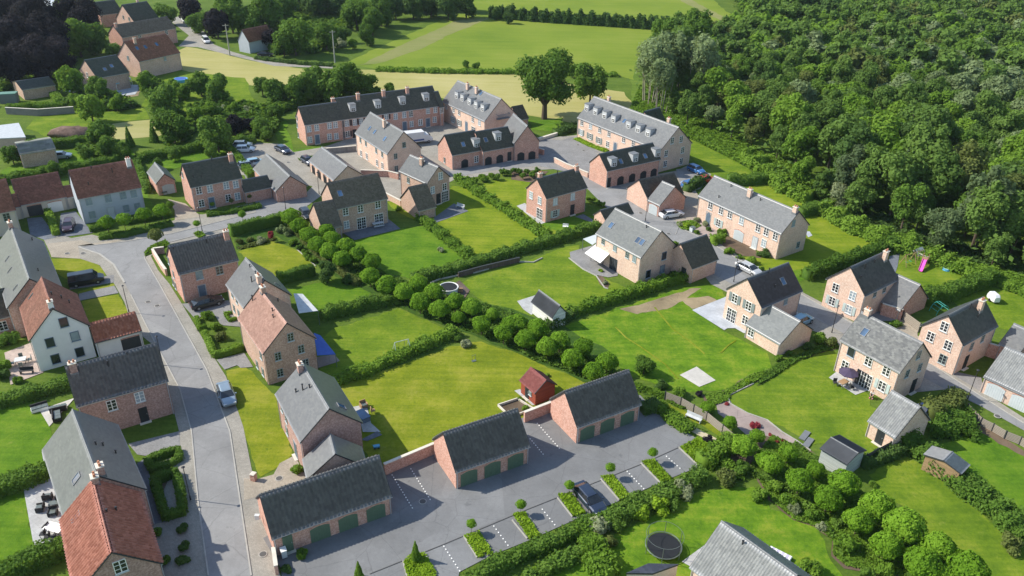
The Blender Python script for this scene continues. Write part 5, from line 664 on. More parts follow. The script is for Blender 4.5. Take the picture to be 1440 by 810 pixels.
COVERS=[
{'name':'ground_cover','mat':'leaf_lime','h':0.3,'p':[(0.64,60.17),(1.82,60.58),(3.4,57.38),(2.25,57)]},
{'name':'ground_cover','mat':'leaf_lime','h':0.3,'p':[(5.35,63.18),(6.71,63.44),(8.05,60.61),(6.75,60.07)]},
{'name':'ground_cover','mat':'leaf_lime','h':0.3,'p':[(10.12,66.05),(11.41,66.4),(12.85,63.33),(11.77,62.64)]},
{'name':'ground_cover','mat':'leaf_lime','h':0.3,'p':[(14.84,68.67),(16.24,69.07),(17.78,65.92),(16.48,65.38)]},
{'name':'ground_cover','mat':'leaf_lime','h':0.3,'p':[(19.53,71.23),(21.86,73),(23.58,72.37),(24.76,71.18),(23.1,68.14),(21.16,68.08)]},
{'name':'ground_cover','mat':'leaf_lime','h':0.3,'p':[(-4.12,57.1),(-2.72,57.85),(-1.17,54.98),(-2.67,54.45)]},
{'name':'ground_cover','mat':'leaf_lime','h':0.3,'p':[(-9.65,53.74),(-9.06,54.69),(-7.79,54.86),(-6.42,52.46),(-6.56,51.83),(-9.03,51.76)]},
{'name':'ground_cover','mat':'leaf_bright','h':0.4,'p':[(-54.5,123.7),(-54.4,124.8),(-53.2,124.5),(-52.5,123.2),(-53.1,122.4)]},
{'name':'ground_cover','mat':'leaf_bright','h':0.4,'p':[(-47.9,127.7),(-47.6,129.1),(-46.1,128.4),(-45.5,127.2),(-46.8,126.6)]},
{'name':'ground_cover','mat':'leaf_bright','h':0.4,'p':[(-59.9,116.3),(-60,119.2),(-58.4,121.2),(-57.2,119.7),(-58.1,116.7),(-59.4,115.3)]},
{'name':'ground_cover','mat':'leaf_bright','h':0.3,'p':[(-45.9,161.1),(-44,163.4),(-42.6,162.4),(-44.7,159.9)]},
{'name':'ground_cover','mat':'leaf_bright','h':0.5,'p':[(10.4,85.48),(14.4,84.07),(18.64,81.96),(20.2,80.54),(21.59,78.45),(20.72,78.42),(19.25,80.14),(15.94,81.85),(12.95,83.24)]},
{'name':'ground_cover','mat':'leaf_olive','h':0.35,'p':[(-45.8,119.2),(-40.8,123.7),(-40.2,122.5),(-42.5,120.1),(-45,118.5)]},
{'name':'ground_cover','mat':'leaf_bright','h':0.4,'p':[(29.4,133.2),(32.3,134.6),(33.8,132.3),(31.4,129.9),(29.9,130.6)]},
{'name':'ground_cover','mat':'leaf_hedge','h':0.6,'p':[(-29.9,122.2),(-19.5,110.9),(0.09,100.26),(5.14,95.62),(7.5,92.52),(10.46,89.6),(14.1,85.63),(13.02,84.02),(9.4,84.26),(6.06,86.5),(2.58,88.42),(0.19,91.32),(-10.97,97.76),(-16.71,102.56),(-26.2,110.9)]},
{'name':'ground_cover','mat':'leaf_hedge','h':0.3,'p':[(33.2,86.61),(35.95,88.98),(39.76,91.35),(42.89,93.52),(45.15,94.38),(45.1,93.17),(38.22,89.41),(34.39,85.86),(31.5,83.6)]},
{'name':'ground_cover','mat':'leaf_hedge','h':0.6,'p':[(26.44,66.83),(29.34,64.73),(31.46,61.17),(32.33,58.29),(32.54,55.34),(32.79,58.07),(32.05,62.46),(30.68,66.7),(29.42,70.73),(28.36,71.3)]},
{'name':'ground_cover','mat':'leaf_hedge','h':0.35,'p':[(33.04,72.72),(35.46,69.45),(37.25,65.54),(39.2,62.69),(41.57,57.88),(41.22,54.73),(38.66,55.97),(37.1,59.15),(35.82,61.56),(33.58,64.87),(32.51,67.61),(31.46,70.81)]},
{'name':'ground_cover','mat':'leaf_bright','h':0.22,'p':[(26.87,68.56),(27.76,63.09),(29.38,60.36),(31.17,59.68),(32.49,57.71),(31.73,55.98),(32.49,54.69),(35.35,53.7),(41.37,52.83),(41.37,57.41),(38.35,62.41),(36.76,65.25),(34.71,66.56),(34.86,69.43),(32.85,72.08),(30.69,73.9)]},
{'name':'ground_cover','mat':'leaf_bright','h':0.25,'p':[(24.35,81.44),(26.95,82.1),(30.97,85.72),(33.69,87.24),(33.31,85.82),(27.77,81.76),(26.99,80.27),(24.54,79.1)]},
{'name':'ground_cover','mat':'leaf_hedge','h':1.9,'p':[(-112.8,194.4),(-112.5,203.9),(-105,204.6),(-94,195.9),(-96.2,192.7),(-106.4,191.1)]},
{'name':'ground_cover','mat':'leaf_hedge','h':1.9,'p':[(-101.3,213.5),(-97.2,217.5),(-86.8,202.8),(-83.2,190.8),(-90.6,196.2)]},
{'name':'ground_cover','mat':'leaf_hedge','h':1.9,'p':[(-81.3,193.9),(-76.4,198.9),(-65.5,198.2),(-61.4,184),(-64.6,175.9),(-73.5,180.4)]},
{'name':'ground_cover','mat':'leaf_hedge','h':1.9,'p':[(-93.2,162.2),(-90.5,167),(-83.5,165.2),(-81.9,159.7),(-88.4,157.7)]},
{'name':'ground_cover','mat':'leaf_hedge','h':1.9,'p':[(-64.7,195.2),(-61.1,198.6),(-55.4,181.8),(-55.8,172.8),(-59.2,176.3)]},
{'name':'ground_cover','mat':'leaf_hedge','h':1.9,'p':[(-88.2,190.4),(-83.4,193.7),(-73.8,179.1),(-72.7,170.4),(-79.1,173.6)]},
{'name':'ground_cover','mat':'leaf_hedge','h':1.9,'p':[(-208.6,334),(-173.8,338.8),(-142.5,280),(-125.1,214.9),(-135,205.3)]},
{'name':'ground_cover','mat':'leaf_hedge','h':1.9,'p':[(-108.9,347.6),(-68.5,353.2),(-53.1,330.9),(-51.1,284.5),(-59.9,298.7),(-62.8,256.7),(-75.8,252.9),(-89.3,280.2)]},
{'name':'ground_cover','mat':'leaf_hedge','h':1.9,'p':[(-65.5,207.9),(-61.8,215.2),(-50.4,216.2),(-36.5,213.8),(-37.9,210.3),(-53,202.4),(-58.3,191.3)]},
{'name':'ground_cover','mat':'leaf_bright','h':0.7,'p':[(22.71,71.1),(25.02,68.79),(25.53,65.97),(23.38,66.73),(22.51,68.12)]},
{'name':'ground_cover','mat':'leaf_hedge','h':0.9,'p':[(49.65,76.39),(51.97,77.61),(55.06,76.6),(53.22,74.61),(51.96,73.77),(49.44,73.94)]},
{'name':'ground_cover','mat':'leaf_bright','h':1,'p':[(50.6,169.2),(54.1,165.7),(53.9,154.2),(57.3,145.2),(60.9,144.9),(61.2,152),(60.4,169.9)]},
{'name':'ground_cover','mat':'leaf_dark','h':1,'p':[(59.8,139.5),(69.6,125),(81.4,112.8),(85.5,120.4),(73.4,130.9),(66.4,146.7)]},
{'name':'ground_cover','mat':'leaf_bright','h':0.6,'p':[(27.1,193.9),(39.5,183.9),(50.6,161.2),(56.4,165.9),(49.8,201.7),(35,227.7)]},
]
TREES=[
('ball','leaf_ball',-38.41,127.01,1.6,1.45,'first ball tree from the street end, in the left hand line between the gardens','ball trees between the back gardens','tree','ball_tree',1),
('ball','leaf_ball',-36.25,123.44,1.56,1.45,'second ball tree from the street end, in the left hand line between the gardens','ball trees between the back gardens','tree','ball_tree',1),
('ball','leaf_ball',-33.83,120.17,1.52,1.45,'third ball tree from the street end, in the left hand line between the gardens','ball trees between the back gardens','tree','ball_tree',1),
('ball','leaf_ball',-31.15,121.14,1.52,1.45,'first ball tree from the street end, in the right hand line between the gardens','ball trees between the back gardens','tree','ball_tree',1),
('ball','leaf_ball',-29.76,118.76,1.5,1.45,'second ball tree from the street end, in the right hand line between the gardens','ball trees between the back gardens','tree','ball_tree',1),
('ball','leaf_ball',-31.65,116.71,1.48,1.45,'fourth ball tree from the street end, in the left hand line between the gardens','ball trees between the back gardens','tree','ball_tree',1),
('ball','leaf_ball',-29.32,114.52,1.46,1.45,'fifth ball tree from the street end, in the left hand line between the gardens','ball trees between the back gardens','tree','ball_tree',1),
('ball','leaf_ball',-27.04,116.47,1.47,1.45,'third ball tree from the street end, in the right hand line between the gardens','ball trees between the back gardens','tree','ball_tree',1),
('ball','leaf_ball',-26.76,112.05,1.43,1.45,'sixth ball tree from the street end, in the left hand line between the gardens','ball trees between the back gardens','tree','ball_tree',1),
('ball','leaf_ball',-24.48,113.69,1.44,1.45,'fourth ball tree from the street end, in the right hand line between the gardens','ball trees between the back gardens','tree','ball_tree',1),
('ball','leaf_ball',-22,111.54,1.41,1.45,'fifth ball tree from the street end, in the right hand line between the gardens','ball trees between the back gardens','tree','ball_tree',1),
('ball','leaf_ball',-21.51,106.86,1.37,1.45,'seventh ball tree from the street end, in the left hand line between the gardens','ball trees between the back gardens','tree','ball_tree',1),
('ball','leaf_ball',-18.65,104.82,1.34,1.45,'eighth ball tree from the street end, in the left hand line between the gardens','ball trees between the back gardens','tree','ball_tree',1),
('ball','leaf_ball',-14.05,105.33,1.34,1.45,'sixth ball tree from the street end, in the right hand line between the gardens','ball trees between the back gardens','tree','ball_tree',1),
('ball','leaf_ball',-18.59,103.61,1.44,1.45,'ninth ball tree from the street end, in the left hand line between the gardens','ball trees between the back gardens','tree','ball_tree',1),
('ball','leaf_ball',-15.76,102.08,1.41,1.45,'tenth ball tree from the street end, in the left hand line between the gardens','ball trees between the back gardens','tree','ball_tree',1),
('ball','leaf_ball',-13.12,99.42,1.38,1.45,'eleventh ball tree from the street end, in the left hand line between the gardens','ball trees between the back gardens','tree','ball_tree',1),
('ball','leaf_ball',-11.36,102.3,1.41,1.45,'eighth ball tree from the street end, in the right hand line between the gardens','ball trees between the back gardens','tree','ball_tree',1),
('ball','leaf_ball',-14,103.74,1.43,1.45,'seventh ball tree from the street end, in the right hand line between the gardens','ball trees between the back gardens','tree','ball_tree',1),
('ball','leaf_ball',-10.15,97.56,1.36,1.45,'twelfth ball tree from the street end, in the left hand line between the gardens','ball trees between the back gardens','tree','ball_tree',1),
('ball','leaf_ball',-8.16,99.67,1.38,1.45,'ninth ball tree from the street end, in the right hand line between the gardens','ball trees between the back gardens','tree','ball_tree',1),
('ball','leaf_ball',-5.66,98.31,1.37,1.45,'tenth ball tree from the street end, in the right hand line between the gardens','ball trees between the back gardens','tree','ball_tree',1),
('ball','leaf_ball',-4.07,94,1.32,1.45,'fourteenth ball tree from the street end, in the left hand line between the gardens','ball trees between the back gardens','tree','ball_tree',1),
('ball','leaf_ball',-0.97,91.9,1.3,1.45,'fifteenth ball tree from the street end, in the left hand line between the gardens','ball trees between the back gardens','tree','ball_tree',1),
('ball','leaf_ball',-0.03,93.96,1.32,1.45,'twelfth ball tree from the street end, in the right hand line between the gardens','ball trees between the back gardens','tree','ball_tree',1),
('ball','leaf_ball',-7.43,96.39,0.95,1.45,'thirteenth ball tree from the street end, in the left hand line between the gardens','ball trees between the back gardens','tree','ball_tree',1),
('ball','leaf_ball',-2.71,97.47,0.96,1.45,'eleventh ball tree from the street end, in the right hand line between the gardens','ball trees between the back gardens','tree','ball_tree',1),
('ball','leaf_ball',0.85,94.23,1.42,1.45,'thirteenth ball tree from the street end, in the right hand line between the gardens','ball trees between the back gardens','tree','ball_tree',1),
('ball','leaf_ball',3.65,92.99,1.41,1.45,'fourteenth ball tree from the street end, in the right hand line between the gardens','ball trees between the back gardens','tree','ball_tree',1),
('ball','leaf_ball',2.01,90.17,1.38,1.45,'sixteenth ball tree from the street end, in the left hand line between the gardens','ball trees between the back gardens','tree','ball_tree',1),
('ball','leaf_ball',4.82,88.52,1.36,1.45,'seventeenth ball tree from the street end, in the left hand line between the gardens','ball trees between the back gardens','tree','ball_tree',1),
('ball','leaf_ball',6.52,90.06,1.38,1.45,'fifteenth ball tree from the street end, in the right hand line between the gardens','ball trees between the back gardens','tree','ball_tree',1),
('ball','leaf_ball',9.56,88.63,1.36,1.45,'sixteenth ball tree from the street end, in the right hand line between the gardens','ball trees between the back gardens','tree','ball_tree',1),
('ball','leaf_ball',8.01,86,1.34,1.45,'eighteenth ball tree from the street end, in the left hand line between the gardens','ball trees between the back gardens','tree','ball_tree',1),
('ball','leaf_ball',10.49,83.29,1.31,1.45,'19th ball tree from the street end, in the left hand line between the gardens','ball trees between the back gardens','tree','ball_tree',1),
('ball','leaf_ball',12.44,85.5,1.34,1.45,'seventeenth ball tree from the street end, in the right hand line between the gardens','ball trees between the back gardens','tree','ball_tree',1),
('ball','leaf_ball',30.94,68.95,1.06,1.45,'fifth ball tree from the left in the shrub border below the curved lawn','ball trees in the lower right border','tree','ball_tree',1),
('ball','leaf_ball',28.47,66.88,1.24,1.45,'fourth ball tree from the left in the shrub border below the curved lawn','ball trees in the lower right border','tree','ball_tree',1),
('ball','leaf_ball',30.64,64.04,1.42,1.45,'sixth ball tree from the left in the shrub border below the curved lawn','ball trees in the lower right border','tree','ball_tree',1),
('ball','leaf_ball',33.19,66.52,1,1.45,'seventh ball tree from the left in the shrub border below the curved lawn','ball trees in the lower right border','tree','ball_tree',1),
('ball','leaf_ball',32.82,61.6,1.41,1.45,'eighth ball tree from the left in the shrub border below the curved lawn','ball trees in the lower right border','tree','ball_tree',1),
('ball','leaf_ball',35.02,63.52,1.56,1.45,'ninth ball tree from the left in the shrub border below the curved lawn','ball trees in the lower right border','tree','ball_tree',1),
('ball','leaf_ball',37.27,60.33,1.58,1.45,'eleventh ball tree from the left in the shrub border below the curved lawn','ball trees in the lower right border','tree','ball_tree',1),
('ball','leaf_ball',34.83,58.62,1.39,1.45,'tenth ball tree from the left in the shrub border below the curved lawn','ball trees in the lower right border','tree','ball_tree',1),
('ball','leaf_ball',38.71,57.33,1.83,1.45,'thirteenth ball tree from the left in the shrub border below the curved lawn','ball trees in the lower right border','tree','ball_tree',1),
('ball','leaf_ball',36.3,55.41,1.44,1.45,'twelfth ball tree from the left in the shrub border below the curved lawn','ball trees in the lower right border','tree','ball_tree',1),
('ball','leaf_ball',40.96,54.97,1.55,1.45,'fifteenth ball tree from the left in the shrub border below the curved lawn','ball trees in the lower right border','tree','ball_tree',1),
('ball','leaf_ball',38.6,52.93,1.62,1.45,'fourteenth ball tree from the left in the shrub border below the curved lawn','ball trees in the lower right border','tree','ball_tree',1),
('ball','leaf_ball',42.4,52.38,1.69,1.45,'seventeenth ball tree from the left in the shrub border below the curved lawn','ball trees in the lower right border','tree','ball_tree',1),
('ball','leaf_ball',40.28,52.06,1.17,1.45,'sixteenth ball tree from the left in the shrub border below the curved lawn','ball trees in the lower right border','tree','ball_tree',1),
('ball','leaf_ball',26.18,69.55,1.34,1.45,'first ball tree from the left in the shrub border below the curved lawn','ball trees in the lower right border','tree','ball_tree',1),
('ball','leaf_ball',28.34,72.14,0.86,1.45,'second ball tree from the left in the shrub border below the curved lawn','ball trees in the lower right border','tree','ball_tree',1),
('ball','leaf_ball',28.03,67.7,1.08,1.45,'third ball tree from the left in the shrub border below the curved lawn','ball trees in the lower right border','tree','ball_tree',1),
('ball','leaf_ball',23.71,77.26,0.84,1.45,'ball tree nearest the red flowers beside the curved lawn edge',None,'tree','ball_tree',1),
('ball','leaf_ball',25.82,74.56,0.83,1.45,'ball tree left of the dark red maple on the pink gravel',None,'tree','ball_tree',1),
('std','leaf_ball',1.42,60.25,0.51,2.9,'lollipop tree in the planting strip two left of the parked dark car',None,'tree','lollipop_tree',1),
('std','leaf_ball',6.46,63.15,0.52,2.9,'lollipop tree just left of the dark car in the parking bay',None,'tree','lollipop_tree',1),
('std','leaf_ball',11,65.98,0.53,2.9,'lollipop tree just right of the dark car in the parking bay',None,'tree','lollipop_tree',1),
('std','leaf_ball',15.9,68.54,0.55,2.9,'rightmost lollipop tree of the parking bays',None,'tree','lollipop_tree',1),
('std','leaf_ball',-3.44,57.53,0.49,2.9,'leftmost lollipop tree of the parking bays',None,'tree','lollipop_tree',1),
('cone','leaf_bright',-8.51,54.03,0.64,1.9,'pointed evergreen in the lime green planting at the bottom',None,'tree','cone_tree',1),
('cone','leaf_bright',-13.47,51.66,0.6,1.9,'pointed evergreen at the bottom edge left of the other one',None,'tree','cone_tree',1),
('std','leaf_ball',-68.41,122.59,1.21,2.1,'first street tree from the left before the pale grey house','street trees before the pale grey house','tree','street_tree',1),
('std','leaf_ball',-66.1,123.74,1.21,2.1,'second street tree from the left before the pale grey house','street trees before the pale grey house','tree','street_tree',1),
('std','leaf_ball',-63.7,126.15,1.22,2.1,'third street tree from the left before the pale grey house','street trees before the pale grey house','tree','street_tree',1),
('std','leaf_ball',-61.29,127.8,1.22,2.1,'fourth street tree from the left before the pale grey house','street trees before the pale grey house','tree','street_tree',1),
('std','leaf_bright',-61.85,132.74,0.7,2.2,'tiny street tree near the white trailer',None,'tree','street_tree',1),
('std','leaf_olive',-58.4,118.15,1.15,2.2,'street tree with loose yellow green head on the corner bed',None,'tree','street_tree',1),
('std','leaf_ball',-54.1,124.56,0.61,2.9,'lollipop tree in an oval bed beside a lamp post on the street',None,'tree','lollipop_tree',1),
('std','leaf_ball',-47.48,128.38,0.68,2.9,'lollipop tree in the right oval bed across from the brick house',None,'tree','lollipop_tree',1),
('std','leaf_bright',-54.69,134,0.44,2.9,'small lollipop tree before the blue door',None,'tree','lollipop_tree',1),
('std','leaf_olive',-51.81,135.82,0.44,2.9,'small yellow green lollipop tree right of the blue door',None,'tree','lollipop_tree',1),
('std','leaf_olive',-49.18,138.07,0.45,2.9,'small orange tinged tree before the low link',None,'tree','lollipop_tree',1),
('round','leaf_dark',-28.34,108.03,1.89,1.12,'dark leafy tree beside the ball trees and clipped hedge',None,'tree','garden_tree',1),
('round','leaf_hedge',17.27,85.62,1.58,1.12,'solitary green garden tree behind the right pantiled garage',None,'tree','garden_tree',1),
('bush','leaf_bright',-36.82,120.78,0.93,0.62,'round bush at the garden corner by the ball tree row',None,'bush','bush',1),
('bush','leaf_hedge',-35.36,119.15,0.79,0.62,'smaller dark round bush beside the corner bush',None,'bush','bush',1),
('bush','leaf_bright',-33.93,117.23,0.78,0.62,'left round bush in the line along the yellow garden','round bush in the line along the yellow garden','bush','bush',1),
('bush','leaf_bright',-33.28,115.85,0.77,0.62,'middle round bush in the line along the yellow garden','round bush in the line along the yellow garden','bush','bush',1),
('bush','leaf_bright',-32.06,114.69,0.77,0.62,'right round bush in the line along the yellow garden','round bush in the line along the yellow garden','bush','bush',1),
('bush','leaf_pale',-42.21,121.15,1,0.62,'pale silvery bush in the border of the yellow corner garden',None,'bush','bush',1),
('bush','leaf_olive',-45.77,120.81,0.82,0.62,'leftmost yellow green bush of the corner garden border',None,'bush','bush',1),
('bush','leaf_olive',-44.31,121.73,0.76,0.62,'second yellow green bush of the corner garden border',None,'bush','bush',1),
('bush','leaf_willow',-40.03,125.47,1.09,0.62,'left blue grey bush behind the small red leaved tree','blue grey bush behind the small red leaved tree','bush','bush',1),
('bush','leaf_willow',-38.65,124.75,1.08,0.62,'right blue grey bush behind the small red leaved tree','blue grey bush behind the small red leaved tree','bush','bush',1),
('round','leaf_red',-40.71,121.76,0.69,2,'small red leaved tree in the yellow garden border',None,'tree','garden_tree',1),
('bush','leaf_dark',-25.13,107.98,1.11,0.62,'dark shrub under the ball trees left of the white stones',None,'bush','bush',1),
('bush','leaf_bright',20.97,80.5,0.99,0.62,'bright leafy shrub beside the concrete pad',None,'bush','bush',1),
('low','leaf_red',29.12,75.43,0.76,0.5,'dark red maple mound on the pink gravel',None,'bush','maple',1),
('low','leaf_red',26.69,79.6,0.36,0.5,'upper patch of red flowers on the pink gravel',None,'flowers','flower_clump',1),
('low','leaf_red',30.53,73.83,0.35,0.5,'left clump of red flowers near the lawn corner',None,'flowers','flower_clump',1),
('low','leaf_red',30.93,72.59,0.39,0.5,'middle clump of red flowers near the lawn corner',None,'flowers','flower_clump',1),
('low','leaf_red',31.74,72.82,0.35,0.5,'right clump of red flowers near the lawn corner',None,'flowers','flower_clump',1),
('bush','leaf_hedge',37.67,91.04,0.61,0.62,'shrub on the soil bed below the low slate wing',None,'bush','bush',1),
('bush','leaf_bright',42.74,94.3,1.16,0.62,'olive bush beside the lane lamp post',None,'bush','bush',1),
('bush','leaf_olive',43.99,93.55,1.05,0.62,'yellowish bush next to the lane lamp post bush',None,'bush','bush',1),
('bush','leaf_dark',40.77,92.63,0.93,0.62,'dark shrub left of the lane lamp bush',None,'bush','bush',1),
('bush','leaf_bright',35.81,89.6,0.7,0.62,'bright shrub in the soil bed at the lawn corner',None,'bush','bush',1),
('bush','leaf_hedge',55.33,99.07,0.96,0.62,'small rounded bush between the lane houses',None,'bush','bush',0.8),
('bush','leaf_bright',-42.96,96.72,1.02,0.62,'largest bush in the small front garden by the black car',None,'bush','bush',1),
('bush','leaf_bright',-40.82,94.03,0.94,0.62,'middle bush in the small front garden by the black car',None,'bush','bush',1),
('bush','leaf_olive',-39.36,91.5,1.03,0.62,'lower bush in the small front garden by the black car',None,'bush','bush',1),
('bush','leaf_bright',-60.83,80.59,0.73,0.62,'small tree at the foot of the pink terrace',None,'bush','bush',1),
('bush','leaf_hedge',-66.78,89.1,1.56,0.62,'big rounded bush under the dark tiled wing at the left edge',None,'bush','bush',1),
('bush','leaf_bright',-64.29,83.33,1.18,0.62,'leafy shrub at the left edge beside the pink terrace',None,'bush','bush',1),
('bush','leaf_dark',-63.29,81.53,1.05,0.62,'dark shrub at the left edge below the leafy one',None,'bush','bush',1),
('bush','leaf_bright',-19.31,54.2,0.77,0.62,'rounded bush at the corner of the longest garage',None,'bush','bush',1),
('bush','leaf_dark',-20.4,52.46,0.58,0.62,'dark bush behind the low wall at the garage corner',None,'bush','bush',1),
('bush','leaf_bright',-22.63,65.85,0.81,0.62,'clipped oval bush at the low slate wing',None,'bush','bush',1),
('bush','leaf_hedge',-34.07,56.53,0.63,0.62,'shrub beside the orange roofed house upper right',None,'bush','bush',1),
('bush','leaf_hedge',-31.99,53,0.68,0.62,'shrub beside the orange roofed house lower right',None,'bush','bush',1),
('bush','leaf_dark',-31.81,57.02,0.7,0.62,'dark shrub in the bed by the lower street, upper',None,'bush','bush',1),
('bush','leaf_dark',-30.81,54.78,0.69,0.62,'dark shrub in the bed by the lower street, middle',None,'bush','bush',1),
('bush','leaf_dark',-30.38,53.16,0.68,0.62,'dark shrub in the bed by the lower street, lower',None,'bush','bush',1),
('bush','leaf_pale',9.04,58.32,1.48,0.62,'large silvery shrub left of the trampoline',None,'bush','bush',1),
('bush','leaf_hedge',11.23,58.7,0.97,0.62,'green shrub beside the silvery shrub near the trampoline',None,'bush','bush',1),
('bush','leaf_olive',10.06,56.61,0.88,0.62,'brownish shrub above the trampoline strip',None,'bush','bush',1),
('bush','leaf_lime',13.59,60.58,1.22,0.62,'yellow green shrub on the parking side of the trampoline',None,'bush','bush',1),
('bush','leaf_lime',15.73,61.6,1.31,0.62,'bright shrub above the trampoline',None,'bush','bush',1),
('bush','leaf_hedge',17.13,62.25,1.16,0.62,'leafy shrub right of the bright trampoline shrub',None,'bush','bush',1),
('bush','leaf_pale',18.72,64.02,1.34,0.62,'white flowering shrub at the end of the parking hedge',None,'bush','bush',1),
('bush','leaf_hedge',20.2,65.8,1.21,0.62,'green shrub at the top end of the parking hedge',None,'bush','bush',1),
('bush','leaf_hedge',13.52,62.8,0.93,0.62,'green shrub beside the parked dark car',None,'bush','bush',1),
('bush','leaf_olive',23.63,65.8,1.38,0.62,'spreading shrub at the top of the trampoline lawn',None,'bush','bush',1),
('bush','leaf_hedge',23.15,70.69,1.01,0.62,'leafy shrub at the end of the sandy path',None,'bush','bush',1),
('bush','leaf_hedge',25.57,67.42,1.16,0.62,'leafy shrub below the first ball trees of the border',None,'bush','bush',1),
('bush','leaf_bright',26.47,63.37,1.12,0.62,'bright leafy shrub at the left end of the lower right border',None,'bush','bush',1),
('bush','leaf_purple',22.93,72.47,0.68,0.62,'dark purple shrub beside the sandy path',None,'bush','bush',1),
('bush','leaf_bright',28.75,53.4,1.35,0.62,'pale green shrub near the striped lounger',None,'bush','bush',1),
('bush','leaf_olive',49.68,57.34,1.36,0.62,'light green bush at the lower right edge',None,'bush','bush',1),
('bush','leaf_bright',39.39,65.82,0.52,0.62,'tiny tree on the lawn near the black shed',None,'bush','bush',1),
('bush','leaf_pale',29.66,61.61,0.8,0.62,'blue grey shrub on the bark bed',None,'bush','bush',1),
('bush','leaf_pale',31.69,59.32,0.64,0.62,'white flowering plant on the bark bed',None,'bush','bush',1),
('bush','leaf_bright',29.38,62.68,1.13,0.62,'bright shrub on the bark bed beside the ball trees',None,'bush','bush',1),
('bush','leaf_bright',28.49,64.81,1.06,0.62,'leafy shrub at the upper end of the bark bed',None,'bush','bush',1),
('bush','leaf_bright',31.43,60.97,1.12,0.62,'bright shrub between the ball trees of the lower border',None,'bush','bush',1),
('bush','leaf_bright',33.41,56.85,1.33,0.62,'spreading light shrub at the foot of the lower border',None,'bush','bush',1),
('bush','leaf_bright',35.97,53.97,1.09,0.62,'bright shrub near the bottom edge between ball trees',None,'bush','bush',1),
('bush','leaf_hedge',33.49,59.95,0.88,0.62,'dark green shrub between ball trees of the lower border',None,'bush','bush',1),
('bush','leaf_hedge',34.13,53.46,0.77,0.62,'shrub at the bottom edge of the lower border',None,'bush','bush',1),
('bush','leaf_hedge',38.46,53.37,0.79,0.62,'shrub under the last ball trees at the bottom',None,'bush','bush',1),
('bush','leaf_bright',23.95,78.18,0.89,0.62,'rounded bush right of the wooden bench path',None,'bush','bush',1),
('bush','leaf_lime',30.46,84.31,0.48,0.62,'yellow shrub beside the concrete pad bed',None,'bush','bush',1),
('bush','leaf_purple',23.62,81.32,0.55,0.62,'purple leaved sapling beside the concrete pad',None,'bush','bush',1),
('bush','leaf_bright',21.12,81.22,1,0.62,'leafy bush behind the trellis path',None,'bush','bush',1),
('bush','leaf_dark',19.14,82.71,0.92,0.62,'dark bush left of the trellis path',None,'bush','bush',1),
('bush','leaf_bright',1.3,79.44,0.44,0.62,'vegetable bush in the raised bed left part',None,'bush','bush',1),
('bush','leaf_bright',1.95,77.63,0.52,0.62,'vegetable bush in the raised bed right part',None,'bush','bush',1),
('bush','leaf_bright',4.83,84.61,0.37,0.62,'little bush behind the red shed',None,'bush','bush',1),
('bush','leaf_bright',-16.57,86.97,0.47,0.62,'small sapling in the loose hedge',None,'bush','bush',1),
('bush','leaf_pale',-5.99,91.11,0.87,0.62,'white flowering shrub at the end of the loose hedge',None,'bush','bush',1),
('bush','leaf_hedge',-7.55,92.72,0.98,0.62,'leafy shrub at the end of the loose hedge',None,'bush','bush',1),
('bush','leaf_pale',-12.02,119.58,0.71,0.62,'lone silvery sapling on the centre left lawn',None,'bush','bush',1),
('bush','leaf_bright',-21.22,136.14,0.66,0.62,'small bush at the wing of the gable fronted house',None,'bush','bush',1),
('bush','leaf_lime',14.1,113.73,0.46,0.62,'small yellow green shrub on the awning terrace',None,'bush','bush',1),
('bush','leaf_pale',14.43,109.69,0.56,0.62,'pale shrub in the teardrop bed',None,'bush','bush',1),
('bush','leaf_dark',19.58,111.16,0.68,0.62,'climber shrub at the glazed bay corner',None,'bush','bush',1),
('bush','leaf_dark',25.53,112.36,0.92,0.62,'shrub between the big house and its garage',None,'bush','bush',1),
('bush','leaf_dark',27.34,111.47,0.92,0.62,'clump of shrubs at the black roofed garage door',None,'bush','bush',1),
('bush','leaf_bright',27.66,124.05,0.75,0.62,'bush peeping out behind the big grey roof',None,'bush','bush',1),
('bush','leaf_hedge',37.85,129.97,1.24,0.62,'tall rounded bush by the garage arch of the long semi',None,'bush','bush',1),
('bush','leaf_bright',36.7,128.94,1.04,0.62,'bright bush beside the tall rounded one',None,'bush','bush',1),
('bush','leaf_bright',34.84,125.04,1.01,0.62,'round bush at the edge of the lane garden',None,'bush','bush',1),
('bush','leaf_pale',33.21,134.14,0.8,0.62,'silver ball bush left before the long semi',None,'bush','bush',1),
('bush','leaf_pale',34.49,132.41,0.79,0.62,'silver ball bush right before the long semi',None,'bush','bush',1),
('bush','leaf_dark',34.72,130.33,0.65,0.62,'dark bush beside the silver ball bushes',None,'bush','bush',1),
('bush','leaf_bright',32.35,128.97,0.64,0.62,'low bush by the grey box in the front garden',None,'bush','bush',1),
('bush','leaf_bright',36.33,121.26,0.99,0.62,'low bush in the middle of the front garden',None,'bush','bush',1),
('bush','leaf_lime',31.07,131.29,0.91,0.62,'yellow flowering shrub in the lane garden',None,'bush','bush',1),
('bush','leaf_pale',29.96,132.08,0.65,0.62,'white flowering shrub in the lane garden',None,'bush','bush',1),
('bush','leaf_bright',37.67,119.59,0.61,0.62,'little bush by the silver car',None,'bush','bush',1),
('bush','leaf_bright',36.45,121.68,0.74,0.62,'round low bush beside the lane above the silver car',None,'bush','bush',1),
('bush','leaf_bright',39.31,117.94,1.1,0.62,'ragged bush behind the silver car',None,'bush','bush',1),
('bush','leaf_dark',41.94,120.58,1.12,0.62,'dark bush at the corner of the long semi',None,'bush','bush',1),
('bush','leaf_hedge',40.17,115.43,0.6,0.62,'little bush right of the silver car',None,'bush','bush',1),
('bush','leaf_bright',-11.08,150.69,0.86,1.1,'first young tree from the left in the planted row along the lane','young trees along the lane','tree','young_tree',1),
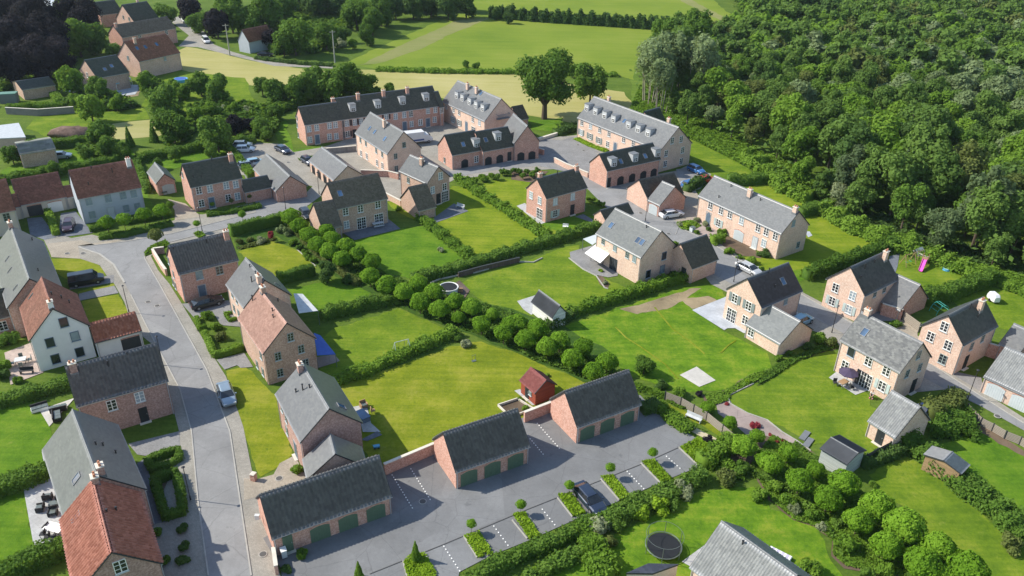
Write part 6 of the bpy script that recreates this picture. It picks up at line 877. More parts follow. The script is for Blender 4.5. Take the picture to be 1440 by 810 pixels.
('bush','leaf_bright',-9.09,150.29,0.86,1.1,'second young tree from the left in the planted row along the lane','young trees along the lane','tree','young_tree',1),
('bush','leaf_bright',-7.89,149.84,0.86,1.1,'third young tree from the left in the planted row along the lane','young trees along the lane','tree','young_tree',1),
('bush','leaf_bright',-6.6,151.78,0.87,1.1,'fourth young tree from the left in the planted row along the lane','young trees along the lane','tree','young_tree',1),
('bush','leaf_bright',-5.97,151.02,0.86,1.1,'fifth young tree from the left in the planted row along the lane','young trees along the lane','tree','young_tree',1),
('bush','leaf_bright',-4.65,152.71,0.87,1.1,'sixth young tree from the left in the planted row along the lane','young trees along the lane','tree','young_tree',1),
('bush','leaf_hedge',-3.44,152.25,0.87,1.1,'seventh young tree from the left in the planted row along the lane','young trees along the lane','tree','young_tree',1),
('bush','leaf_hedge',-2.5,155.04,0.88,1.1,'eighth young tree from the left in the planted row along the lane','young trees along the lane','tree','young_tree',1),
('bush','leaf_hedge',-1.49,154.83,0.88,1.1,'ninth young tree from the left in the planted row along the lane','young trees along the lane','tree','young_tree',1),
('bush','leaf_hedge',-0.19,155.75,0.88,1.1,'tenth young tree from the left in the planted row along the lane','young trees along the lane','tree','young_tree',1),
('bush','leaf_hedge',0.93,155.26,0.88,1.1,'eleventh young tree from the left in the planted row along the lane','young trees along the lane','tree','young_tree',1),
('bush','leaf_hedge',1.73,153.12,0.87,1.1,'twelfth young tree from the left in the planted row along the lane','young trees along the lane','tree','young_tree',1),
('bush','leaf_hedge',2.54,155.37,0.88,1.1,'thirteenth young tree from the left in the planted row along the lane','young trees along the lane','tree','young_tree',1),
('bush','leaf_hedge',3.54,153.78,0.87,1.1,'fourteenth young tree from the left in the planted row along the lane','young trees along the lane','tree','young_tree',1),
('bush','leaf_hedge',4.58,156.06,0.89,1.1,'fifteenth young tree from the left in the planted row along the lane','young trees along the lane','tree','young_tree',1),
('bush','leaf_hedge',5.22,152.8,0.87,1.1,'sixteenth young tree from the left in the planted row along the lane','young trees along the lane','tree','young_tree',1),
('bush','leaf_bright',14.16,142.23,0.62,1.1,'first sapling from the left beside the square brick house','saplings beside the square brick house','tree','young_tree',1),
('bush','leaf_bright',15.04,142,0.62,1.1,'second sapling from the left beside the square brick house','saplings beside the square brick house','tree','young_tree',1),
('bush','leaf_bright',16.04,140.35,0.61,1.1,'third sapling from the left beside the square brick house','saplings beside the square brick house','tree','young_tree',1),
('bush','leaf_bright',16.77,139.84,0.61,1.1,'fourth sapling from the left beside the square brick house','saplings beside the square brick house','tree','young_tree',1),
('big','leaf_hedge',6.97,194.06,7.99,1.25,'big solitary oak with forked trunk in the hay field',None,'tree','oak_tree',1),
('round','leaf_hedge',19.31,208.76,5.36,1.12,'round headed tree right of the big oak',None,'tree','field_tree',1),
('round','leaf_hedge',16.04,234.2,2.14,1.12,'small tree crown between the oak and its neighbour',None,'tree','field_tree',1),
('willow','leaf_willow',35.32,209.95,5.8,2,'leftmost silvery willow at the edge of the wood',None,'tree','willow_tree',1),
('willow','leaf_willow',40.46,213.44,5.91,2,'second silvery willow at the edge of the wood',None,'tree','willow_tree',1),
('willow','leaf_willow',47.35,210.53,5.87,2,'third silvery willow with bare stems showing below',None,'tree','willow_tree',1),
('willow','leaf_willow',36.51,201.06,4.66,2,'front silvery willow of the group with thin pale stems',None,'tree','willow_tree',1),
('tall','leaf_hedge',54.61,252.08,6.05,1.6,'tall dark green tree behind the willows',None,'tree','wood_tree',1),
('tall','leaf_hedge',44.41,252.25,5.55,1.6,'rounded green tree behind the first willow',None,'tree','wood_tree',1),
('tall','leaf_willow',63.77,244.67,3.89,1.6,'pale green tree right of the willows',None,'tree','wood_tree',1),
('tall','leaf_olive',52.38,198.21,3.75,1.6,'olive green tree at the near edge of the wood right of the willows',None,'tree','wood_tree',1),
('tall','leaf_bright',66.69,141.5,2.94,1.6,'bright green tree at the garden edge of the wood',None,'tree','wood_tree',1),
('tall','leaf_pale',61.02,139.59,2.44,1.6,'white blossoming shrub tree at the edge of the wood',None,'tree','wood_tree',1),
('tall','leaf_hedge',69.64,132.14,3.66,1.6,'dark green tree with pale stems above the slide garden',None,'tree','wood_tree',1),
('tall','leaf_olive',81.81,139.56,5.41,1.6,'broad olive crown in the wood at right',None,'tree','wood_tree',1),
('tall','leaf_pine',79.8,126.47,5.32,1.6,'spreading pine like tree with reddish trunk at right',None,'tree','wood_tree',1),
('tall','leaf_pine',72.66,124.12,3.4,1.6,'grey green tree left of the pine like tree',None,'tree','wood_tree',1),
('tall','leaf_pine',63.91,143.78,4.12,1.6,'dull green crown at the wood edge',None,'tree','wood_tree',1),
('tall','leaf_pine',74.37,143.16,4.21,1.6,'grey green crown in the wood above the slide garden',None,'tree','wood_tree',1),
('willow','leaf_olive',83.1,128.83,4.29,2,'tree with bare pale stems at the right edge of the wood',None,'tree','wood_tree',1),
('willow','leaf_pine',85.11,125.61,3.7,2,'second bare stemmed tree at the right edge of the wood',None,'tree','wood_tree',1),
('big','leaf_purple',-163.05,266.9,8.44,1.05,'second dark purple beech from the left in the far left grove','purple beeches at the far left','tree','beech_tree',1),
('big','leaf_purple',-151.26,259.24,7.43,1.05,'fifth dark purple beech from the left in the far left grove','purple beeches at the far left','tree','beech_tree',1),
('big','leaf_purple',-141.38,229.48,7.92,1.05,'third dark purple beech from the left in the far left grove','purple beeches at the far left','tree','beech_tree',1),
('big','leaf_purple',-136.45,235.11,7.37,1.05,'sixth dark purple beech from the left in the far left grove','purple beeches at the far left','tree','beech_tree',1),
('big','leaf_purple',-133.37,210.72,6.22,1.05,'first dark purple beech from the left in the far left grove','purple beeches at the far left','tree','beech_tree',1),
('big','leaf_purple',-127.81,212.82,6.76,1.05,'fourth dark purple beech from the left in the far left grove','purple beeches at the far left','tree','beech_tree',1),
('big','leaf_purple',-126.99,222.57,5.52,1.05,'seventh dark purple beech from the left in the far left grove','purple beeches at the far left','tree','beech_tree',1),
('big','leaf_purple',-139.19,248.5,5.15,1.05,'eighth dark purple beech from the left in the far left grove','purple beeches at the far left','tree','beech_tree',1),
('big','leaf_purple',-139.5,263.81,7.39,1.05,'purple tree crown left of the dark roofed farmhouses',None,'tree','beech_tree',1),
('round','leaf_purple',-116.2,294.2,5.34,1.12,'purple tree above the lane bend',None,'tree','garden_tree',1),
('round','leaf_purple',-100.08,274.1,5.27,1.12,'purple tree between the lane and the power pole',None,'tree','garden_tree',1),
('round','leaf_purple',-63.77,175.97,2.6,1.12,'purple bush in the far left gardens',None,'tree','garden_tree',1),
('round','leaf_purple',-60.73,177.71,2.18,1.12,'second purple bush in the far left gardens',None,'tree','garden_tree',1),
('round','leaf_purple',-79.83,261.18,3.71,1.12,'purple tree beside the white gabled far house',None,'tree','garden_tree',1),
('round','leaf_hedge',-172.59,280.08,6.65,1.12,'green tree in the top left corner',None,'tree','garden_tree',1),
('round','leaf_hedge',-131.78,244.84,5.65,1.12,'green tree in front of the purple grove',None,'tree','garden_tree',1),
('round','leaf_hedge',-157.57,291.34,5.21,1.12,'green tree at the top edge beside the pale flat roof',None,'tree','garden_tree',1),
('round','leaf_hedge',-128.8,249.2,4.44,1.12,'dark green tree left of the farmhouses',None,'tree','garden_tree',1),
('round','leaf_hedge',-121.44,243.94,2.78,1.12,'small tree at the farmhouse corner',None,'tree','garden_tree',1),
('round','leaf_hedge',-105.15,199.23,3.35,1.12,'rounded tree in front of the conservatory house',None,'tree','garden_tree',1),
('round','leaf_hedge',-84.06,186.45,4.23,1.12,'tree right of the fountain garden',None,'tree','garden_tree',1),
('round','leaf_hedge',-75.42,199.52,3.91,1.12,'round tree on the lawn left of the hay field',None,'tree','garden_tree',1),
('round','leaf_hedge',-81.66,205.62,3.54,1.12,'left half of the round tree pair on the lawn',None,'tree','garden_tree',1),
('round','leaf_hedge',-75.34,170.29,4.31,1.12,'spreading tree above the grey slate garage',None,'tree','garden_tree',1),
('round','leaf_hedge',-63.7,164.49,4.1,1.12,'spreading tree above the brick house',None,'tree','garden_tree',1),
('round','leaf_hedge',-88.98,165.47,3.26,1.12,'round tree beside the earth mound',None,'tree','garden_tree',1),
('round','leaf_hedge',-97.83,282.66,6.74,1.12,'dark tree above the lane right of the purple tree',None,'tree','garden_tree',1),
('round','leaf_hedge',-90.99,281.63,6,1.12,'dark tree beyond the power pole',None,'tree','garden_tree',1),
('round','leaf_hedge',-108.84,281.59,4.09,1.12,'green tree beside the lane bend',None,'tree','garden_tree',1),
('round','leaf_hedge',-124.69,294.45,4.32,1.12,'light green trees behind the dark roofed house',None,'tree','garden_tree',1),
('round','leaf_bright',-113.99,203.15,4.25,1.12,'bright round tree beside the low dark garage',None,'tree','garden_tree',1),
('round','leaf_bright',-97.21,209.62,2.9,1.12,'bright bush right of the conservatory',None,'tree','garden_tree',1),
('round','leaf_bright',-88.16,204.06,2.55,1.12,'bright clipped conifer block by the blue pool',None,'tree','garden_tree',1),
('round','leaf_bright',-85.17,203.11,2.02,1.12,'second bright clipped conifer by the blue pool',None,'tree','garden_tree',1),
('round','leaf_bright',-108.61,193.98,1.78,1.12,'small bush at the clipped hedge square',None,'tree','garden_tree',1),
('round','leaf_bright',-99.55,183.23,3.59,1.12,'broad low bush below the conservatory house',None,'tree','garden_tree',1),
('round','leaf_bright',-97.39,191.67,2.22,1.12,'bush beside the broad low bush',None,'tree','garden_tree',1),
('round','leaf_bright',-68.55,189.43,1.86,1.12,'bright bush below the round tree pair',None,'tree','garden_tree',1),
('round','leaf_bright',-53.23,263.53,1.83,1.12,'round bright bush at the lane end',None,'tree','garden_tree',1),
('round','leaf_bright',-72.6,186.54,2.54,1.12,'yellow green bush on the sloping lawn',None,'tree','garden_tree',1),
('round','leaf_bright',-75.2,183,2.29,1.12,'light bush near the sloping lawn',None,'tree','garden_tree',1),
('bush','leaf_pale',-72.05,192.4,1.66,0.62,'cream flowering bush below the round tree pair',None,'tree','garden_tree',1),
('bush','leaf_pale',-65.38,191.31,1.87,0.62,'grey green bush right of the cream one',None,'tree','garden_tree',1),
('bush','leaf_pale',-57.57,266.35,2.16,0.62,'silvery bush beside the lane end',None,'tree','garden_tree',1),
('round','leaf_hedge',-86.35,286.49,7.41,1.12,'tree mass at the top edge left',None,'tree','garden_tree',1),
('round','leaf_hedge',-85.02,301.61,5.64,1.12,'tree at the top edge near the lane',None,'tree','garden_tree',1),
('round','leaf_hedge',-68.96,253.24,6.83,1.12,'large round oak beside the lane',None,'tree','garden_tree',1),
('round','leaf_hedge',-72.24,251.85,4.16,1.12,'lower crown beside the large lane oak',None,'tree','garden_tree',1),
('round','leaf_hedge',-61.08,261.35,4.56,1.12,'dark narrow tree beside the power pole',None,'tree','garden_tree',1),
('round','leaf_hedge',-58.25,272.17,3.15,1.12,'small tree behind the silvery bush',None,'tree','garden_tree',1),
('round','leaf_hedge',-57.12,293.4,6.4,1.12,'tree at the left of the top meadow',None,'tree','garden_tree',1),
('round','leaf_hedge',-50.06,284,4.88,1.12,'front tree at the meadow edge',None,'tree','garden_tree',1),
('round','leaf_hedge',-49.44,268.97,3.41,1.12,'pale stemmed tree at the meadow edge',None,'tree','garden_tree',1),
('round','leaf_hedge',-49.47,300.22,5.48,1.12,'dark tree at the upper meadow edge',None,'tree','garden_tree',1),
('round','leaf_hedge',-51.62,204.58,4.83,1.12,'large tree behind the long terrace left',None,'tree','garden_tree',1),
('round','leaf_hedge',-55.43,200.94,3.59,1.12,'middle tree behind the terrace end',None,'tree','garden_tree',1),
('round','leaf_hedge',-60.69,200.42,3.61,1.12,'birch like tree left of the terrace',None,'tree','garden_tree',1),
('round','leaf_hedge',-46.94,203.74,4.32,1.12,'dark tree behind the terrace chimney',None,'tree','garden_tree',1),
('round','leaf_hedge',-43.62,207.98,4.63,1.12,'large tree behind the terrace middle',None,'tree','garden_tree',1),
('round','leaf_hedge',-40.16,211.54,3.46,1.12,'tree behind the terrace right of the middle',None,'tree','garden_tree',1),
('round','leaf_hedge',-33.78,212.26,1.73,1.12,'small tree behind the right terrace roof',None,'tree','garden_tree',1),
('round','leaf_hedge',-66.71,208.54,2.76,1.12,'tree on the lawn beside the birch like tree',None,'tree','garden_tree',1),
('round','leaf_hedge',-57.37,187.36,2.27,1.12,'tree at the left end of the terrace',None,'tree','garden_tree',1),
('round','leaf_hedge',-15.53,242.84,1.22,1.12,'left small tree on the field edge',None,'tree','garden_tree',1),
('round','leaf_hedge',-12.18,240.03,1.43,1.12,'right small tree on the field edge',None,'tree','garden_tree',1),
('round','leaf_hedge',-57.68,175.25,2.57,1.12,'bushy tree near the car park',None,'tree','garden_tree',1),
('round','leaf_hedge',-55.45,172.65,1.9,1.12,'dark bush near the car park',None,'tree','garden_tree',1),
('round','leaf_dark',-75.9,309.55,5.74,1.12,'second dark tree from the left along the top edge beyond the meadow','dark trees along the top edge','tree','field_tree',1),
('round','leaf_dark',-70.2,313.79,5.79,1.12,'third dark tree from the left along the top edge beyond the meadow','dark trees along the top edge','tree','field_tree',1),
('round','leaf_dark',-46.21,313.76,5.71,1.12,'fourth dark tree from the left along the top edge beyond the meadow','dark trees along the top edge','tree','field_tree',1),
('round','leaf_dark',-39.66,314.64,5.71,1.12,'sixth dark tree from the left along the top edge beyond the meadow','dark trees along the top edge','tree','field_tree',1),
('round','leaf_dark',-33.41,318.93,5.77,1.12,'eighth dark tree from the left along the top edge beyond the meadow','dark trees along the top edge','tree','field_tree',1),
('round','leaf_dark',-26.44,316.39,5.71,1.12,'ninth dark tree from the left along the top edge beyond the meadow','dark trees along the top edge','tree','field_tree',1),
('round','leaf_dark',-19.92,319.38,5.4,1.12,'eleventh dark tree from the left along the top edge beyond the meadow','dark trees along the top edge','tree','field_tree',1),
('round','leaf_dark',-82.74,318.93,5.92,1.12,'first dark tree from the left along the top edge beyond the meadow','dark trees along the top edge','tree','field_tree',1),
('round','leaf_dark',-45.72,330.74,6.75,1.12,'fifth dark tree from the left along the top edge beyond the meadow','dark trees along the top edge','tree','field_tree',1),
('round','leaf_dark',-36.48,335.85,6.83,1.12,'seventh dark tree from the left along the top edge beyond the meadow','dark trees along the top edge','tree','field_tree',1),
('round','leaf_dark',-25,333.65,6.76,1.12,'tenth dark tree from the left along the top edge beyond the meadow','dark trees along the top edge','tree','field_tree',1),
('round','leaf_dark',-8.3,317.17,2.5,1.12,'left dark tree at the far end of the hedgerow','dark trees at the hedgerow end','tree','field_tree',1),
('round','leaf_dark',-3.47,310.97,2.46,1.12,'right dark tree at the far end of the hedgerow','dark trees at the hedgerow end','tree','field_tree',1),
('round','leaf_hedge',-101.02,160.24,2.2,1.12,'leafy bush beside the brown brick garage',None,'tree','garden_tree',1),
('round','leaf_hedge',-84.82,159.23,2.52,1.12,'bushes behind the red brown roof',None,'tree','garden_tree',1),
('round','leaf_hedge',-81.71,158.65,2.08,1.12,'bush behind the red brown roof chimney',None,'tree','garden_tree',1),
('round','leaf_hedge',-88.54,157.25,1.68,1.12,'low bush on the lawn behind the hedge',None,'tree','garden_tree',1),
('round','leaf_hedge',-70.9,158.66,1.63,1.12,'tree by the hedge behind the small slate garage',None,'tree','garden_tree',1),
('round','leaf_hedge',-72.39,153.45,1.39,1.12,'small tree behind the small slate garage',None,'tree','garden_tree',1),
('round','leaf_hedge',-63.02,159.11,2,1.12,'leafy tree behind the brick house',None,'tree','garden_tree',1),
('round','leaf_hedge',-102.46,154.78,2.16,1.12,'dark bush at the left edge above the hedge',None,'tree','garden_tree',1),
('round','leaf_hedge',-90.48,148.03,1.62,1.12,'bush over the hedge behind the double garage',None,'tree','garden_tree',1),
('cone','leaf_hedge',-79.97,170.37,1.57,0.8,'little bush beside the dry meadow strip',None,'bush','bush',1),
('cone','leaf_hedge',-83.88,167.09,1.56,0.8,'bush on the dry strip left',None,'bush','bush',1),
]
PERSON=(45.3, 81.71)
DRAINS=[(-53.07, 100.84, 'drain cover in the long street near the front lawn with lamp'), (-51.3, 99.79, 'drain cover in the long street, right one of the upper pair'), (-72.17, 115.58, 'left drain cover on the pale forecourt by the oval lawn'), (-69.7, 115.77, 'right drain cover on the pale forecourt by the oval lawn'), (-8.71, 61.76, 'drain cover in the shadow tip of the longest garage'), (-23.13, 54.31, 'drain cover beside the blind gable of the longest garage'), (-24.34, 64.68, 'drain cover on the beige forecourt near the curved lawn'), (27.32, 128.56, 'drain cover in the lane behind the awning house'), (23.54, 137.35, 'drain cover in the lane before the slate cross wing'), (59.39, 78.46, 'drain cover in the lane before the pale garage doors'), (-47.54, 159.45, 'drain cover in the wide drive beside the arched slate garage'), (14.2, 174.95, 'left drain cover in the big grey yard'), (15.18, 171.24, 'right drain cover in the big grey yard')]
WOOD=[(35.5, 224.0), (40.6, 190.4), (48.0, 184.5), (53.8, 164.8), (55.6, 152.7), (60.3, 136.9), (66.7, 129.9), (72.1, 125.1), (78.6, 116.3), (84.9, 107.4), (96.2, 93.3), (141.1, 144.2), (227.0, 303.5), (275.3, 429.1), (111.9, 405.3), (94.9, 375.6), (86.5, 312.7), (69.2, 284.2), (54.6, 284.9), (42.7, 253.3)]
WILLOWS=[(98.5, 251.8), (129.5, 263.0), (150.8, 247.8), (123.4, 193.6), (106.6, 198.3), (85.9, 209.7)]
CARS=[((-34.33, 78.5), -1.073, 'car_silver', 'estate', 'silver blue car parked at the right kerb of the long street'), ((-44.17, 100.23), 0.611, 'car_black', 'estate', 'black car on the drive before the corner brick house'), ((-64.34, 105.96), 0.471, 'car_black', 'van', 'black van like car beside the oval front lawn'), ((-76.4, 124.92), -1.222, 'car_plum', 'hatch', 'dark plum car on the drive left of the pale grey house'), ((8.55, 62.22), -1.063, 'car_navy', 'estate', 'dark navy car in the parking bay of the court'), ((51.44, 78.82), 0.349, 'car_blue', 'hatch', 'dark blue car beside the wild hedge'), ((29.02, 136.05), 0.384, 'car_white', 'estate', 'white car with dark open top under the brick gable'), ((38.02, 114.9), -0.96, 'car_silver2', 'estate', 'long silver car parked along the lane below the long semi'), ((37.94, 159.37), -0.96, 'car_blue2', 'hatch', 'bright blue car at the end of the car park lawn'), ((38.82, 153.93), 0.611, 'car_red', 'hatch', 'red car half hidden behind the long grey roof'), ((35.19, 151.07), 0.611, 'car_blue2', 'hatch', 'blue car behind the leafy screen in the car park'), ((-58.24, 165.32), 0.175, 'car_white', 'hatch', 'white car in the upper left car park'), ((-59.62, 168.11), 0.175, 'car_silver', 'hatch', 'dark grey car behind the white one in the upper left car park'), ((-53.74, 157.52), 0.524, 'car_lightblue', 'hatch', 'light blue car behind the slate garage roof'), ((-54.88, 155.88), 0.524, 'car_silver', 'hatch', 'silver car beside the light blue one'), ((-50.24, 165.69), -0.785, 'car_navy', 'estate', 'dark car parked at the edge of the terrace lawn'), ((-43.19, 159.01), -0.873, 'car_navy', 'hatch', 'dark blue car at the corner of the arched slate garage'), ((-77.98, 251.31), 0.087, 'car_black', 'estate', 'black car before the far white gabled house'), ((-102.07, 268.05), -1.047, 'car_white', 'van', 'white van parked on the far lane'), ((-120.55, 299.59), -1.047, 'car_white', 'van', 'smaller white van at the top of the far lane'), ((-37.22, 131.95), -1.047, 'car_black', 'hatch', 'black car partly hidden by the brown tiled wing'), ((41.65, 99.1), 0.611, 'car_lightblue', 'hatch', 'light blue car in the shade beside the lane')]
TRUCKS=[((-22.0, 173.7), 0.436, 'white box van with blue stripe in the courtyard behind the slate roof')]
LAMPS=[(-54.48, 97.73), (-44.67, 85.01), (-32.53, 61.23), (-53.61, 125.17), (23.96, 133.93), (34.83, 111.3), (45.41, 96.85), (57.36, 81.81), (-41.73, 135.05), (-37.34, 142.8)]
LAMPL=['street lamp beside the front lawn at the orange tiled wing', 'street lamp behind the black pantiled house', 'street lamp at the lower left street', 'street lamp next to the lollipop tree in the oval bed', 'lane lamp behind the large grey roof', 'lane lamp beside the long silver car', 'lane lamp beside the olive bush', 'lane lamp before the pale garage doors', 'street lamp before the red brick garage gable', 'lamp at the corner of the wide drive']
POLES=[(-88.94, 251.15), (-55.25, 245.32)]
WALLS=[
{'p':[(-13.23,65.66),(-8.21,69.28)],'h':1.5,'w':0.28,'mat':'brick_red','cap':'cream_stone','label':'brick wall between the longest garage and the middle garage','name':'garden_wall','cat':'wall'},
{'p':[(1.8,75.18),(5.32,77.48)],'h':1.5,'w':0.28,'mat':'brick_red','cap':'cream_stone','label':'brick wall between the middle and right pantiled garages','name':'garden_wall','cat':'wall'},
{'p':[(-58.29,115.87),(-54.89,110.89),(-53.46,109)],'h':1.1,'w':0.3,'mat':'brick_pink','cap':'cream_stone','label':'stepped brick wall at the street end of the corner house','name':'garden_wall','cat':'wall'},
{'p':[(-58.28,116.05),(-56.75,116.67)],'h':1.1,'w':0.3,'mat':'brick_dark','cap':'cream_stone','label':'short return of the corner house yard wall','name':'garden_wall','cat':'wall'},
{'p':[(8.36,163.36),(10.61,159.96),(14.98,154.8)],'h':1.1,'w':0.3,'mat':'brick_pink','cap':'cream_stone','label':'low brick wall with piers on the far side of the lane','name':'garden_wall','cat':'wall'},
{'p':[(4.92,168.97),(6.26,167.79)],'h':1.2,'w':0.3,'mat':'brick_red','cap':'cream_stone','label':'short brick wall stub beside the gable fronted garage','name':'garden_wall','cat':'wall'},
{'p':[(64.65,91.94),(66.32,90.72)],'h':2,'w':0.25,'mat':'brick_red','cap':'cream_stone','label':'brick screen wall with grey gate at the ribbed roof house','name':'garden_wall','cat':'wall'},
{'p':[(54.32,102.22),(56.66,100.65)],'h':1.9,'w':0.25,'mat':'brick_red','cap':'cream_stone','label':'brick screen wall between the ribbed roof house and its garage','name':'garden_wall','cat':'wall'},
{'p':[(-24.56,141.78),(-21.01,138.01)],'h':1.1,'w':0.3,'mat':'brick_pink','cap':'cream_stone','label':'low brick wall running from the paved yard to the brown wing','name':'garden_wall','cat':'wall'},
{'p':[(-31.06,152.75),(-25.62,152.61),(-23.28,151.3)],'h':1.3,'w':0.3,'mat':'brick_red','cap':'cream_stone','label':'brick garden wall behind the brown tiled house','name':'garden_wall','cat':'wall'},
{'p':[(-40.73,165.4),(-34.68,167.41)],'h':1.2,'w':0.25,'mat':'paver_grey','cap':'cream_stone','label':'pale garden wall in front of the long terrace','name':'garden_wall','cat':'wall'},
{'p':[(-21.97,54.12),(-21.12,51.9)],'h':1.2,'w':0.3,'mat':'brick_red','cap':'cream_stone','label':'brick wall stub with stone cap at the garage corner','name':'garden_wall','cat':'wall'},
{'p':[(-122.31,187.66),(-114.18,186.88),(-106.97,189.61)],'h':1.6,'w':0.3,'mat':'gravel_grey','cap':'cream_stone','label':'grey concrete garden wall at far left','name':'garden_wall','cat':'wall'},
{'p':[(66.22,123.33),(68.81,119.26)],'h':1.2,'w':0.2,'mat':'gravel_grey','cap':'cream_stone','label':'low stone wall behind the pink slide','name':'garden_wall','cat':'wall'},
{'p':[(-8.46,110.77),(-4.85,113.1),(1.12,116.5)],'h':0.8,'w':0.2,'mat':'deck','cap':'cream_stone','label':'low dark strip below the long hedge behind the pool, partly painted hedge shade','name':'garden_wall','cat':'wall'},  # dark deck colour stands in for the hedge's shade and a dark strip
{'p':[(5.32,177.26),(13.08,184.95)],'h':0.6,'w':0.5,'mat':'cream_stone','cap':'cream_stone','label':'pale stone edging wall beside the big grey yard','name':'garden_wall','cat':'wall'},
{'p':[(-27.17,64.45),(-26.67,64.28)],'h':0.9,'w':0.5,'mat':'brick_red','cap':'cream_stone','label':'brick pillar with white cap at the garage forecourt','name':'garden_wall','cat':'wall'},
]
FENCES=[
{'p':[(38.22,68.24),(41.35,70.25),(45.27,72.69)],'h':1.4,'n':0,'label':'dark slatted fence between the black shed and the lawn','mat':'trim_dark'},
{'p':[(56.03,79.35),(56.32,76.64),(57.19,75.57),(58,74.25),(59.18,73.24),(59.74,72.22)],'h':1.1,'n':0,'label':'trellis fence with dark posts along the lane at right','mat':'plank_weather'},
{'p':[(19.17,80.25),(20.93,79.12),(23.52,76.35),(24.9,74.02),(25.89,72.29)],'h':1.2,'n':0,'label':'weathered trellis fence with climbers beside the sandy path','mat':'plank_weather'},
{'p':[(56.94,100.88),(57.97,97.53)],'h':1.5,'n':0,'label':'weathered wooden board fence left of the ribbed roof house','mat':'plank_weather'},
]
MISC={'parasol': (43.02, 84.45), 'parasol_c': (42.48, 84.1), 'trampoline': (15.27, 56.04), 'trampoline_rim': [(13.51, 56.44), (16.92, 56.09)], 'goal': (-14.43, 89.18), 'pool': (-9.53, 105.91), 'pool_r': 1.47, 'lounger': (26.44, 55.55), 'slide': (66.47, 116.51), 'swing': (65.38, 118.9), 'climb': (63.47, 103.31), 'hammock': (73.4, 107.12), 'awning': [(11.64, 116.55), (13.84, 113.1), (15.66, 115.49), (13.51, 118.39)], 'pergola': [(11.66, 121.19), (13.08, 119.02), (13.85, 120.18), (14.09, 123.17)], 'bay': [(17.25, 115.25), (19.41, 111.73)], 'veranda': [(-31.25, 99.76), (-30.13, 100.39), (-26.9, 95.8), (-29.16, 94.37)], 'blue': [(-26.03, 89.47), (-25.31, 89.94), (-22.41, 85.6), (-24.39, 84.22)], 'bench': (21.97, 76.29), 'table1': (-43.92, 56.38), 'chairs1': [(-47.0, 60.84), (-46.93, 59.33), (-45.39, 58.77), (-45.59, 60.76)], 'chairs2': [(-45.06, 56.75), (-44.84, 55.83), (-44.24, 55.51), (-43.53, 55.3)], 'planter': (-49.98, 62.91), 'table2': (-62.64, 84.59), 'bench2': (-60.81, 82.52), 'sofas': [(-55.42, 75.33), (-52.62, 73.94), (-53.25, 75.41)], 'picnic': (-23.85, 128.65), 'lounge29': (-9.99, 137.59), 'bench30': (9.21, 129.67), 'tableF': (13.73, 116.73), 'paddles': [(34.53, 73.88), (34.55, 72.61)], 'bbq': (42.7, 77.7), 'slab': (49.53, 81.69), 'seat24': (-17.49, 77.3), 'toy': (-14.78, 69.96), 'box24': (-17.21, 75.09), 'raised': [(-1.36, 78.11), (1.0, 79.5), (2.89, 77.63), (0.25, 75.8)], 'hoop': (-4.79, 87.69), 'mailbox': (-24.5, 57.79), 'bin': (-21.02, 54.04), 'greybox': (31.72, 129.79), 'trailer': (-66.68, 141.23), 'conserv': [(-109.27, 216.12), (-107.62, 220.08), (-103.64, 214.77), (-105.25, 209.2)], 'tealshed': (-126.61, 197.08), 'flat': [(-111.1, 162.28), (-104.29, 163.95), (-110.94, 173.33), (-115.81, 170.4)], 'hottub': (-105.77, 211.31), 'bluepool': (-92.57, 220.1), 'flat2': [(-180.26, 312.82), (-171.44, 307.32), (-173.61, 317.54), (-182.03, 322.68)], 'flat3': [(10.95, 51.15), (13.38, 51.18), (15.91, 52.32), (13.13, 52.34)], 'shelter': (68.17, 121.43), 'tent': (69.08, 120.8), 'kidpool': (71.09, 117.26), 'mound': (-100.12, 173.9), 'umb24': (-17.71, 77.99), 'carcover': (-94.64, 158.75), 'slabpile': (29.73, 92.59), 'woodpile': (70.23, 119.15), 'whitetop': (16.68, 161.31)}

for h in BUILDINGS: building(h)
# ---------- ground sheets ----------
def lawn(name,lo,mid,hi,sc_=.22,fine=.5):
    m,t,b=_mat(name,.95,.08); p=geo(t)
    n1=noise(t,sc_,6,p,.65); n2=noise(t,2.2,5,p,.7); n3=noise(t,14,2,p)
    s=N(t,'ShaderNodeMath',operation='MULTIPLY_ADD'); t.links.new(n2.outputs[0],s.inputs[0]); s.inputs[1].default_value=fine; t.links.new(n1.outputs[0],s.inputs[2])
    s2=N(t,'ShaderNodeMath',operation='MULTIPLY_ADD'); t.links.new(n3.outputs[0],s2.inputs[0]); s2.inputs[1].default_value=fine*.5; t.links.new(s.outputs[0],s2.inputs[2])
    q=.5+fine*.5+fine*.25
    c=ramp(t,mixfac(t,s2.outputs[0],1/(2*q)),[(.39,lo),(.5,mid),(.60,hi)])
    mp=N(t,'ShaderNodeMapping'); t.links.new(p,mp.inputs[0]); mp.inputs['Rotation'].default_value=(0,0,R(35)); mp.inputs['Scale'].default_value=(.03,1.5,.03); ns=noise(t,1,2,mp.outputs[0]); c=mix(t,1,c,ramp(t,ns.outputs[0],[(.38,(.89,.91,.9)),(.62,(1.09,1.06,1.0))]),'MULTIPLY')
    n4=noise(t,.55,7,p,.75); dry=ramp(t,n4.outputs[0],[(.60,(0,0,0)),(.72,(1,1,1))]); c=mix(t,mixfac(t,dry,.3),c,(.27,.25,.08)); n5=noise(t,1.1,6,p,.7); wd=ramp(t,n5.outputs[0],[(.30,(1,1,1)),(.40,(0,0,0))]); c=mix(t,mixfac(t,wd,.4),c,(.05,.10,.012))
    t.links.new(c,b.inputs[0]); bump(t,b,n2.outputs[0],.6,.10); return m
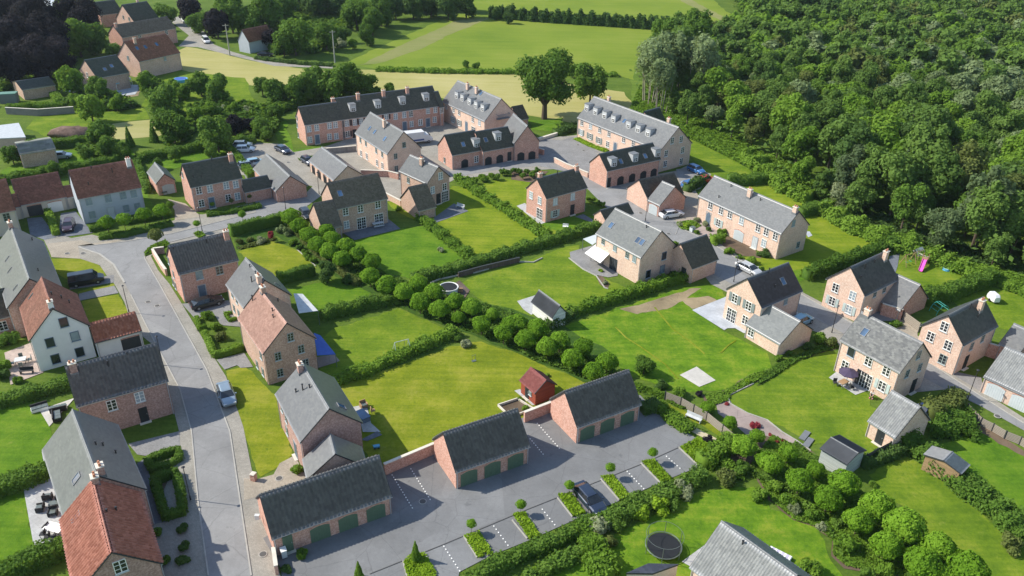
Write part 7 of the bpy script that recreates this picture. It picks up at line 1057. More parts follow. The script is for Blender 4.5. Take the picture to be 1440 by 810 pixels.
lawn('lawn_yellow',(.12,.165,.012),(.17,.21,.016),(.24,.25,.035)); lawn('lawn_yellow2',(.105,.17,.012),(.155,.215,.015),(.21,.25,.026))
lawn('lawn_mid',(.075,.14,.012),(.12,.19,.015),(.18,.23,.026)); lawn('lawn_green',(.055,.13,.010),(.09,.18,.013),(.13,.21,.02)); lawn('lawn_bright',(.06,.135,.010),(.105,.20,.013),(.18,.24,.025),.35)
lawn('lawn_rough',(.065,.12,.018),(.10,.17,.022),(.15,.205,.04),.12,.8); lawn('ground_green',(.055,.10,.014),(.085,.14,.02),(.12,.175,.03),.1,.8)
def striped(name,lo,mid,hi,ang,scale):
    m,t,b=_mat(name,.95,.05); p=geo(t); mp=N(t,'ShaderNodeMapping'); t.links.new(p,mp.inputs[0]); mp.inputs['Rotation'].default_value=(0,0,R(ang)); mp.inputs['Scale'].default_value=(.02,scale,.02)
    n=noise(t,1,4,mp.outputs[0],.7); n2=noise(t,.03,5,p,.6); a=N(t,'ShaderNodeMath',operation='MULTIPLY_ADD'); t.links.new(n.outputs[0],a.inputs[0]); a.inputs[1].default_value=.6; t.links.new(n2.outputs[0],a.inputs[2])
    n3=noise(t,1.3,4,p,.7); a2=N(t,'ShaderNodeMath',operation='MULTIPLY_ADD'); t.links.new(n3.outputs[0],a2.inputs[0]); a2.inputs[1].default_value=.25; t.links.new(a.outputs[0],a2.inputs[2])
    t.links.new(ramp(t,mixfac(t,a2.outputs[0],.54),[(.36,lo),(.5,mid),(.64,hi)]),b.inputs[0]); return m
striped('hay_field' if 0 else 'hay',(.25,.26,.075),(.33,.31,.115),(.40,.365,.165),8,.5); striped('hay2',(.24,.25,.08),(.31,.30,.12),(.37,.34,.16),8,.5)
striped('meadow',(.115,.18,.022),(.16,.22,.028),(.21,.25,.045),8,.35); striped('far_meadow' if 0 else 'meadow_brown',(.15,.19,.05),(.20,.215,.075),(.25,.24,.11),60,.3)
def paver(name,c,bw=.22,bh=.11,k=.10,mort=.75,rough=.9):
    m,t,b=_mat(name,rough,.15); p=geo(t); mp=N(t,'ShaderNodeMapping'); t.links.new(p,mp.inputs[0]); mp.inputs['Rotation'].default_value=(0,0,R(35))
    br=N(t,'ShaderNodeTexBrick'); t.links.new(mp.outputs[0],br.inputs['Vector']); br.inputs['Scale'].default_value=1; br.inputs['Brick Width'].default_value=bw; br.inputs['Row Height'].default_value=bh; br.inputs['Mortar Size'].default_value=.012
    br.inputs['Color1'].default_value=(*[x*(1-k) for x in c],1); br.inputs['Color2'].default_value=(*[x*(1+k) for x in c],1); br.inputs['Mortar'].default_value=(*[x*mort for x in c],1)
    n=noise(t,.35,6,p,.65); n2=noise(t,3,5,p,.7)
    base=mix(t,1,br.outputs[0],ramp(t,n.outputs[0],[(.3,(.82,.82,.82)),(.7,(1.12,1.12,1.12))]),'MULTIPLY'); base=mix(t,1,base,ramp(t,n2.outputs[0],[(.25,(.86,)*3),(.75,(1.1,)*3)]),'MULTIPLY')
    t.links.new(base,b.inputs[0]); bump(t,b,n2.outputs[0],.2,.01); return m
paver('paver',(.31,.295,.26)); paver('paver_grey',(.25,.25,.25)); paver('paver_beige',(.36,.32,.26)); paver('paver_blue',(.15,.165,.19),.4,.4); paver('paver_pink',(.42,.34,.30),.5,.5)
paver('slab_light',(.42,.43,.43),.6,.6,.06); paver('slab_white',(.50,.48,.44),1.2,1.2,.03,.9); paver('slab_pale',(.42,.45,.49),.8,.8,.05,.85); paver('deck',(.13,.10,.085),3,.14,.2,.4)
def asphalt(name,c,k=.12):
    m,t,b=_mat(name,.88,.2); p=geo(t); n=noise(t,.25,6,p,.6); n2=noise(t,2.5,6,p,.75); n3=noise(t,25,2,p)
    base=ramp(t,n.outputs[0],[(.32,tuple(x*(1-k) for x in c)),(.68,tuple(x*(1+k) for x in c))])
    vo=N(t,'ShaderNodeTexVoronoi'); vo.inputs['Scale'].default_value=.16; t.links.new(p,vo.inputs['Vector']); base=mix(t,1,base,ramp(t,vo.outputs['Color'],[(.2,(.93,)*3),(.8,(1.05,)*3)]),'MULTIPLY')
    ve=N(t,'ShaderNodeTexVoronoi',feature='DISTANCE_TO_EDGE'); ve.inputs['Scale'].default_value=.3; nn_=noise(t,.8,4,p); wv=mix(t,.25,p,nn_.outputs['Color']); t.links.new(wv,ve.inputs['Vector']); base=mix(t,1,base,ramp(t,ve.outputs['Distance'],[(.0,(.80,)*3),(.012,(1,)*3)]),'MULTIPLY')
    st_=noise(t,.9,3,p); base=mix(t,1,base,ramp(t,st_.outputs[0],[(.28,(.80,)*3),(.36,(1,)*3)]),'MULTIPLY'); base=mix(t,1,base,ramp(t,n2.outputs[0],[(.25,(.88,)*3),(.75,(1.08,)*3)]),'MULTIPLY'); base=mix(t,1,base,ramp(t,n3.outputs[0],[(.3,(.93,)*3),(.7,(1.05,)*3)]),'MULTIPLY')
    t.links.new(base,b.inputs[0]); bump(t,b,n3.outputs[0],.3,.01); return m
lawn('cover_base',(.03,.07,.012),(.045,.095,.016),(.07,.12,.02),.5,.8)
asphalt('asphalt',(.24,.243,.245)); asphalt('asphalt_court',(.185,.19,.195)); asphalt('gravel_pink',(.33,.27,.25),.2); asphalt('gravel_grey',(.22,.21,.20),.2); asphalt('sand_path',(.42,.37,.25),.15); asphalt('soil',(.13,.095,.065),.35); asphalt('soil_dry',(.26,.21,.13),.25)
plain('kerb_stone',(.36,.35,.32)); plain('joint_dark',(.09,.09,.09)); plain('paint_white',(.8,.8,.78),.6)
def sheetmesh(name,pts,z,mat):
    if mat[:4] in('lawn','soil','hay','hay2','mead','cove','far_') or mat.startswith(('meadow','hay')):
        j=random.Random(len(pts)+int(pts[0][0]*10)); q=[]; P0=list(pts)+[pts[0]]; far=math.hypot(*pts[0]); stp=.8 if far<130 else 3
        for a,b in zip(P0,P0[1:]):
            l=math.hypot(b[0]-a[0],b[1]-a[1]); k=max(1,min(60,int(l/stp)))
            for i in range(k): q.append((a[0]+(b[0]-a[0])*i/k+j.gauss(0,.09 if far<130 else .25),a[1]+(b[1]-a[1])*i/k+j.gauss(0,.09 if far<130 else .25)))
        pts=q
    P=[Vector((x,y,0)) for x,y in pts]; tri=tessellate_polygon([P])
    me=bpy.data.meshes.new(name); V=[(x,y,z) for x,y in pts]; F=[]
    for a,b,c in tri:
        A,B,C_=P[a],P[b],P[c]
        F.append((a,b,c) if (B-A).cross(C_-A).z>0 else (a,c,b))
    me.from_pydata(V,[],F); me.materials.append(MATS[mat]); return me
g=MB().box(-700,-60,-2,700,1050,0).mesh('ground',['ground_green']); add('ground',g,kind='structure')
cnt={}
for s in SHEETS:
    cnt[s['mat'],s['z']]=cnt.get((s['mat'],s['z']),0)+1; i=len(cnt)+sum(cnt.values())
    add(s['name'],sheetmesh(s['name'],s['p'],s['z'],s['mat']),kind='structure')
def strip(p,w,z0,z1,b,mi=0,left=None):
    P=[Vector((x,y)) for x,y in p]; n=len(P); Lp=[];Rp=[]
    for i in range(n):
        d=(P[min(i+1,n-1)]-P[max(i-1,0)]).normalized(); q=Vector((-d.y,d.x))*w/2; Lp.append(P[i]+q); Rp.append(P[i]-q)
    dist=0
    for i in range(n-1):
        l=(P[i+1]-P[i]).length
        a,b_,c,d=Rp[i],Rp[i+1],Lp[i+1],Lp[i]
        b.face([(*a,z1),(*b_,z1),(*c,z1),(*d,z1)],mi,[(dist,0),(dist+l,0),(dist+l,w),(dist,w)])
        b.face([(*a,z0),(*b_,z0),(*b_,z1),(*a,z1)],mi,[(dist,z0),(dist+l,z0),(dist+l,z1),(dist,z1)]); b.face([(*c,z0),(*d,z0),(*d,z1),(*c,z1)],mi,[(dist+l,z0),(dist,z0),(dist,z1),(dist+l,z1)]); dist+=l
    for i,(e,f) in ((0,(Lp,Rp)),(n-1,(Rp,Lp))): b.face([(*e[i],z0),(*f[i],z0),(*f[i],z1),(*e[i],z1)],mi,[(0,z0),(w,z0),(w,z1),(0,z1)])
def resample(p,step):
    out=[p[0]]
    for a,b in zip(p,p[1:]):
        l=math.hypot(b[0]-a[0],b[1]-a[1]); k=max(1,int(l/step))
        out+= [(a[0]+(b[0]-a[0])*i/k,a[1]+(b[1]-a[1])*i/k) for i in range(1,k+1)]
    return out
for k in KERBS:
    b=MB(); strip(k['p'],k['w'],0,k['h'],b); add(k['name'],b.mesh(k['name'],[k['mat']]),kind='structure')
for d in DASHES:
    (x0,y0),(x1,y1)=d; l=math.hypot(x1-x0,y1-y0); n=int(l/.42); b=MB(); a=math.atan2(y1-y0,x1-x0)
    for i in range(n): Mx=Matrix.Translation((x0+(x1-x0)*(i+.5)/n,y0+(y1-y0)*(i+.5)/n,0))@Matrix.Rotation(a,4,'Z'); b.box(-.07,-.05,.06,.07,.05,.108,0,Mx)
    add('dashed_line',b.mesh('dashed_line',['paint_white']),kind='structure')
# ---------- foliage ----------
def leafquads(C,Nn,S,asp=1.5,jit=.55):
    n=len(C); Nn=Nn+rng.normal(0,jit,(n,3)); Nn/=np.linalg.norm(Nn,axis=1)[:,None]+1e-9
    T=rng.normal(0,1,(n,3)); T-=Nn*(T*Nn).sum(1)[:,None]; T/=np.linalg.norm(T,axis=1)[:,None]+1e-9; B=np.cross(Nn,T)
    S=np.asarray(S).reshape(-1,1)*np.ones((n,1)); a=T*S*asp*.5; b=B*S*.5
    V=np.stack([C-a,C-b*.9+a*.1,C+a,C+b*.9+a*.1],1).reshape(-1,3); return V,np.arange(4*n).reshape(n,4)
def ico(sub=2):
    import bmesh
    bm=bmesh.new(); bmesh.ops.create_icosphere(bm,subdivisions=sub,radius=1); V=np.array([v.co[:] for v in bm.verts]); F=np.array([[v.index for v in f.verts] for f in bm.faces]); bm.free(); return V,F
ICO=ico(2); ICO1=ico(1)
def tri2quad(F): return np.concatenate([F,F[:,2:3]],1)
def sph(n):
    v=rng.normal(0,1,(n,3)); return v/np.linalg.norm(v,axis=1)[:,None]
def crown_mesh(kind,n,seed,leaf=.1):
    global rng
    rng=np.random.default_rng(seed); Vs=[];Fs=[];off=0
    def put(V,F):
        nonlocal off
        Vs.append(V); Fs.append((F if F.shape[1]==4 else tri2quad(F))+off); off+=len(V)
    if kind in('ball','std'):
        d=sph(n); lump=1+.11*np.sin(d[:,0]*4.3+seed)*np.sin(d[:,1]*5.1+seed*.7)+.07*np.sin(d[:,2]*7+seed*2)+.05*np.sin(d[:,0]*11+seed*3)*np.sin(d[:,1]*9)
        rr=lump*(1-.10*rng.random(n)**2); rr=np.where(d[:,2]<-.35,rr*.85,rr); C=d*rr[:,None]*[1,1,.88]
        put(*leafquads(C,d*1.1+[0,0,.25],leaf*rng.uniform(.7,1.3,n))); V,F=ICO; put(V*[.84,.84,.73],F)
    elif kind in('cone',):
        t=1-np.sqrt(rng.random(n)); a=rng.random(n)*6.283; rr=(1-t)*.95*(1+.12*np.sin(a*3+t*9)); C=np.stack([np.cos(a)*rr*.8,np.sin(a)*rr*.8,-1.2+t*3.4],1); d=np.stack([np.cos(a),np.sin(a),np.full(n,.4)],1)
        put(*leafquads(C,d,leaf*rng.uniform(.7,1.3,n)))
        k=10; A=np.arange(k)*2*math.pi/k; V=np.concatenate([np.stack([np.cos(A)*.66,np.sin(A)*.66,np.full(k,-1.2)],1),[[0,0,2.0]]]); put(V,np.array([[i,(i+1)%k,k] for i in range(k)]))
    else:
        nb={'round':24,'tall':26,'big':34,'willow':22,'bush':18,'low':14}[kind]; P=[];Rr=[]
        for i in range(nb):
            d=sph(1)[0]; f=rng.random()**.45
            if kind=='tall': p=d*f*[.62,.62,1.05]; r=rng.uniform(.26,.42)*(1.1-.25*max(0,p[2]))
            elif kind=='big': p=d*f*[.78,.78,.66]; r=rng.uniform(.26,.40)
            elif kind=='willow': p=d*f*[.7,.7,.55]+[0,0,.3]; r=rng.uniform(.26,.40)
            elif kind in('bush','low'):
                d[2]=abs(d[2]); p=d*f*[.68,.68,.75 if kind=='bush' else .35]-[0,0,.35]; r=rng.uniform(.25,.42)
            else: p=d*f*[.66,.66,.76]-[0,0,.12]; r=rng.uniform(.26,.42)
            P.append(p);Rr.append(r)
        P=np.array(P);Rr=np.array(Rr); ii=rng.choice(nb,n,p=Rr**2/(Rr**2).sum()); d=sph(n); d[:,2]=np.where(rng.random(n)<.35,np.abs(d[:,2]),d[:,2])
        C=P[ii]+d*Rr[ii][:,None]*(1+rng.normal(0,.09,n))[:,None]
        # drop leaves deep inside other blobs
        D=np.linalg.norm(C[:,None,:]-P[None],axis=2)/Rr[None]; keep=(D<.72).sum(1)==0; C=C[keep];d=d[keep]
        if kind=='willow':
            C[:,2]-=rng.random(len(C))**2*.55; V,F=leafquads(C,d*.8+[0,0,.1],leaf*.75*rng.uniform(.7,1.3,len(C)),2.4,.5)
        else: V,F=leafquads(C,d+[0,0,.3],leaf*rng.uniform(.6,1.4,len(C)))
        put(V,F); v,f=ICO1
        for p,r in zip(P,Rr): put(v*r*.8*(1+rng.normal(0,.08,(len(v),1)))+p,f)
    return np.concatenate(Vs),np.concatenate(Fs)
def trunk_mesh(kind,seed):
    r=random.Random(seed); b=MB()
    if kind=='big':
        b.tube((0,0,0),(0,0,.45),.10,.075,8)
        for k in range(6): a=k*1.05+r.random()*.5; e=(math.cos(a)*.62,math.sin(a)*.62,1.15+r.random()*.3); m=(math.cos(a)*.22,math.sin(a)*.22,.72); b.tube((0,0,.42),m,.05,.04,6,cap=False); b.tube(m,e,.04,.015,5)
        b.tube((0,0,.4),(.05,.02,1.4),.06,.02,6)
    elif kind=='willow':
        for k in range(7): a=k*.9+r.random(); q=.12+.3*r.random(); b.tube((math.cos(a)*q,math.sin(a)*q,0),(math.cos(a)*(q+.25),math.sin(a)*(q+.25),2.2),.03,.012,5)
    elif kind in('tall','round'):
        z=1.5; b.tube((0,0,0),(.02,0,z*.6),.055,.042,7); 
        for k in range(4): a=k*1.6+r.random(); b.tube((.02,0,z*.45+k*.05),(math.cos(a)*.45,math.sin(a)*.45,z+.1*k),.028,.01,5)
        b.tube((.02,0,z*.6),(0,0,z),.042,.02,6)
    else: b.tube((0,0,0),(0,0,1),.055,.045,7)
    return b.mesh('trunk',['bark_pale' if kind=='willow' else 'bark'])
NLEAF={'ball':2600,'std':900,'cone':1100,'round':3600,'tall':4600,'big':11000,'willow':4200,'bush':1300,'low':700}
LSZ={'ball':.115,'std':.16,'cone':.15,'round':.105,'tall':.09,'big':.062,'willow':.10,'bush':.16,'low':.2}
def crown(kind,mat,var):
    def mk():
        V,F=crown_mesh(kind,NLEAF[kind],var*17+3,LSZ[kind]); return npmesh('crown',V,F,[mat])
    return shared(('crown',kind,mat,var),mk)
def plant_tree(kind,mat,x,y,r,k,label,group,cat,name,sq=1.0,trunk=True):
    root=empty(name,(x,y,0),rnd.random()*6.28,label=label,category=cat,group=group or None)
    c=add('crown',crown(kind,mat,rnd.randrange(4)),root,(0,0,k*r)); s=rnd.uniform(.94,1.06); c.scale=(r*s,r*rnd.uniform(.95,1.05),r*sq*rnd.uniform(.94,1.06))
    if kind in('bush','low'): 
        if kind=='bush': st=add('stem',shared('stem',lambda:MB().tube((0,0,0),(0,0,.5),.05,.04,5).mesh('stem',['bark'])),root); st.scale=(r,r,r)
        return root
    t=add('trunk',shared(('trunk',kind,rnd.randrange(2)),lambda:trunk_mesh(kind,5)),root)
    if kind in('tall','round'): t.scale=(r,r,r*k/1.5)
    elif kind in('big','willow'): t.scale=(r,r,r)
    elif kind=='std': t.scale=(max(r*.9,.5)*.8,max(r*.9,.5)*.8,r*k)
    elif kind=='cone': t.scale=(r,r,r*k*.6)
    else: t.scale=(r,r,r*k)
    return root
from collections import Counter
lc=Counter(t[6] for t in TREES)
for t in TREES:
    t=list(t)
    plant_tree(*t)
WL=['mid green tree crowded in the near part of the wood','bright green rounded tree crowded in the near part of the wood','pale silvery tree in the near part of the wood','dark green tree crowded in the near part of the wood','olive brown crowned tree in the near part of the wood','deep green tall tree in the near part of the wood']
WM=[('tall','leaf_wood'),('round','leaf_bright'),('round','leaf_willow'),('tall','leaf_dark'),('tall','leaf_olive'),('tall','leaf_hedge')]
# ---------- the wood: scatter by minimum distance ----------
def in1(x,y,P):
    c=False;j=len(P)-1
    for i in range(len(P)):
        if (P[i][1]>y)!=(P[j][1]>y) and x<(P[j][0]-P[i][0])*(y-P[i][1])/(P[j][1]-P[i][1])+P[i][0]: c=not c
        j=i
    return c
def edged(x,y):
    m=1e9
    for i in range(9):
        ax,ay=WOOD[i];bx,by=WOOD[i+1];dx,dy=bx-ax,by-ay;t_=min(1,max(0,((x-ax)*dx+(y-ay)*dy)/(dx*dx+dy*dy)));m=min(m,math.hypot(ax+t_*dx-x,ay+t_*dy-y))
    return m
rf_=random.Random(5);cells={};FOREST=[];wx=[p[0] for p in WOOD];wy=[p[1] for p in WOOD]
for _ in range(42000):
    x=rf_.uniform(min(wx),max(wx));y=rf_.uniform(min(wy),max(wy))
    if x>y*.72+30 or not in1(x,y,WOOD): continue
    dd_=math.hypot(x,y); sz_=max(0,min(1,(265-dd_)/90)); md=(3.9+1.3*sz_)**2; k0,k1=int(x//6),int(y//6)
    if any((q[0]-x)**2+(q[1]-y)**2<md for i in(-1,0,1) for j in(-1,0,1) for q in cells.get((k0+i,k1+j),())): continue
    cells.setdefault((k0,k1),[]).append((x,y)); e=edged(x,y); h=rf_.uniform(5.8,9.2)*(1+.42*sz_)*rf_.uniform(.85,1.15)*(.62 if e<3 else (.82 if e<6 else 1))
    m=rf_.choices(range(6),[20,8,45,10,8,9] if in1(x,y,WILLOWS) else [50,20,9,6,6,9])[0]; FOREST.append((x,y,h,m))
FOREST.sort(key=lambda o:math.hypot(o[0],o[1]))
NB=len(FOREST) if len(FOREST)<300 else 285
for (x,y,h,m) in FOREST[:NB]:
    kd,mt=WM[m]; r=h/2.5
    plant_tree(kd,mt,x,y,r,1.75,WL[m],'near wood: '+WM[m][1][5:]+' trees','tree','woodland_tree')
# the far rest of the wood, too small to pick apart
Vs=[];Fs=[];Ms=[];off=0; LOD=[crown_mesh(k,620,50+i,.21) for i,(k,_) in enumerate(WM)]; fm=[m for _,m in WM]
for (x,y,h,m) in FOREST[NB:]:
    V,F=LOD[m]; r=h/2.3; a=rnd.random()*6.28; c,s=math.cos(a),math.sin(a); S_=r*rnd.uniform(.9,1.15)
    W_=np.stack([V[:,0]*c-V[:,1]*s,V[:,0]*s+V[:,1]*c,V[:,2]],1)*S_+[x,y,1.6*r]; Vs.append(W_);Fs.append(F+off);off+=len(V);Ms.append(np.full(len(F),m))
add('far_woodland',npmesh('far_woodland',np.concatenate(Vs),np.concatenate(Fs),fm,mi=np.concatenate(Ms)),kind='stuff',label='dense far wood of small crowns filling the upper right of the photo',category='wood')
un=[(x,y,h) for x,y,h,m in FOREST]; U=np.array(un); ii=rng.integers(0,len(U),60000); C=U[ii]; C=np.stack([C[:,0]+rng.normal(0,2.0,60000),C[:,1]+rng.normal(0,2.0,60000),C[:,2]*rng.uniform(.40,.66,60000)],1)
V,F=leafquads(C,np.tile([0,0,1.],(len(C),1)),rng.uniform(.5,1.0,len(C)),1.4,.4); add('undergrowth',npmesh('undergrowth',V,F,['leaf_wood']),kind='stuff',label='leafy understorey filling the gaps between the trees of the wood',category='undergrowth')
# hedges
def hedge_mesh(p,w,h,loose,mat,name='hedge'):
    P=np.array(resample(p,.6)); n=len(P); D=np.gradient(P,axis=0); D/=np.linalg.norm(D,axis=1)[:,None]+1e-9; Q=np.stack([-D[:,1],D[:,0]],1)
    seg=np.linalg.norm(np.diff(P,axis=0),axis=1); Lt=seg.sum(); far=np.hypot(*P.mean(0)); den=max(8,70*min(1,(75/far))**1.3)
    per=w+2*h; cnt_=int(Lt*per*den); cnt_=min(cnt_,16000)
    wob=1+(.10+.25*loose)*np.sin(np.arange(n)*1.3+p[0][0])*np.sin(np.arange(n)*.45+1)+rng.normal(0,.03+.10*loose,n)
    hh=h*wob; ww=w*(1+(.05+.12*loose)*np.sin(np.arange(n)*.9+2)+rng.normal(0,.02+.08*loose,n))
    i=rng.choice(n-1,cnt_,p=seg/Lt); f=rng.random(cnt_); c=P[i]+(P[i+1]-P[i])*f[:,None]; H=hh[i]*(1-f)+hh[i+1]*f; Wd=ww[i]*(1-f)+ww[i+1]*f; q=Q[i]
    u=rng.random(cnt_)*per; top=u<w; side=np.where(u<w+h,1,-1)
    lat=np.where(top,(rng.random(cnt_)-.5),side*.5)*Wd; z=np.where(top,H,rng.random(cnt_)*H)
    rd_=.12*loose+.03; edge=np.where(top,np.abs(lat)/(Wd/2+1e-6),z/H); z=np.where(top,z-.12*edge**4,z); lat=np.where(top,lat,lat*(1-.1*edge**4))
    C=np.stack([c[:,0]+q[:,0]*lat,c[:,1]+q[:,1]*lat,z],1)+rng.normal(0,rd_,(cnt_,3)); Nn=np.where(top[:,None],[[0,0,1.]],np.stack([q[:,0]*side,q[:,1]*side,np.full(cnt_,.35)],1))
    C[:,2]=np.maximum(C[:,2],.05)
    sz=(.13+.09*loose)*(max(1,far/85))**.8; V,F=leafquads(C,Nn,sz*rng.uniform(.7,1.3,cnt_),1.5,.45)
    k=.80-.1*loose; z0=np.zeros(n); A=P+Q*(ww*k/2)[:,None]; B=P-Q*(ww*k/2)[:,None]; o=len(V)
    R_=np.stack([np.column_stack([A,z0]),np.column_stack([A,hh*.9]),np.column_stack([B,hh*.9]),np.column_stack([B,z0])],1).reshape(-1,3)
    FF=[]
    for j in range(n-1):
        a=o+4*j
        for e in range(3): FF.append([a+e,a+e+1,a+e+5,a+e+4])
    FF+=[[o,o+3,o+2,o+1],[o+4*(n-1)+e for e in(0,1,2,3)]]
    return npmesh(name,np.concatenate([V,R_]),np.concatenate([F,np.array(FF)]),[mat])
for h in HEDGES: add(h['name'],hedge_mesh(h['p'],h['w'],h['h'],h['loose'],h['mat'],h['name']),label=h['label'],category=h['cat'])
def inpoly_np(X,Y,P):
    c=np.zeros(len(X),bool); j=len(P)-1
    for i in range(len(P)):
        xi,yi=P[i];xj,yj=P[j]
        if yi!=yj: c^=((yi>Y)!=(yj>Y))&(X<(xj-xi)*(Y-yi)/(yj-yi)+xi)
        j=i
    return c
for g_ in COVERS:
    P=g_['p']; xs=[q[0] for q in P];ys=[q[1] for q in P]; A=(max(xs)-min(xs))*(max(ys)-min(ys)); far=math.hypot(sum(xs)/len(xs),sum(ys)/len(ys)); n=int(min(70000,A*170*min(1,(75/far))**1.3))
    X=rng.uniform(min(xs),max(xs),n);Y=rng.uniform(min(ys),max(ys),n);k=inpoly_np(X,Y,P);X=X[k];Y=Y[k]; hh=g_['h']
    lump=.55+.45*np.sin(X*2.1+Y*.7)*np.sin(Y*1.9-X*.5)+rng.normal(0,.12,len(X))
    Z=hh*np.clip(lump*(.5+.5*rng.random(len(X))) if hh>.32 else (.5+.5*rng.random(len(X))),.05,1.3)
    V,F=leafquads(np.stack([X,Y,Z],1),np.tile([0,0,1.],(len(X),1)),(.15+.12*hh)*max(1,far/85)**.8*rng.uniform(.6,1.4,len(X)),1.6,.6)
    add(g_['name'],npmesh('ground_cover',V,F,[g_['mat']]),kind='stuff',label='low leafy ground cover planting',category='plants')
# ---------- cars ----------
for nm,c,mt in (('car_silver',(.30,.37,.42),.5),('car_silver2',(.55,.57,.58),.4),('car_black',(.02,.022,.025),.2),('car_plum',(.06,.03,.045),.3),('car_navy',(.03,.045,.08),.3),('car_blue',(.02,.045,.16),.3),('car_blue2',(.05,.17,.42),.3),('car_lightblue',(.25,.42,.52),.3),('car_white',(.75,.76,.77),0),('car_red',(.55,.03,.04),.1)):
    m=plain(nm,c,.28,.6,mt,.03); m.node_tree.nodes['Principled BSDF'].inputs['Coat Weight'].default_value=.6
plain('tyre',(.02,.02,.02),.9); plain('alloy',(.4,.41,.42),.35,.5,.6); plain('lamp_white',(.75,.76,.78),.2,.6); plain('lamp_red',(.35,.02,.02),.3); plain('plastic_black',(.03,.03,.032),.6); glassm('car_glass',(.02,.025,.03),.05)
def loft(sections,mi=0):
    """sections: list of (x, [(y,z)...]) closed rings"""
    b=MB(); k=len(sections[0][1])
    for (x0,r0),(x1,r1) in zip(sections,sections[1:]):
        for i in range(k): j=(i+1)%k; b.face([(x0,*r0[i]),(x0,*r0[j]),(x1,*r1[j]),(x1,*r1[i])],mi)
    b.face([(sections[0][0],*p) for p in sections[0][1]][::-1],mi); b.face([(sections[-1][0],*p) for p in sections[-1][1]],mi); return b
def ring(w,z0,z1,c=.12): return [(-w,z0+.08),(-w+.05,z0),(w-.05,z0),(w,z0+.08),(w,z1-c),(w-c,z1),(-w+c,z1),(-w,z1-c)]
def flip(me):
    me.flip_normals(); return me
CT={'estate':(4.7,[(-2.35,.70,.42,.78),(-2.28,.82,.25,.92),(-1.6,.88,.22,.96),(0,.9,.2,.94),(1.2,.89,.22,.92),(1.9,.84,.24,.82),(2.28,.74,.3,.68),(2.35,.62,.4,.6)],(-2.0,-1.25,.35,1.25),1.36),
 'hatch':(4.1,[(-2.05,.70,.42,.8),(-1.98,.8,.28,.95),(-1.3,.86,.22,.97),(0,.88,.2,.95),(1.0,.87,.22,.93),(1.6,.82,.25,.84),(1.98,.72,.32,.7),(2.05,.6,.42,.6)],(-1.95,-1.55,.35,1.0),1.45),
 'van':(4.9,[(-2.45,.82,.35,1.05),(-2.4,.9,.25,1.1),(-1.5,.94,.22,1.12),(0,.95,.2,1.12),(1.3,.94,.22,1.08),(2.0,.88,.26,.98),(2.38,.8,.34,.8),(2.45,.7,.4,.7)],(-2.38,-2.25,1.05,1.65),1.95)}
def car(x,y,rz,col,ty,label,z=0.08):
    L_,secs,(gx0,gx1,gx2,gx3),top=CT[ty]
    root=empty('parked_car' if ty!='van' else 'parked_van',(x,y,z),rz,label=label,category='car' if ty!='van' else 'van')
    add('body',shared(('cb',ty,col),lambda:loft([(a,ring(w_,z0,z1)) for a,w_,z0,z1 in secs]).mesh('body',[col])),root)
    zb=secs[3][3]-.03; w0=secs[3][1]-.06; w1=w0-.2
    def glass():
        r=lambda w_,z1:[(-w0,zb),(w0,zb),(w_,z1),(-w_,z1)]
        return loft([(gx0,r(w0-.02,zb+.01)),(gx1,r(w1,top-.05)),(gx2,r(w1,top-.04)),(gx3,r(w0-.02,zb+.01))]).mesh('windows',['car_glass'])
    add('windows',shared(('cg',ty),glass),root)
    def rf():
        return loft([(gx1-.06,[(-w1+.05,top-.06),(w1-.05,top-.06),(w1-.08,top-.02),(-w1+.08,top-.02)]),(gx1+.25,[(-w1-.02,top-.07),(w1+.02,top-.07),(w1-.12,top),(-w1+.12,top)]),(gx2-.2,[(-w1-.02,top-.07),(w1+.02,top-.07),(w1-.12,top),(-w1+.12,top)]),(gx2+.08,[(-w1+.05,top-.07),(w1-.05,top-.07),(w1-.08,top-.04),(-w1+.08,top-.04)])]).mesh('roof',[col])
    add('roof',shared(('cr',ty,col),rf),root)
    def pillar():
        b=MB()
        for s in(-1,1):
            for xa,xb in ((gx0,gx1),(gx3,gx2)): b.tube((xa,s*(w0-.02),zb),(xb,s*w1,top-.06),.035,.03,4)
            b.tube(((gx1+gx2)/2,s*(w0-.01),zb),((gx1+gx2)/2,s*w1,top-.05),.03,.03,4)
        return b.mesh('pillars',[col])
    q=add('pillars',shared(('cp',ty,col),pillar),root); q['kind']='stuff'
    wm=shared('wheel',lambda:MB().tube((0,-.11,0),(0,.11,0),.32,.32,14).mesh('wheel',['tyre'])); rm=shared('rim',lambda:MB().tube((0,-.125,0),(0,.125,0),.19,.19,10).mesh('rim',['alloy']))
    for sx in(-.30,.31):
        for sy in(-1,1):
            wo=add('wheel',wm,root,(sx*L_,sy*(secs[3][1]-.09),.30)); add('rim',rm,wo)
    for sy in(-1,1):
        add('headlight',shared('hl',lambda:MB().box(-.1,-.16,-.07,.06,.16,.07).mesh('headlight',['lamp_white'])),root,(secs[-2][0]-.03,sy*.55,.62)); add('tail_light',shared('tl',lambda:MB().box(-.05,-.1,-.12,.06,.1,.12).mesh('tail_light',['lamp_red'])),root,(secs[1][0],sy*.66,.75))
        add('mirror',shared(('mi',col),lambda:MB().box(-.07,-.1,-.06,.07,.1,.06).mesh('mirror',[col])),root,(gx3-.3,sy*(w0+.14),zb+.08))
    return root
for (p,a,col,ty,lab) in CARS: car(p[0],p[1],a,col,ty,lab)
plain('van_stripe',(.05,.10,.28),.4)
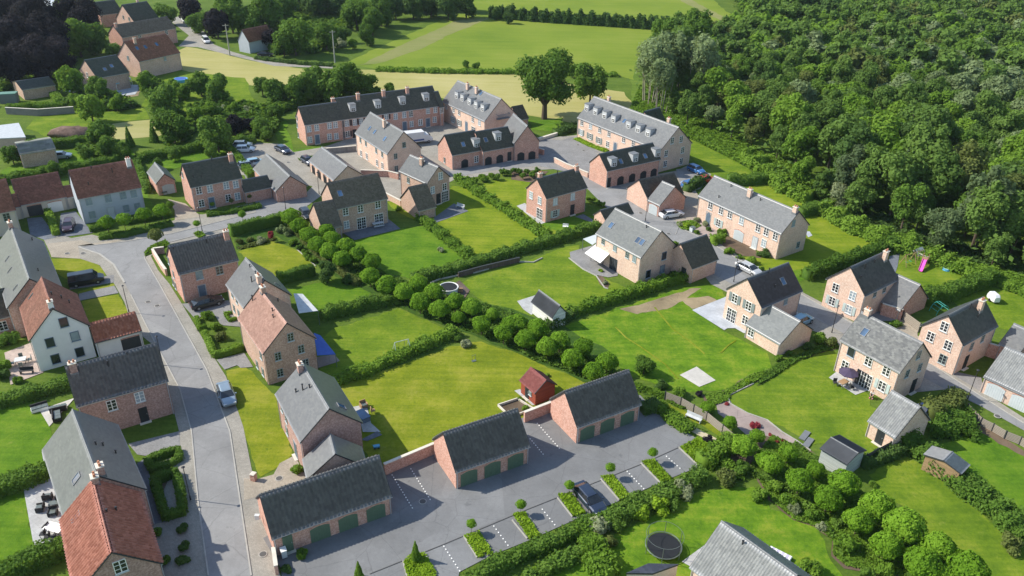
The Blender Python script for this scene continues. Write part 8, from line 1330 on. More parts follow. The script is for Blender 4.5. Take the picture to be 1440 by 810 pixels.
for (p,a,lab) in TRUCKS:
    root=empty('box_van',(p[0],p[1],.08),a,label=lab,category='van')
    add('cargo_box',MB().box(-3.2,-1.05,.55,1.3,1.05,2.75).mesh('cargo_box',['car_white']),root); add('stripe',MB().box(-3.1,-1.07,.8,1.2,1.07,1.15).mesh('stripe',['van_stripe']),root)
    add('cab',loft([(1.3,ring(.98,.4,2.2,.2)),(2.3,ring(.98,.4,2.1,.2)),(2.9,ring(.95,.4,1.35,.15)),(3.3,ring(.88,.45,1.1,.15))]).mesh('cab',['car_white']),root)
    add('windscreen',MB().box(2.35,-.8,1.35,2.75,.8,1.95).mesh('windscreen',['car_glass']),root)
    for sx in(-2.1,2.3):
        for sy in(-1,1): wo=add('wheel',CACHE['wheel'],root,(sx,sy*.9,.33)); add('rim',CACHE['rim'],wo)
# ---------- street lamps, poles ----------
for (x,y),lab in zip(LAMPS,LAMPL):
    root=empty('street_lamp',(x,y,.06),rnd.random(),label=lab,category='street lamp')
    add('pole',shared('lp',lambda:MB().tube((0,0,0),(0,0,.5),.08,.08,8).tube((0,0,.5),(0,0,4.3),.05,.04,7).mesh('pole',['dark_metal'])),root)
    add('lantern',shared('ll',lambda:MB().tube((0,0,0),(0,0,.08),.08,.2,8).tube((0,0,.08),(0,0,.2),.2,.05,8).mesh('lantern',['dark_metal'])),root,(0,0,4.3))
for i,(x,y) in enumerate(POLES):
    root=empty('power_pole',(x,y,0),.4,label=['concrete power pole at the lane bend before the white gabled far house','concrete power pole at the end of the lane under the dark trees'][i],category='pole')
    add('pole',shared('pp',lambda:MB().tube((0,0,0),(0,0,9.5),.22,.13,8).mesh('pole',['kerb_stone'])),root); add('crossarm',shared('pa',lambda:MB().box(-.9,-.06,0,.9,.06,.12).mesh('crossarm',['kerb_stone'])),root,(0,0,9.0))
# ---------- walls, fences ----------
for w_ in WALLS:
    root=empty(w_['name'],(0,0,0),label=w_['label'],category=w_['cat']); x0,y0=w_['p'][0]; root.location=(x0,y0,0); pp=[(a-x0,b_-y0) for a,b_ in w_['p']]
    b=MB(); strip(pp,w_['w'],0,w_['h'],b); add('wall',b.mesh('wall',[w_['mat']]),root); b=MB(); strip(pp,w_['w']+.08,w_['h'],w_['h']+.08,b); add('coping',b.mesh('coping',['trim_dark' if w_['mat']=='deck' else w_['cap']]),root)
for f_ in FENCES:
    x0,y0=f_['p'][0]; root=empty('fence',(x0,y0,0),label=f_['label'],category='fence'); pp=[(a-x0,b_-y0) for a,b_ in f_['p']]; h=f_['h']
    rp=resample(pp,1.8)
    pm=shared(('fp',h),lambda:MB().box(-.06,-.06,0,.06,.06,h+.12).mesh('post',['trim_dark']))
    for (x,y) in rp: add('post',pm,root,(x,y,0))
    for (xa,ya),(xb,yb) in zip(rp,rp[1:]):
        l=math.hypot(xb-xa,yb-ya); a=math.atan2(yb-ya,xb-xa); nn=6
        sm=shared(('fs',round(l,1),f_['mat'],h),lambda:MB().box(.06,-.015,0,round(l,1)-.06,.015,h/nn*.86).mesh('slat',[f_['mat']]))
        for k in range(nn): add('slat',sm,root,(xa,ya,.06+k*h/nn),a)
# ---------- garden things ----------
plain('fabric_purple',(.07,.055,.10),.9); plain('fabric_white',(.78,.78,.76),.8,.2,0,.03); plain('fabric_blue',(.05,.11,.40),.8); plain('rattan',(.035,.035,.038),.8); plain('wood',(.35,.22,.12),.8); plain('teal_tube',(.05,.35,.30),.5); plain('pink_plastic',(.75,.12,.50),.4); plain('mesh_black',(.015,.017,.02),.7); plain('tube_grey',(.16,.19,.18),.4,.5,.4)
plain('pool_blue',(.10,.35,.55),.2); plain('stripe_lilac',(.50,.46,.60),.8); plain('earth_mound',(.16,.11,.09),.95,.1,0,.4,1.2); plain('hose_green',(.05,.25,.10),.5); plain('glass_roof',(.35,.55,.62),.15,.6); plain('teal_felt',(.12,.24,.20),.9); plain('metal_roof',(.45,.48,.50),.5); plain('pad_light',(.50,.52,.53),.8)
M_=MISC
def T(name,pos,rz,label,cat,z=.09): return empty(name,(pos[0],pos[1],z),rz,label=label,category=cat)
def table(pos,rz,w,d,label,mat='fabric_white',z=.09,h=.72):
    r=T('garden_table',pos,rz,label,'table',z); add('table_top',boxm('table_top',-w/2,-d/2,h-.05,w/2,d/2,h,mat),r)
    for sx in(-1,1):
        for sy in(-1,1): add('leg',shared(('tl',h),lambda:MB().box(-.035,-.035,0,.035,.035,h-.05).mesh('leg',['tube_grey'])),r,(sx*(w/2-.1),sy*(d/2-.1),0))
    return r
def chair(pos,rz,label,mat='rattan',big=False,z=.09):
    s=.38 if big else .24; r=T('garden_chair',pos,rz,label,'chair',z); hh=.36 if big else .42
    add('seat',shared(('cs',mat,big),lambda:boxm('seat',-s,-s,hh-.08,s,s,hh+.02,mat)),r); add('backrest',shared(('cbk',mat,big),lambda:MB().box(-s,s-.06,hh,s,s+.02,hh+.46).mesh('backrest',[mat])),r)
    if big:
        for k in(-1,1): add('armrest',shared(('ca',mat,k),lambda:boxm('armrest',k*s-.06,-s,.02,k*s+.06,s-.065,hh+.2,mat)),r)
        add('cushion',shared('cu',lambda:boxm('cushion',-s+.08,-s+.03,hh+.021,s-.08,s-.08,hh+.10,'tube_grey')),r)
    else:
        for sx in(-1,1):
            for sy in(-1,1): add('leg',shared('cl',lambda:MB().box(-.02,-.02,0,.02,.02,.34).mesh('leg',['tube_grey'])),r,(sx*.2,sy*.2,0))
    return r
r=T('parasol',M_['parasol'],0,'open purple parasol over the small terrace of the speckled roof house','parasol')
add('pole',MB().tube((0,0,0),(0,0,2.35),.03,.03,6).mesh('pole',['tube_grey']),r); b=MB(); n=8
for i in range(n):
    a=2*math.pi*i/n; a2=2*math.pi*(i+1)/n; p=(1.25*math.cos(a),1.25*math.sin(a),1.75); q=(1.25*math.cos(a2),1.25*math.sin(a2),1.75); b.face([p,q,(0,0,2.3)]); b.face([q,p,(p[0],p[1],1.66),(q[0],q[1],1.66)])
add('canopy',b.mesh('canopy',['fabric_purple']),r); add('base',MB().tube((0,0,0),(0,0,.1),.28,.25,10).mesh('base',['tube_grey']),r)
table((M_['parasol'][0]-.6,M_['parasol'][1]-.5),.6,1.3,.8,'table under the purple parasol','wood')
for k,(dx,dy) in enumerate(((-1.5,-.3),(.3,-1.2))): chair((M_['parasol'][0]+dx,M_['parasol'][1]+dy),k*1.5,['left chair at the table under the purple parasol','right chair at the table under the purple parasol'][k],'rattan')
# trampoline
c=M_['trampoline']; r=T('trampoline',c,0,'large black trampoline with net poles on the lawn at the bottom','trampoline',.04); Rr=1.75
add('mat',MB().tube((0,0,.62),(0,0,.64),Rr-.12,Rr-.12,28).mesh('mat',['mesh_black']),r); b=MB(); n=28
for i in range(n):
    a=2*math.pi*i/n;a2=2*math.pi*(i+1)/n; b.tube((Rr*math.cos(a),Rr*math.sin(a),.64),(Rr*math.cos(a2),Rr*math.sin(a2),.64),.05,.05,5,cap=False)
add('rim',b.mesh('rim',['tube_grey']),r); b=MB()
for i in range(n):
    a=2*math.pi*i/n;a2=2*math.pi*(i+1)/n; b.tube((Rr*1.03*math.cos(a),Rr*1.03*math.sin(a),2.0),(Rr*1.03*math.cos(a2),Rr*1.03*math.sin(a2),2.0),.022,.022,4,cap=False)
add('net_ring',b.mesh('net_ring',['tube_grey']),r)
for i in range(6): a=2*math.pi*i/6+.3; add('net_pole',shared('np',lambda:MB().tube((0,0,0),(0,0,2.0),.035,.03,6).mesh('net_pole',['tube_grey'])),r,(Rr*1.04*math.cos(a),Rr*1.04*math.sin(a),0))
# goal frame
g_=M_['goal']; r=T('climbing_frame',g_,.5,'pale green metal swing frame on the goal lawn','swing frame',.04)
for sx in(-1,1):
    for sy in(-1,1): add('leg',shared(('gl',sx,sy),lambda:MB().tube((sx*1.1,sy*.8,0),(sx*.95,0,1.9),.04,.04,6).mesh('leg',['light_grey_paint'])),r)
add('crossbar',MB().tube((-1.0,0,1.9),(1.0,0,1.9),.04,.04,6).mesh('crossbar',['light_grey_paint']),r)
for sx in(-.4,.4): add('rope',shared('rope',lambda:MB().tube((0,-.2,.5),(0,0,1.9),.012,.012,4).tube((0,.2,.5),(0,0,1.9),.012,.012,4).mesh('rope',['tube_grey'])),r,(sx,0,0)); add('swing_seat',shared('sws',lambda:boxm('swing_seat',-.14,-.24,.46,.14,.24,.5,'hose_green')),r,(sx,0,0))
# pool
r=T('round_pool',M_['pool'],0,'round raised pool with grey cover beside the low dark strip','pool',.08); pr_=M_['pool_r']*.95
add('pool_wall',MB().tube((0,0,0),(0,0,.85),pr_,pr_,26).mesh('pool_wall',['light_grey_paint']),r); add('cover',MB().tube((0,0,.86),(0,0,.89),pr_-.13,pr_-.13,26).mesh('cover',['mesh_black']),r); b=MB()
for i in range(26): a=2*math.pi*i/26;a2=2*math.pi*(i+1)/26; b.tube((pr_*math.cos(a),pr_*math.sin(a),.87),(pr_*math.cos(a2),pr_*math.sin(a2),.87),.09,.09,5,cap=False)
add('rim',b.mesh('rim',['white_paint']),r)
for k in range(5): add('step',shared('pst',lambda:boxm('step',-.4,-.12,0,.4,.12,.05,'wood')),r,(pr_+.35,-.2,.15+k*.15))
# striped lounger
r=T('sun_lounger',M_['lounger'],-.65,'striped white and lilac lounger on the lawn beside the ribbed roof','lounger',.05)
for k in range(9): add('slat',shared(('ls',k%2),lambda:boxm('slat',-.11,-.42,0,.11,.42,.05,'stripe_lilac' if k%2 else 'fabric_white')),r,(-.95+k*.235,0,.33))
add('frame',MB().box(-1.1,-.46,.24,1.1,-.40,.32).box(-1.1,.40,.24,1.1,.46,.32).box(-1.1,-.40,.24,-1.04,.40,.32).box(1.04,-.40,.24,1.1,.40,.32).mesh('frame',['white_paint']),r)
for sx in(-.95,.95):
    for sy in(-.43,.43): add('leg',shared('lgl',lambda:boxm('leg',-.03,-.03,0,.03,.03,.24,'white_paint')),r,(sx,sy,0))
# slide tower + swing
r=T('slide_tower',M_['slide'],-2.15,'wooden play tower with a bright pink slide','slide',.05)
for sx in(0,1.0):
    for sy in(-.4,.4): add('post',shared('spo',lambda:boxm('post',-.05,-.05,0,.05,.05,1.9,'wood')),r,(-2.2+sx-1.0,sy,0))
add('platform',boxm('platform',-3.2,-.45,1.15,-2.2,.45,1.22,'wood'),r)
b=MB(); b.face([(-2.2,-.28,1.2),(.3,-.28,.15),(.3,.28,.15),(-2.2,.28,1.2)]); b.face([(-2.2,.28,1.14),(.3,.28,.09),(.3,-.28,.09),(-2.2,-.28,1.14)])
for s in(-1,1): b.face([(-2.2,s*.28,1.12),(.3,s*.28,.08),(.3,s*.28,.32),(-2.2,s*.28,1.38)]); b.face([(-2.2,s*.33,1.38),(.3,s*.33,.32),(.3,s*.33,.08),(-2.2,s*.33,1.12)]); b.face([(-2.2,s*.28,1.38),(.3,s*.28,.32),(.3,s*.33,.32),(-2.2,s*.33,1.38)])
add('chute',b.mesh('chute',['pink_plastic']),r)
r=T('swing_frame',M_['swing'],.5,'wooden A frame swing near the pink slide','swing',.05)
for sx in(-1,1):
    for sy in(-1,1): add('leg',shared(('wl',sx,sy),lambda:MB().tube((sx*1.2,sy*.7,0),(sx*1.1,0,1.9),.05,.05,6).mesh('leg',['wood'])),r)
add('crossbar',MB().tube((-1.2,0,1.9),(3.4,0,1.9),.05,.05,6).mesh('crossbar',['wood']),r)
for sx in(-.4,.5): add('swing_seat',CACHE['sws'],r,(sx,0,0))
r=T('climbing_frame',M_['climb'],.3,'turquoise tube climbing frame in the shade of the tall hedge','climbing frame',.05); b=MB()
def arc(y,mat='teal_tube'):
    b=MB()
    for k in range(8): a=math.pi*k/8;a2=math.pi*(k+1)/8; b.tube((1.1*math.cos(a),y,1.5*math.sin(a)),(1.1*math.cos(a2),y,1.5*math.sin(a2)),.045,.045,5,cap=False)
    return b.mesh('arch',[mat])
for y in(-.7,.7): add('arch',arc(y),r)
for k in range(1,7): a=math.pi*k/7; add('rung',MB().tube((1.1*math.cos(a),-.7,1.5*math.sin(a)),(1.1*math.cos(a),.7,1.5*math.sin(a)),.035,.035,5).mesh('rung',['teal_tube']),r)
r=T('caravan_trailer',M_['hammock'],math.pi/2+.1,'white horse trailer parked on the lawn at the right edge','trailer',.05); r.scale=(.72,.72,.72)
add('body',loft([(-1.3,ring(.62,.4,1.5,.2)),(-.9,ring(.75,.35,1.9,.25)),(.9,ring(.75,.35,1.9,.25)),(1.35,ring(.6,.4,1.3,.25))]).mesh('body',['car_white']),r); add('band',boxm('band',-.5,-.76,1.2,.5,.76,1.45,'pad_light'),r); add('rear_window',boxm('rear_window',-1.26,-.4,1.1,-1.15,.4,1.45,'car_glass'),r)
for sy in(-1,1): add('wheel',CACHE['wheel'],r,(0,sy*.74,.32))
# quads given by plan corners: awnings, canopies, flat roofs
def canopy(name,P,z0,z1,label,cat,mat,posts=(),th=.06,postmat='tube_grey'):
    cx=sum(p[0] for p in P)/4;cy=sum(p[1] for p in P)/4; r=empty(name,(cx,cy,0),label=label,category=cat); zz=[z0 if i in z1[0] else z1[1] for i in range(4)]; L4=[(p[0]-cx,p[1]-cy,z) for p,z in zip(P,zz)]
    if (Vector(L4[1])-Vector(L4[0])).cross(Vector(L4[2])-Vector(L4[0])).z<0: L4=L4[::-1]
    b=MB(); b.face(L4,0,[(0,0),(1,0),(1,1),(0,1)]); lo=[(x,y,z-th) for x,y,z in L4]; b.face(lo[::-1])
    for i in range(4): j=(i+1)%4; b.face([lo[i],lo[j],L4[j],L4[i]])
    add('canopy' if cat!='roof' else 'roof',b.mesh('canopy',[mat]),r)
    for i in posts: x,y,z=[(p[0]-cx,p[1]-cy,z_-th) for p,z_ in zip(P,zz)][i]; add('post',MB().tube((x,y,0),(x,y,z),.05,.05,6).mesh('post',[postmat]),r)
    return r
canopy('awning',M_['awning'],1.9,((0,1),2.6),'white awning stretched over the grey terrace','awning','fabric_white')
canopy('pergola',M_['pergola'],2.2,((0,1,2,3),2.2),'flat grey canopy on a post at the upper end of the awning terrace','canopy','light_grey_paint',(0,))
canopy('veranda_roof',M_['veranda'],2.3,((1,2),2.7),'long pale blue veranda roof behind the pink roofed house','veranda','pad_light',(1,2))
canopy('blue_awning',M_['blue'],2.0,((1,2),2.7),'blue awning on the garden side of the brown gabled house','awning','fabric_blue',(2,))
# bay of the big house
b0,b1=M_['bay']; a=math.atan2(b1[1]-b0[1],b1[0]-b0[0]); l=math.hypot(b1[0]-b0[0],b1[1]-b0[1]); r=empty('conservatory',(b0[0],b0[1],0),a,label='glazed bay with lean-to slate roof on the big pale brick house',category='conservatory'); dd=1.5
add('base_wall',boxm('base_wall',0,0,0,l,dd,.7,'brick_pale'),r); add('glazing',boxm('glazing',.06,.06,.7,l-.06,dd,1.75,'glass_dark'),r); b=MB()
for k in range(8): x=k*(l-.08)/7; b.box(x,0,.7,x+.08,.07,1.78)
b.box(0,-.01,1.2,l,.05,1.26).box(0,-.02,1.74,l,.08,1.82); add('bay_frame',b.mesh('bay_frame',['white_paint']),r)
b=MB(); b.face([(-.12,-.15,1.78),(l+.12,-.15,1.78),(l+.12,dd,2.6),(-.12,dd,2.6)],0,[(0,0),(l,0),(l,1.8),(0,1.8)]); b.face([(l+.12,-.15,1.78),(l+.12,dd,1.78),(l+.12,dd,2.6)]); b.face([(-.12,dd,1.78),(-.12,-.15,1.78),(-.12,dd,2.6)]); add('roof',b.mesh('roof',['slate']),r)
# far-left conservatory, sheds, flat roofs
canopy('conservatory_roof',M_['conserv'],2.0,((0,1,2,3),2.2),'pale blue glass conservatory roof at the far left dark roofed house','conservatory','glass_roof',(0,1,2,3),.2,'white_paint')
def flatbuild(P,h,label,wall,roof,name='flat_roofed_building'):
    if ((P[1][0]-P[0][0])*(P[2][1]-P[0][1])-(P[1][1]-P[0][1])*(P[2][0]-P[0][0]))<0: P=P[::-1]
    cx=sum(p[0] for p in P)/4;cy=sum(p[1] for p in P)/4; r=empty(name,(cx,cy,0),label=label,category='building'); Q=[(x-cx,y-cy) for x,y in P]
    b=MB(); b.prism([(x*.97,y*.97) for x,y in Q],0,h-.15); add('wall',b.mesh('wall',[wall]),r); b=MB(); b.prism(Q,h-.15,h+.05); add('roof',b.mesh('roof',[roof]),r); return r
flatbuild(M_['flat'],2.6,'pale flat metal roofed hall cut by the left edge','brick_brown','metal_roof'); flatbuild(M_['flat2'],3,'pale blue grey flat roof between the trees at the top left edge','brick_brown','metal_roof'); flatbuild(M_['flat3'],2.2,'low dark blue flat roof at the bottom edge below the trampoline','brick_pale','rib_navy')
x,y=M_['tealshed']; flatbuild([(x-1.9,y-1.6),(x+1.9,y-.4),(x+1.4,y+1.8),(x-2.4,y+.6)],2.4,'small teal green flat roofed shed by the clipped hedges','plank_grey','teal_felt','garden_shed')
x,y=M_['tealshed']; flatbuild([(x-9,y-10),(x-3,y-9),(x-4,y-3),(x-11,y-4)],3.2,'grey roofed house corner at the far left edge below the teal shed','brick_brown','felt_grey')
# terrace of black armchairs
for i,(p,l_) in enumerate(zip(M_['chairs1'],('black armchair at the top of the pale terrace','black armchair on the lawn side of the pale terrace','black armchair in front of the low terrace table','black armchair against the house wall on the pale terrace'))): chair(p,[3.1,-1.6,0,1.5][i]+.3,l_,big=True)
table((M_['table1'][0]-2.0,M_['table1'][1]+3.6),.3,.9,.6,'low glass table among the black armchairs','tube_grey',h=.38); table(M_['table1'],-.25,1.9,1.1,'white dining table at the lower end of the pale terrace')
for i,(p,l_) in enumerate(zip(M_['chairs2'],('upper dining chair left of the white table','middle dining chair left of the white table','lower dining chair left of the white table','dining chair at the foot of the white table'))): chair(p,-1.7+i*.2,l_)
r=T('planter',M_['planter'],.2,'white square planter with a clipped plant at the terrace corner','planter'); add('pot',MB().box(-.4,-.35,0,.4,.35,.5).mesh('pot',['white_paint']),r); q=add('plant',crown('bush','leaf_bright',1),r,(0,0,.6)); q.scale=(.35,.35,.3)
table(M_['table2'],.4,1.3,1.0,'round looking table on the pink terrace','pad_light'); 
for i in range(4): a=i*1.57+.5; chair((M_['table2'][0]+1.0*math.cos(a),M_['table2'][1]+1.0*math.sin(a)),a-1.57,'chair at the table on the pink terrace, %s side'%['upper right','upper left','lower left','lower right'][i],'tube_grey')
def bench(pos,rz,label,mat='wood',l=1.6,z=.09):
    r=T('garden_bench',pos,rz,label,'bench',z); add('seat',boxm('seat',-l/2,-.22,.4,l/2,.2,.45,mat),r); add('backrest',boxm('backrest',-l/2,.2,.45,l/2,.25,.85,mat),r)
    for s in(-1,1): add('leg',boxm('leg',s*(l/2-.1)-.04,-.2,0,s*(l/2-.1)+.04,.19,.4,mat),r)
    return r
bench(M_['bench2'],.2,'dark bench on the pink terrace','rattan'); bench(M_['bench'],-.65,'pale bench on the path beside the trellis','pad_light',2.0); bench(M_['bench30'],-.1,'little white bench on the lawn of the square brick house','white_paint',1.0)
bench(M_['lounge29'],-.6,'pale sun bed on the slate patio of the gable fronted house','pad_light',1.8)
for i,p in enumerate(M_['sofas']): 
    r=T('garden_sofa',p,.6+i*1.5,['striped corner sofa at the tip of the white terrace','dark cushioned sofa along the white terrace','second cushioned sofa by the white terrace edge'][i],'sofa'); add('base',boxm('base',-.9,-.4,0,.9,.4,.35,'fabric_white' if i!=1 else 'rattan'),r)
    for k in(-1,0,1): add('cushion',shared(('sfc',),lambda:boxm('cushion',-.27,-.36,.355,.27,.3,.48,'tube_grey')),r,(k*.58,0,0))
    add('backrest',boxm('backrest',-.9,.4,0,.9,.52,.7,'rattan'),r)
r=table(M_['picnic'],.5,1.9,.8,'pale picnic table on the slate patio of the brown house','pad_light'); 
for s in(-1,1): add('bench_seat',boxm('bench_seat',-.95,s*.75-.13,.4,.95,s*.75+.13,.45,'pad_light'),r)
table(M_['tableF'],-.9,2.3,.9,'long white table under the awning edge','fabric_white')
for i,p in enumerate(M_['paddles']): r=T('stone_slab',p,.9,['lower dark stepping slab beside the black shed','upper dark stepping slab beside the black shed'][i],'slab',.05); add('slab',boxm('slab',-.95,-.35,0,.95,.35,.12,'lead'),r)
r=T('garden_box',M_['greybox'],.6,'grey metal box in the front garden of the long semi','box'); add('body',boxm('body',-.4,-.35,0,.4,.35,.8,'light_grey_paint'),r); add('lid',boxm('lid',-.43,-.38,.8,.43,.38,.86,'tube_grey'),r)
r=T('trailer',M_['trailer'],-.6,'small trailer with a white cover before the slate garage','trailer'); add('bed',boxm('bed',-.9,-.5,.35,.9,.5,.6,'tube_grey'),r); add('cover',boxm('cover',-.9,-.5,.605,.2,.5,.85,'fabric_white'),r); add('drawbar',MB().tube((.9,0,.45),(1.8,0,.4),.04,.04,5).mesh('drawbar',['tube_grey']),r)
for s in(-1,1): add('wheel',CACHE['wheel'],r,(0,s*.6,.32))
r=T('raised_bed',M_['raised'][0],0,'kite shaped raised vegetable bed beside the red shed','planter',.05); P=[(x-M_['raised'][0][0],y-M_['raised'][0][1]) for x,y in M_['raised']]; b=MB(); strip(P+[P[0]],.14,0,.3,b); add('edging',b.mesh('edging',['cream_stone']),r)
r=T('toy',M_['toy'],.3,'small blue toy car on the shaded lawn behind the longest garage','toy',.05); add('body',boxm('body',-.35,-.2,.15,.35,.2,.35,'pool_blue'),r); add('handle',MB().tube((-.35,0,.3),(-.5,0,.6),.03,.03,5).mesh('handle',['teal_tube']),r)
for sx in(-.22,.22):
    for sy in(-.2,.2): add('wheel',shared('tw',lambda:MB().tube((0,-.03,0),(0,.03,0),.1,.1,8).mesh('wheel',['tyre'])),r,(sx,sy,.1))
r=T('storage_box',M_['box24'],-.9,'blue grey storage box on the small terrace by the tall slate house','box'); add('body',boxm('body',-.9,-.5,0,.9,.5,.6,'blue_grey_paint'),r); add('lid',boxm('lid',-.95,-.55,.6,.95,.55,.68,'glass_blue'),r)
chair(M_['seat24'],.6,'wooden seat on the small terrace by the tall slate house','wood',big=True); chair((M_['seat24'][0]+1.3,M_['seat24'][1]-1.1),2.0,'second wooden seat on the small terrace by the tall slate house','wood')
r=T('kids_pool',M_['kidpool'],0,'light blue paddling pool near the pink slide','pool',.05); add('rim',MB().tube((0,0,0),(0,0,.28),.75,.7,14).mesh('rim',['pool_blue']),r); add('water',MB().tube((0,0,.285),(0,0,.29),.6,.6,14).mesh('water',['glass_roof']),r)
r=T('play_shelter',M_['shelter'],.6,'grey tarpaulin shelter behind the low stone wall','shelter',.05); b=MB(); b.face([(-1,-.6,.9),(1,-.6,.9),(1,.3,1.7),(-1,.3,1.7)]); b.face([(-1,.3,1.7),(1,.3,1.7),(1,.9,.0),(-1,.9,.0)]); b.face([(-1,-.6,.85),(-1,.3,1.65),(1,.3,1.65),(1,-.6,.85)]); add('sheet',b.mesh('sheet',['metal_roof']),r)
for s in(-.95,.95): add('post',MB().tube((s,-.55,0),(s,-.55,.88),.04,.04,5).mesh('post',['wood']),r)
r=T('tent',M_['tent'],.4,'small white tent next to the tarpaulin shelter','tent',.05); b=MB(); A=[(-.8,-.6,.3),(.8,-.6,.3),(.8,.6,.3),(-.8,.6,.3)]
for i in range(4): b.face([A[i],A[(i+1)%4],(0,0,1.3)]); b.face([(A[i][0],A[i][1],0),(A[(i+1)%4][0],A[(i+1)%4][1],0),A[(i+1)%4],A[i]])
add('sheet',b.mesh('sheet',['fabric_white']),r); add('ridge_pole',MB().tube((0,0,0),(0,0,1.4),.03,.03,5).mesh('ridge_pole',['wood']),r)
r=T('wood_pile',M_['woodpile'],.4,'stack of logs beside the play tower','wood pile',.05)
for k in range(12): add('log',shared('log',lambda:MB().tube((0,-.4,0),(0,.4,0),.11,.10,7).mesh('log',['wood'])),r,(-.55+.23*(k%5)+.1*(k//5),0,.11+.2*(k//5)))
# earth mound, bin, hoop, hot tub
x,y=M_['mound']; V,F=ICO; V=V.copy(); V[:,2]=np.maximum(V[:,2],0)*(1+.25*np.sin(V[:,0]*7)*np.sin(V[:,1]*9)); V=V*[5.2,3.2,2.0]*(1+rng.normal(0,.035,(len(V),1)))
add('earth_mound',npmesh('earth_mound',V+[x,y,0],tri2quad(F),['earth_mound']),label='heap of bare brown earth behind the clipped hedge at far left',category='mound')
r=T('wheelie_bin',M_['bin'],.5,'white wheelie bin at the small green door of the longest garage','bin'); add('body',MB().box(-.25,-.3,.1,.25,.3,.95).mesh('body',['light_grey_paint']),r); add('lid',boxm('lid',-.28,-.34,.95,.28,.34,1.02,'white_paint'),r)
r=T('wall_lamp_box',M_['mailbox'],0,'white meter box on the blind gable of the longest garage','box',1.1); add('body',boxm('body',-.22,-.14,0,.22,.14,.5,'white_paint'),r); add('lid',boxm('lid',-.24,-.16,.5,.24,.16,.54,'light_grey_paint'),r)
r=T('hoop_goal',M_['hoop'],.5,'tiny metal hoop goal alone on the big yellow lawn','goal',.05); add('frame',MB().tube((-.25,0,0),(-.25,0,.9),.025,.025,5).tube((.25,0,0),(.25,0,.9),.025,.025,5).tube((-.25,0,.9),(.25,0,.9),.025,.025,5).mesh('frame',['tube_grey']),r); add('base',boxm('base',-.3,-.2,0,.3,.2,.03,'tube_grey'),r)
r=T('hot_tub',M_['hottub'],0,'white round table on the pale conservatory terrace at far left','table',.09); add('table_top',MB().tube((0,0,.7),(0,0,.78),1.1,1.1,14).mesh('table_top',['fabric_white']),r); add('leg',MB().tube((0,0,0),(0,0,.7),.2,.15,8).mesh('leg',['fabric_white']),r)
r=T('kids_pool',M_['bluepool'],0,'bright blue round pool between the clipped conifers at far left','pool',.05); add('rim',MB().tube((0,0,0),(0,0,.8),1.9,1.9,16).mesh('rim',['pool_blue']),r); add('water',MB().tube((0,0,.805),(0,0,.81),1.6,1.6,16).mesh('water',['fabric_blue']),r)
x,y=M_['carcover']; car(x,y,.3,'car_silver2','hatch','silver car in the yard beside the mossy roofed garage')

# ---------- the person crouching by the flower bed ----------
plain('skin',(.55,.33,.24),.6); plain('cloth_pale',(.70,.66,.66),.85); plain('cloth_dark',(.10,.08,.10),.85); plain('hair_brown',(.06,.04,.02),.8)
def skinned(name,joints,bones,mat,parent):
    import bmesh
    me=bpy.data.meshes.new(name); bm=bmesh.new(); ly=bm.verts.layers.skin.verify(); vs=[bm.verts.new(j[:3]) for j in joints]
    for a,b in bones: bm.edges.new((vs[a],vs[b]))
    for v,j in zip(vs,joints): v[ly].radius=(j[3],j[3])
    vs[0][ly].use_root=True; bm.to_mesh(me); bm.free(); me.materials.append(MATS[mat]); o=add(name,me,parent)
    o.modifiers.new('skin','SKIN'); q=o.modifiers.new('sub','SUBSURF'); q.levels=1; q.render_levels=2; return o
hip=(0,0,.42); J=[(0,0,.42,.13),(.06,0,.62,.13),(.16,0,.86,.145),(.20,0,.95,.06),(.22,0,1.02,.055)]; Bn=[(0,1),(1,2),(2,3),(3,4)]
def chain(start,pts_):
    k=start
    for q in pts_: J.append(q); Bn.append((k,len(J)-1)); k=len(J)-1
    return k
for s_ in(-1,1):
    chain(0,[(.06,s_*.11,.42,.10),(.40,s_*.17,.46,.075),(.24,s_*.16,.09,.045),(.36,s_*.17,.04,.035)])
    h_=chain(2,[(.17,s_*.17,.86,.06),(.27,s_*.22,.62,.042),(.48,s_*.12,.50,.028),(.54,s_*.10,.48,.033)])
    for f in range(4): chain(h_,[(.58,s_*(.075+.018*f),.475-.004*f,.009),(.615+.006*(f in(1,2)),s_*(.07+.018*f),.45,.008)])
    chain(h_,[(.55,s_*.06,.50,.010),(.58,s_*.045,.485,.009)])
pr_o=T('person',PERSON,-2.2,'person in a pale top crouching at the flower bed beside the parasol terrace','person',.06)
skinned('body',J,Bn,'skin',pr_o)
V,F=ICO; hd=V*[.098,.078,.118]+[.25,0,1.13]; add('head',npmesh('head',hd,tri2quad(F),['skin']),pr_o)
hv=V*[.105,.09,.115]+[.225,0,1.16]; kp=hv[:,0]<.31; hv[~kp,0]=.27; add('hair',npmesh('hair',hv,tri2quad(F),['hair_brown']),pr_o)
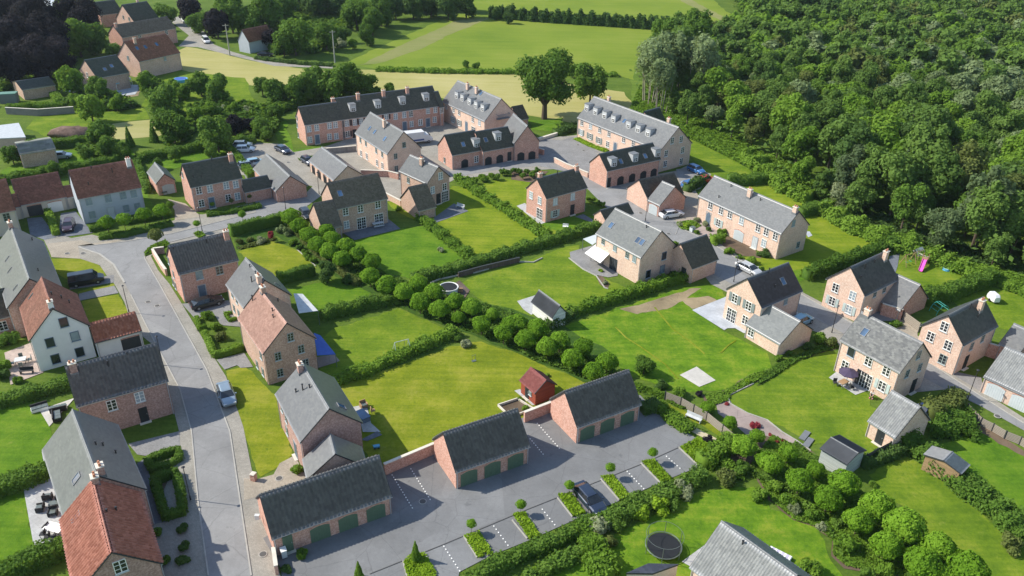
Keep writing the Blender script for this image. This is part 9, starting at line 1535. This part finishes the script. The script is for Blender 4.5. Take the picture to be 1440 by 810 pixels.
add('nose',MB().tube((.335,0,1.13),(.365,0,1.115),.014,.016,5).mesh('nose',['skin']),pr_o)
for s_ in(-1,1): add('eye',shared('eye',lambda:MB().tube((0,0,0),(.012,0,0),.012,.01,6).mesh('eye',['hair_brown'])),pr_o,(.335,s_*.032,1.15)); add('ear',shared('ear',lambda:MB().tube((0,-.01,0),(0,.01,0),.026,.02,6).mesh('ear',['skin'])),pr_o,(.25,s_*.082,1.13))
J2=[(0,0,.46,.15),(.06,0,.62,.15),(.16,0,.86,.165),(.17,-.16,.87,.075),(.25,-.21,.68,.06),(.17,.16,.87,.075),(.25,.21,.68,.06)]; skinned('top',J2,[(0,1),(1,2),(2,3),(3,4),(2,5),(5,6)],'cloth_pale',pr_o)
J3=[(0,0,.40,.15),(.06,-.11,.42,.12),(.40,-.17,.46,.09),(.25,-.16,.14,.065),(.06,.11,.42,.12),(.40,.17,.46,.09),(.25,.16,.14,.065)]; skinned('trousers',J3,[(0,1),(1,2),(2,3),(0,4),(4,5),(5,6)],'cloth_dark',pr_o)
for s_ in(-1,1): add('shoe',shared('shoe',lambda:MB().box(-.08,-.045,0,.14,.045,.08).mesh('shoe',['pink_plastic'])),pr_o,(.28,s_*.165,0))

for (x,y,lb) in DRAINS:
    r=empty('drain_cover',(x,y,.094),.6,label=lb,category='drain cover'); add('cover',shared('drn',lambda:MB().tube((0,0,-.05),(0,0,.006),.33,.33,14).mesh('cover',['joint_dark'])),r); add('rim',shared('drr',lambda:MB().tube((0,0,-.05),(0,0,.002),.41,.41,14).mesh('rim',['kerb_stone'])),r)

hz=bpy.data.materials.new('haze'); hz.use_nodes=True; hn=hz.node_tree; hn.nodes.remove(hn.nodes['Principled BSDF']); pv=hn.nodes.new('ShaderNodeVolumePrincipled'); pv.inputs['Color'].default_value=(.72,.85,1,1); pv.inputs['Density'].default_value=.00007; pv.inputs['Anisotropy'].default_value=.2
hn.links.new(pv.outputs[0],hn.nodes['Material Output'].inputs['Volume']); MATS['haze']=hz
add('haze',MB().box(-720,-80,-3,720,1070,64).mesh('haze',['haze']),kind='stuff')
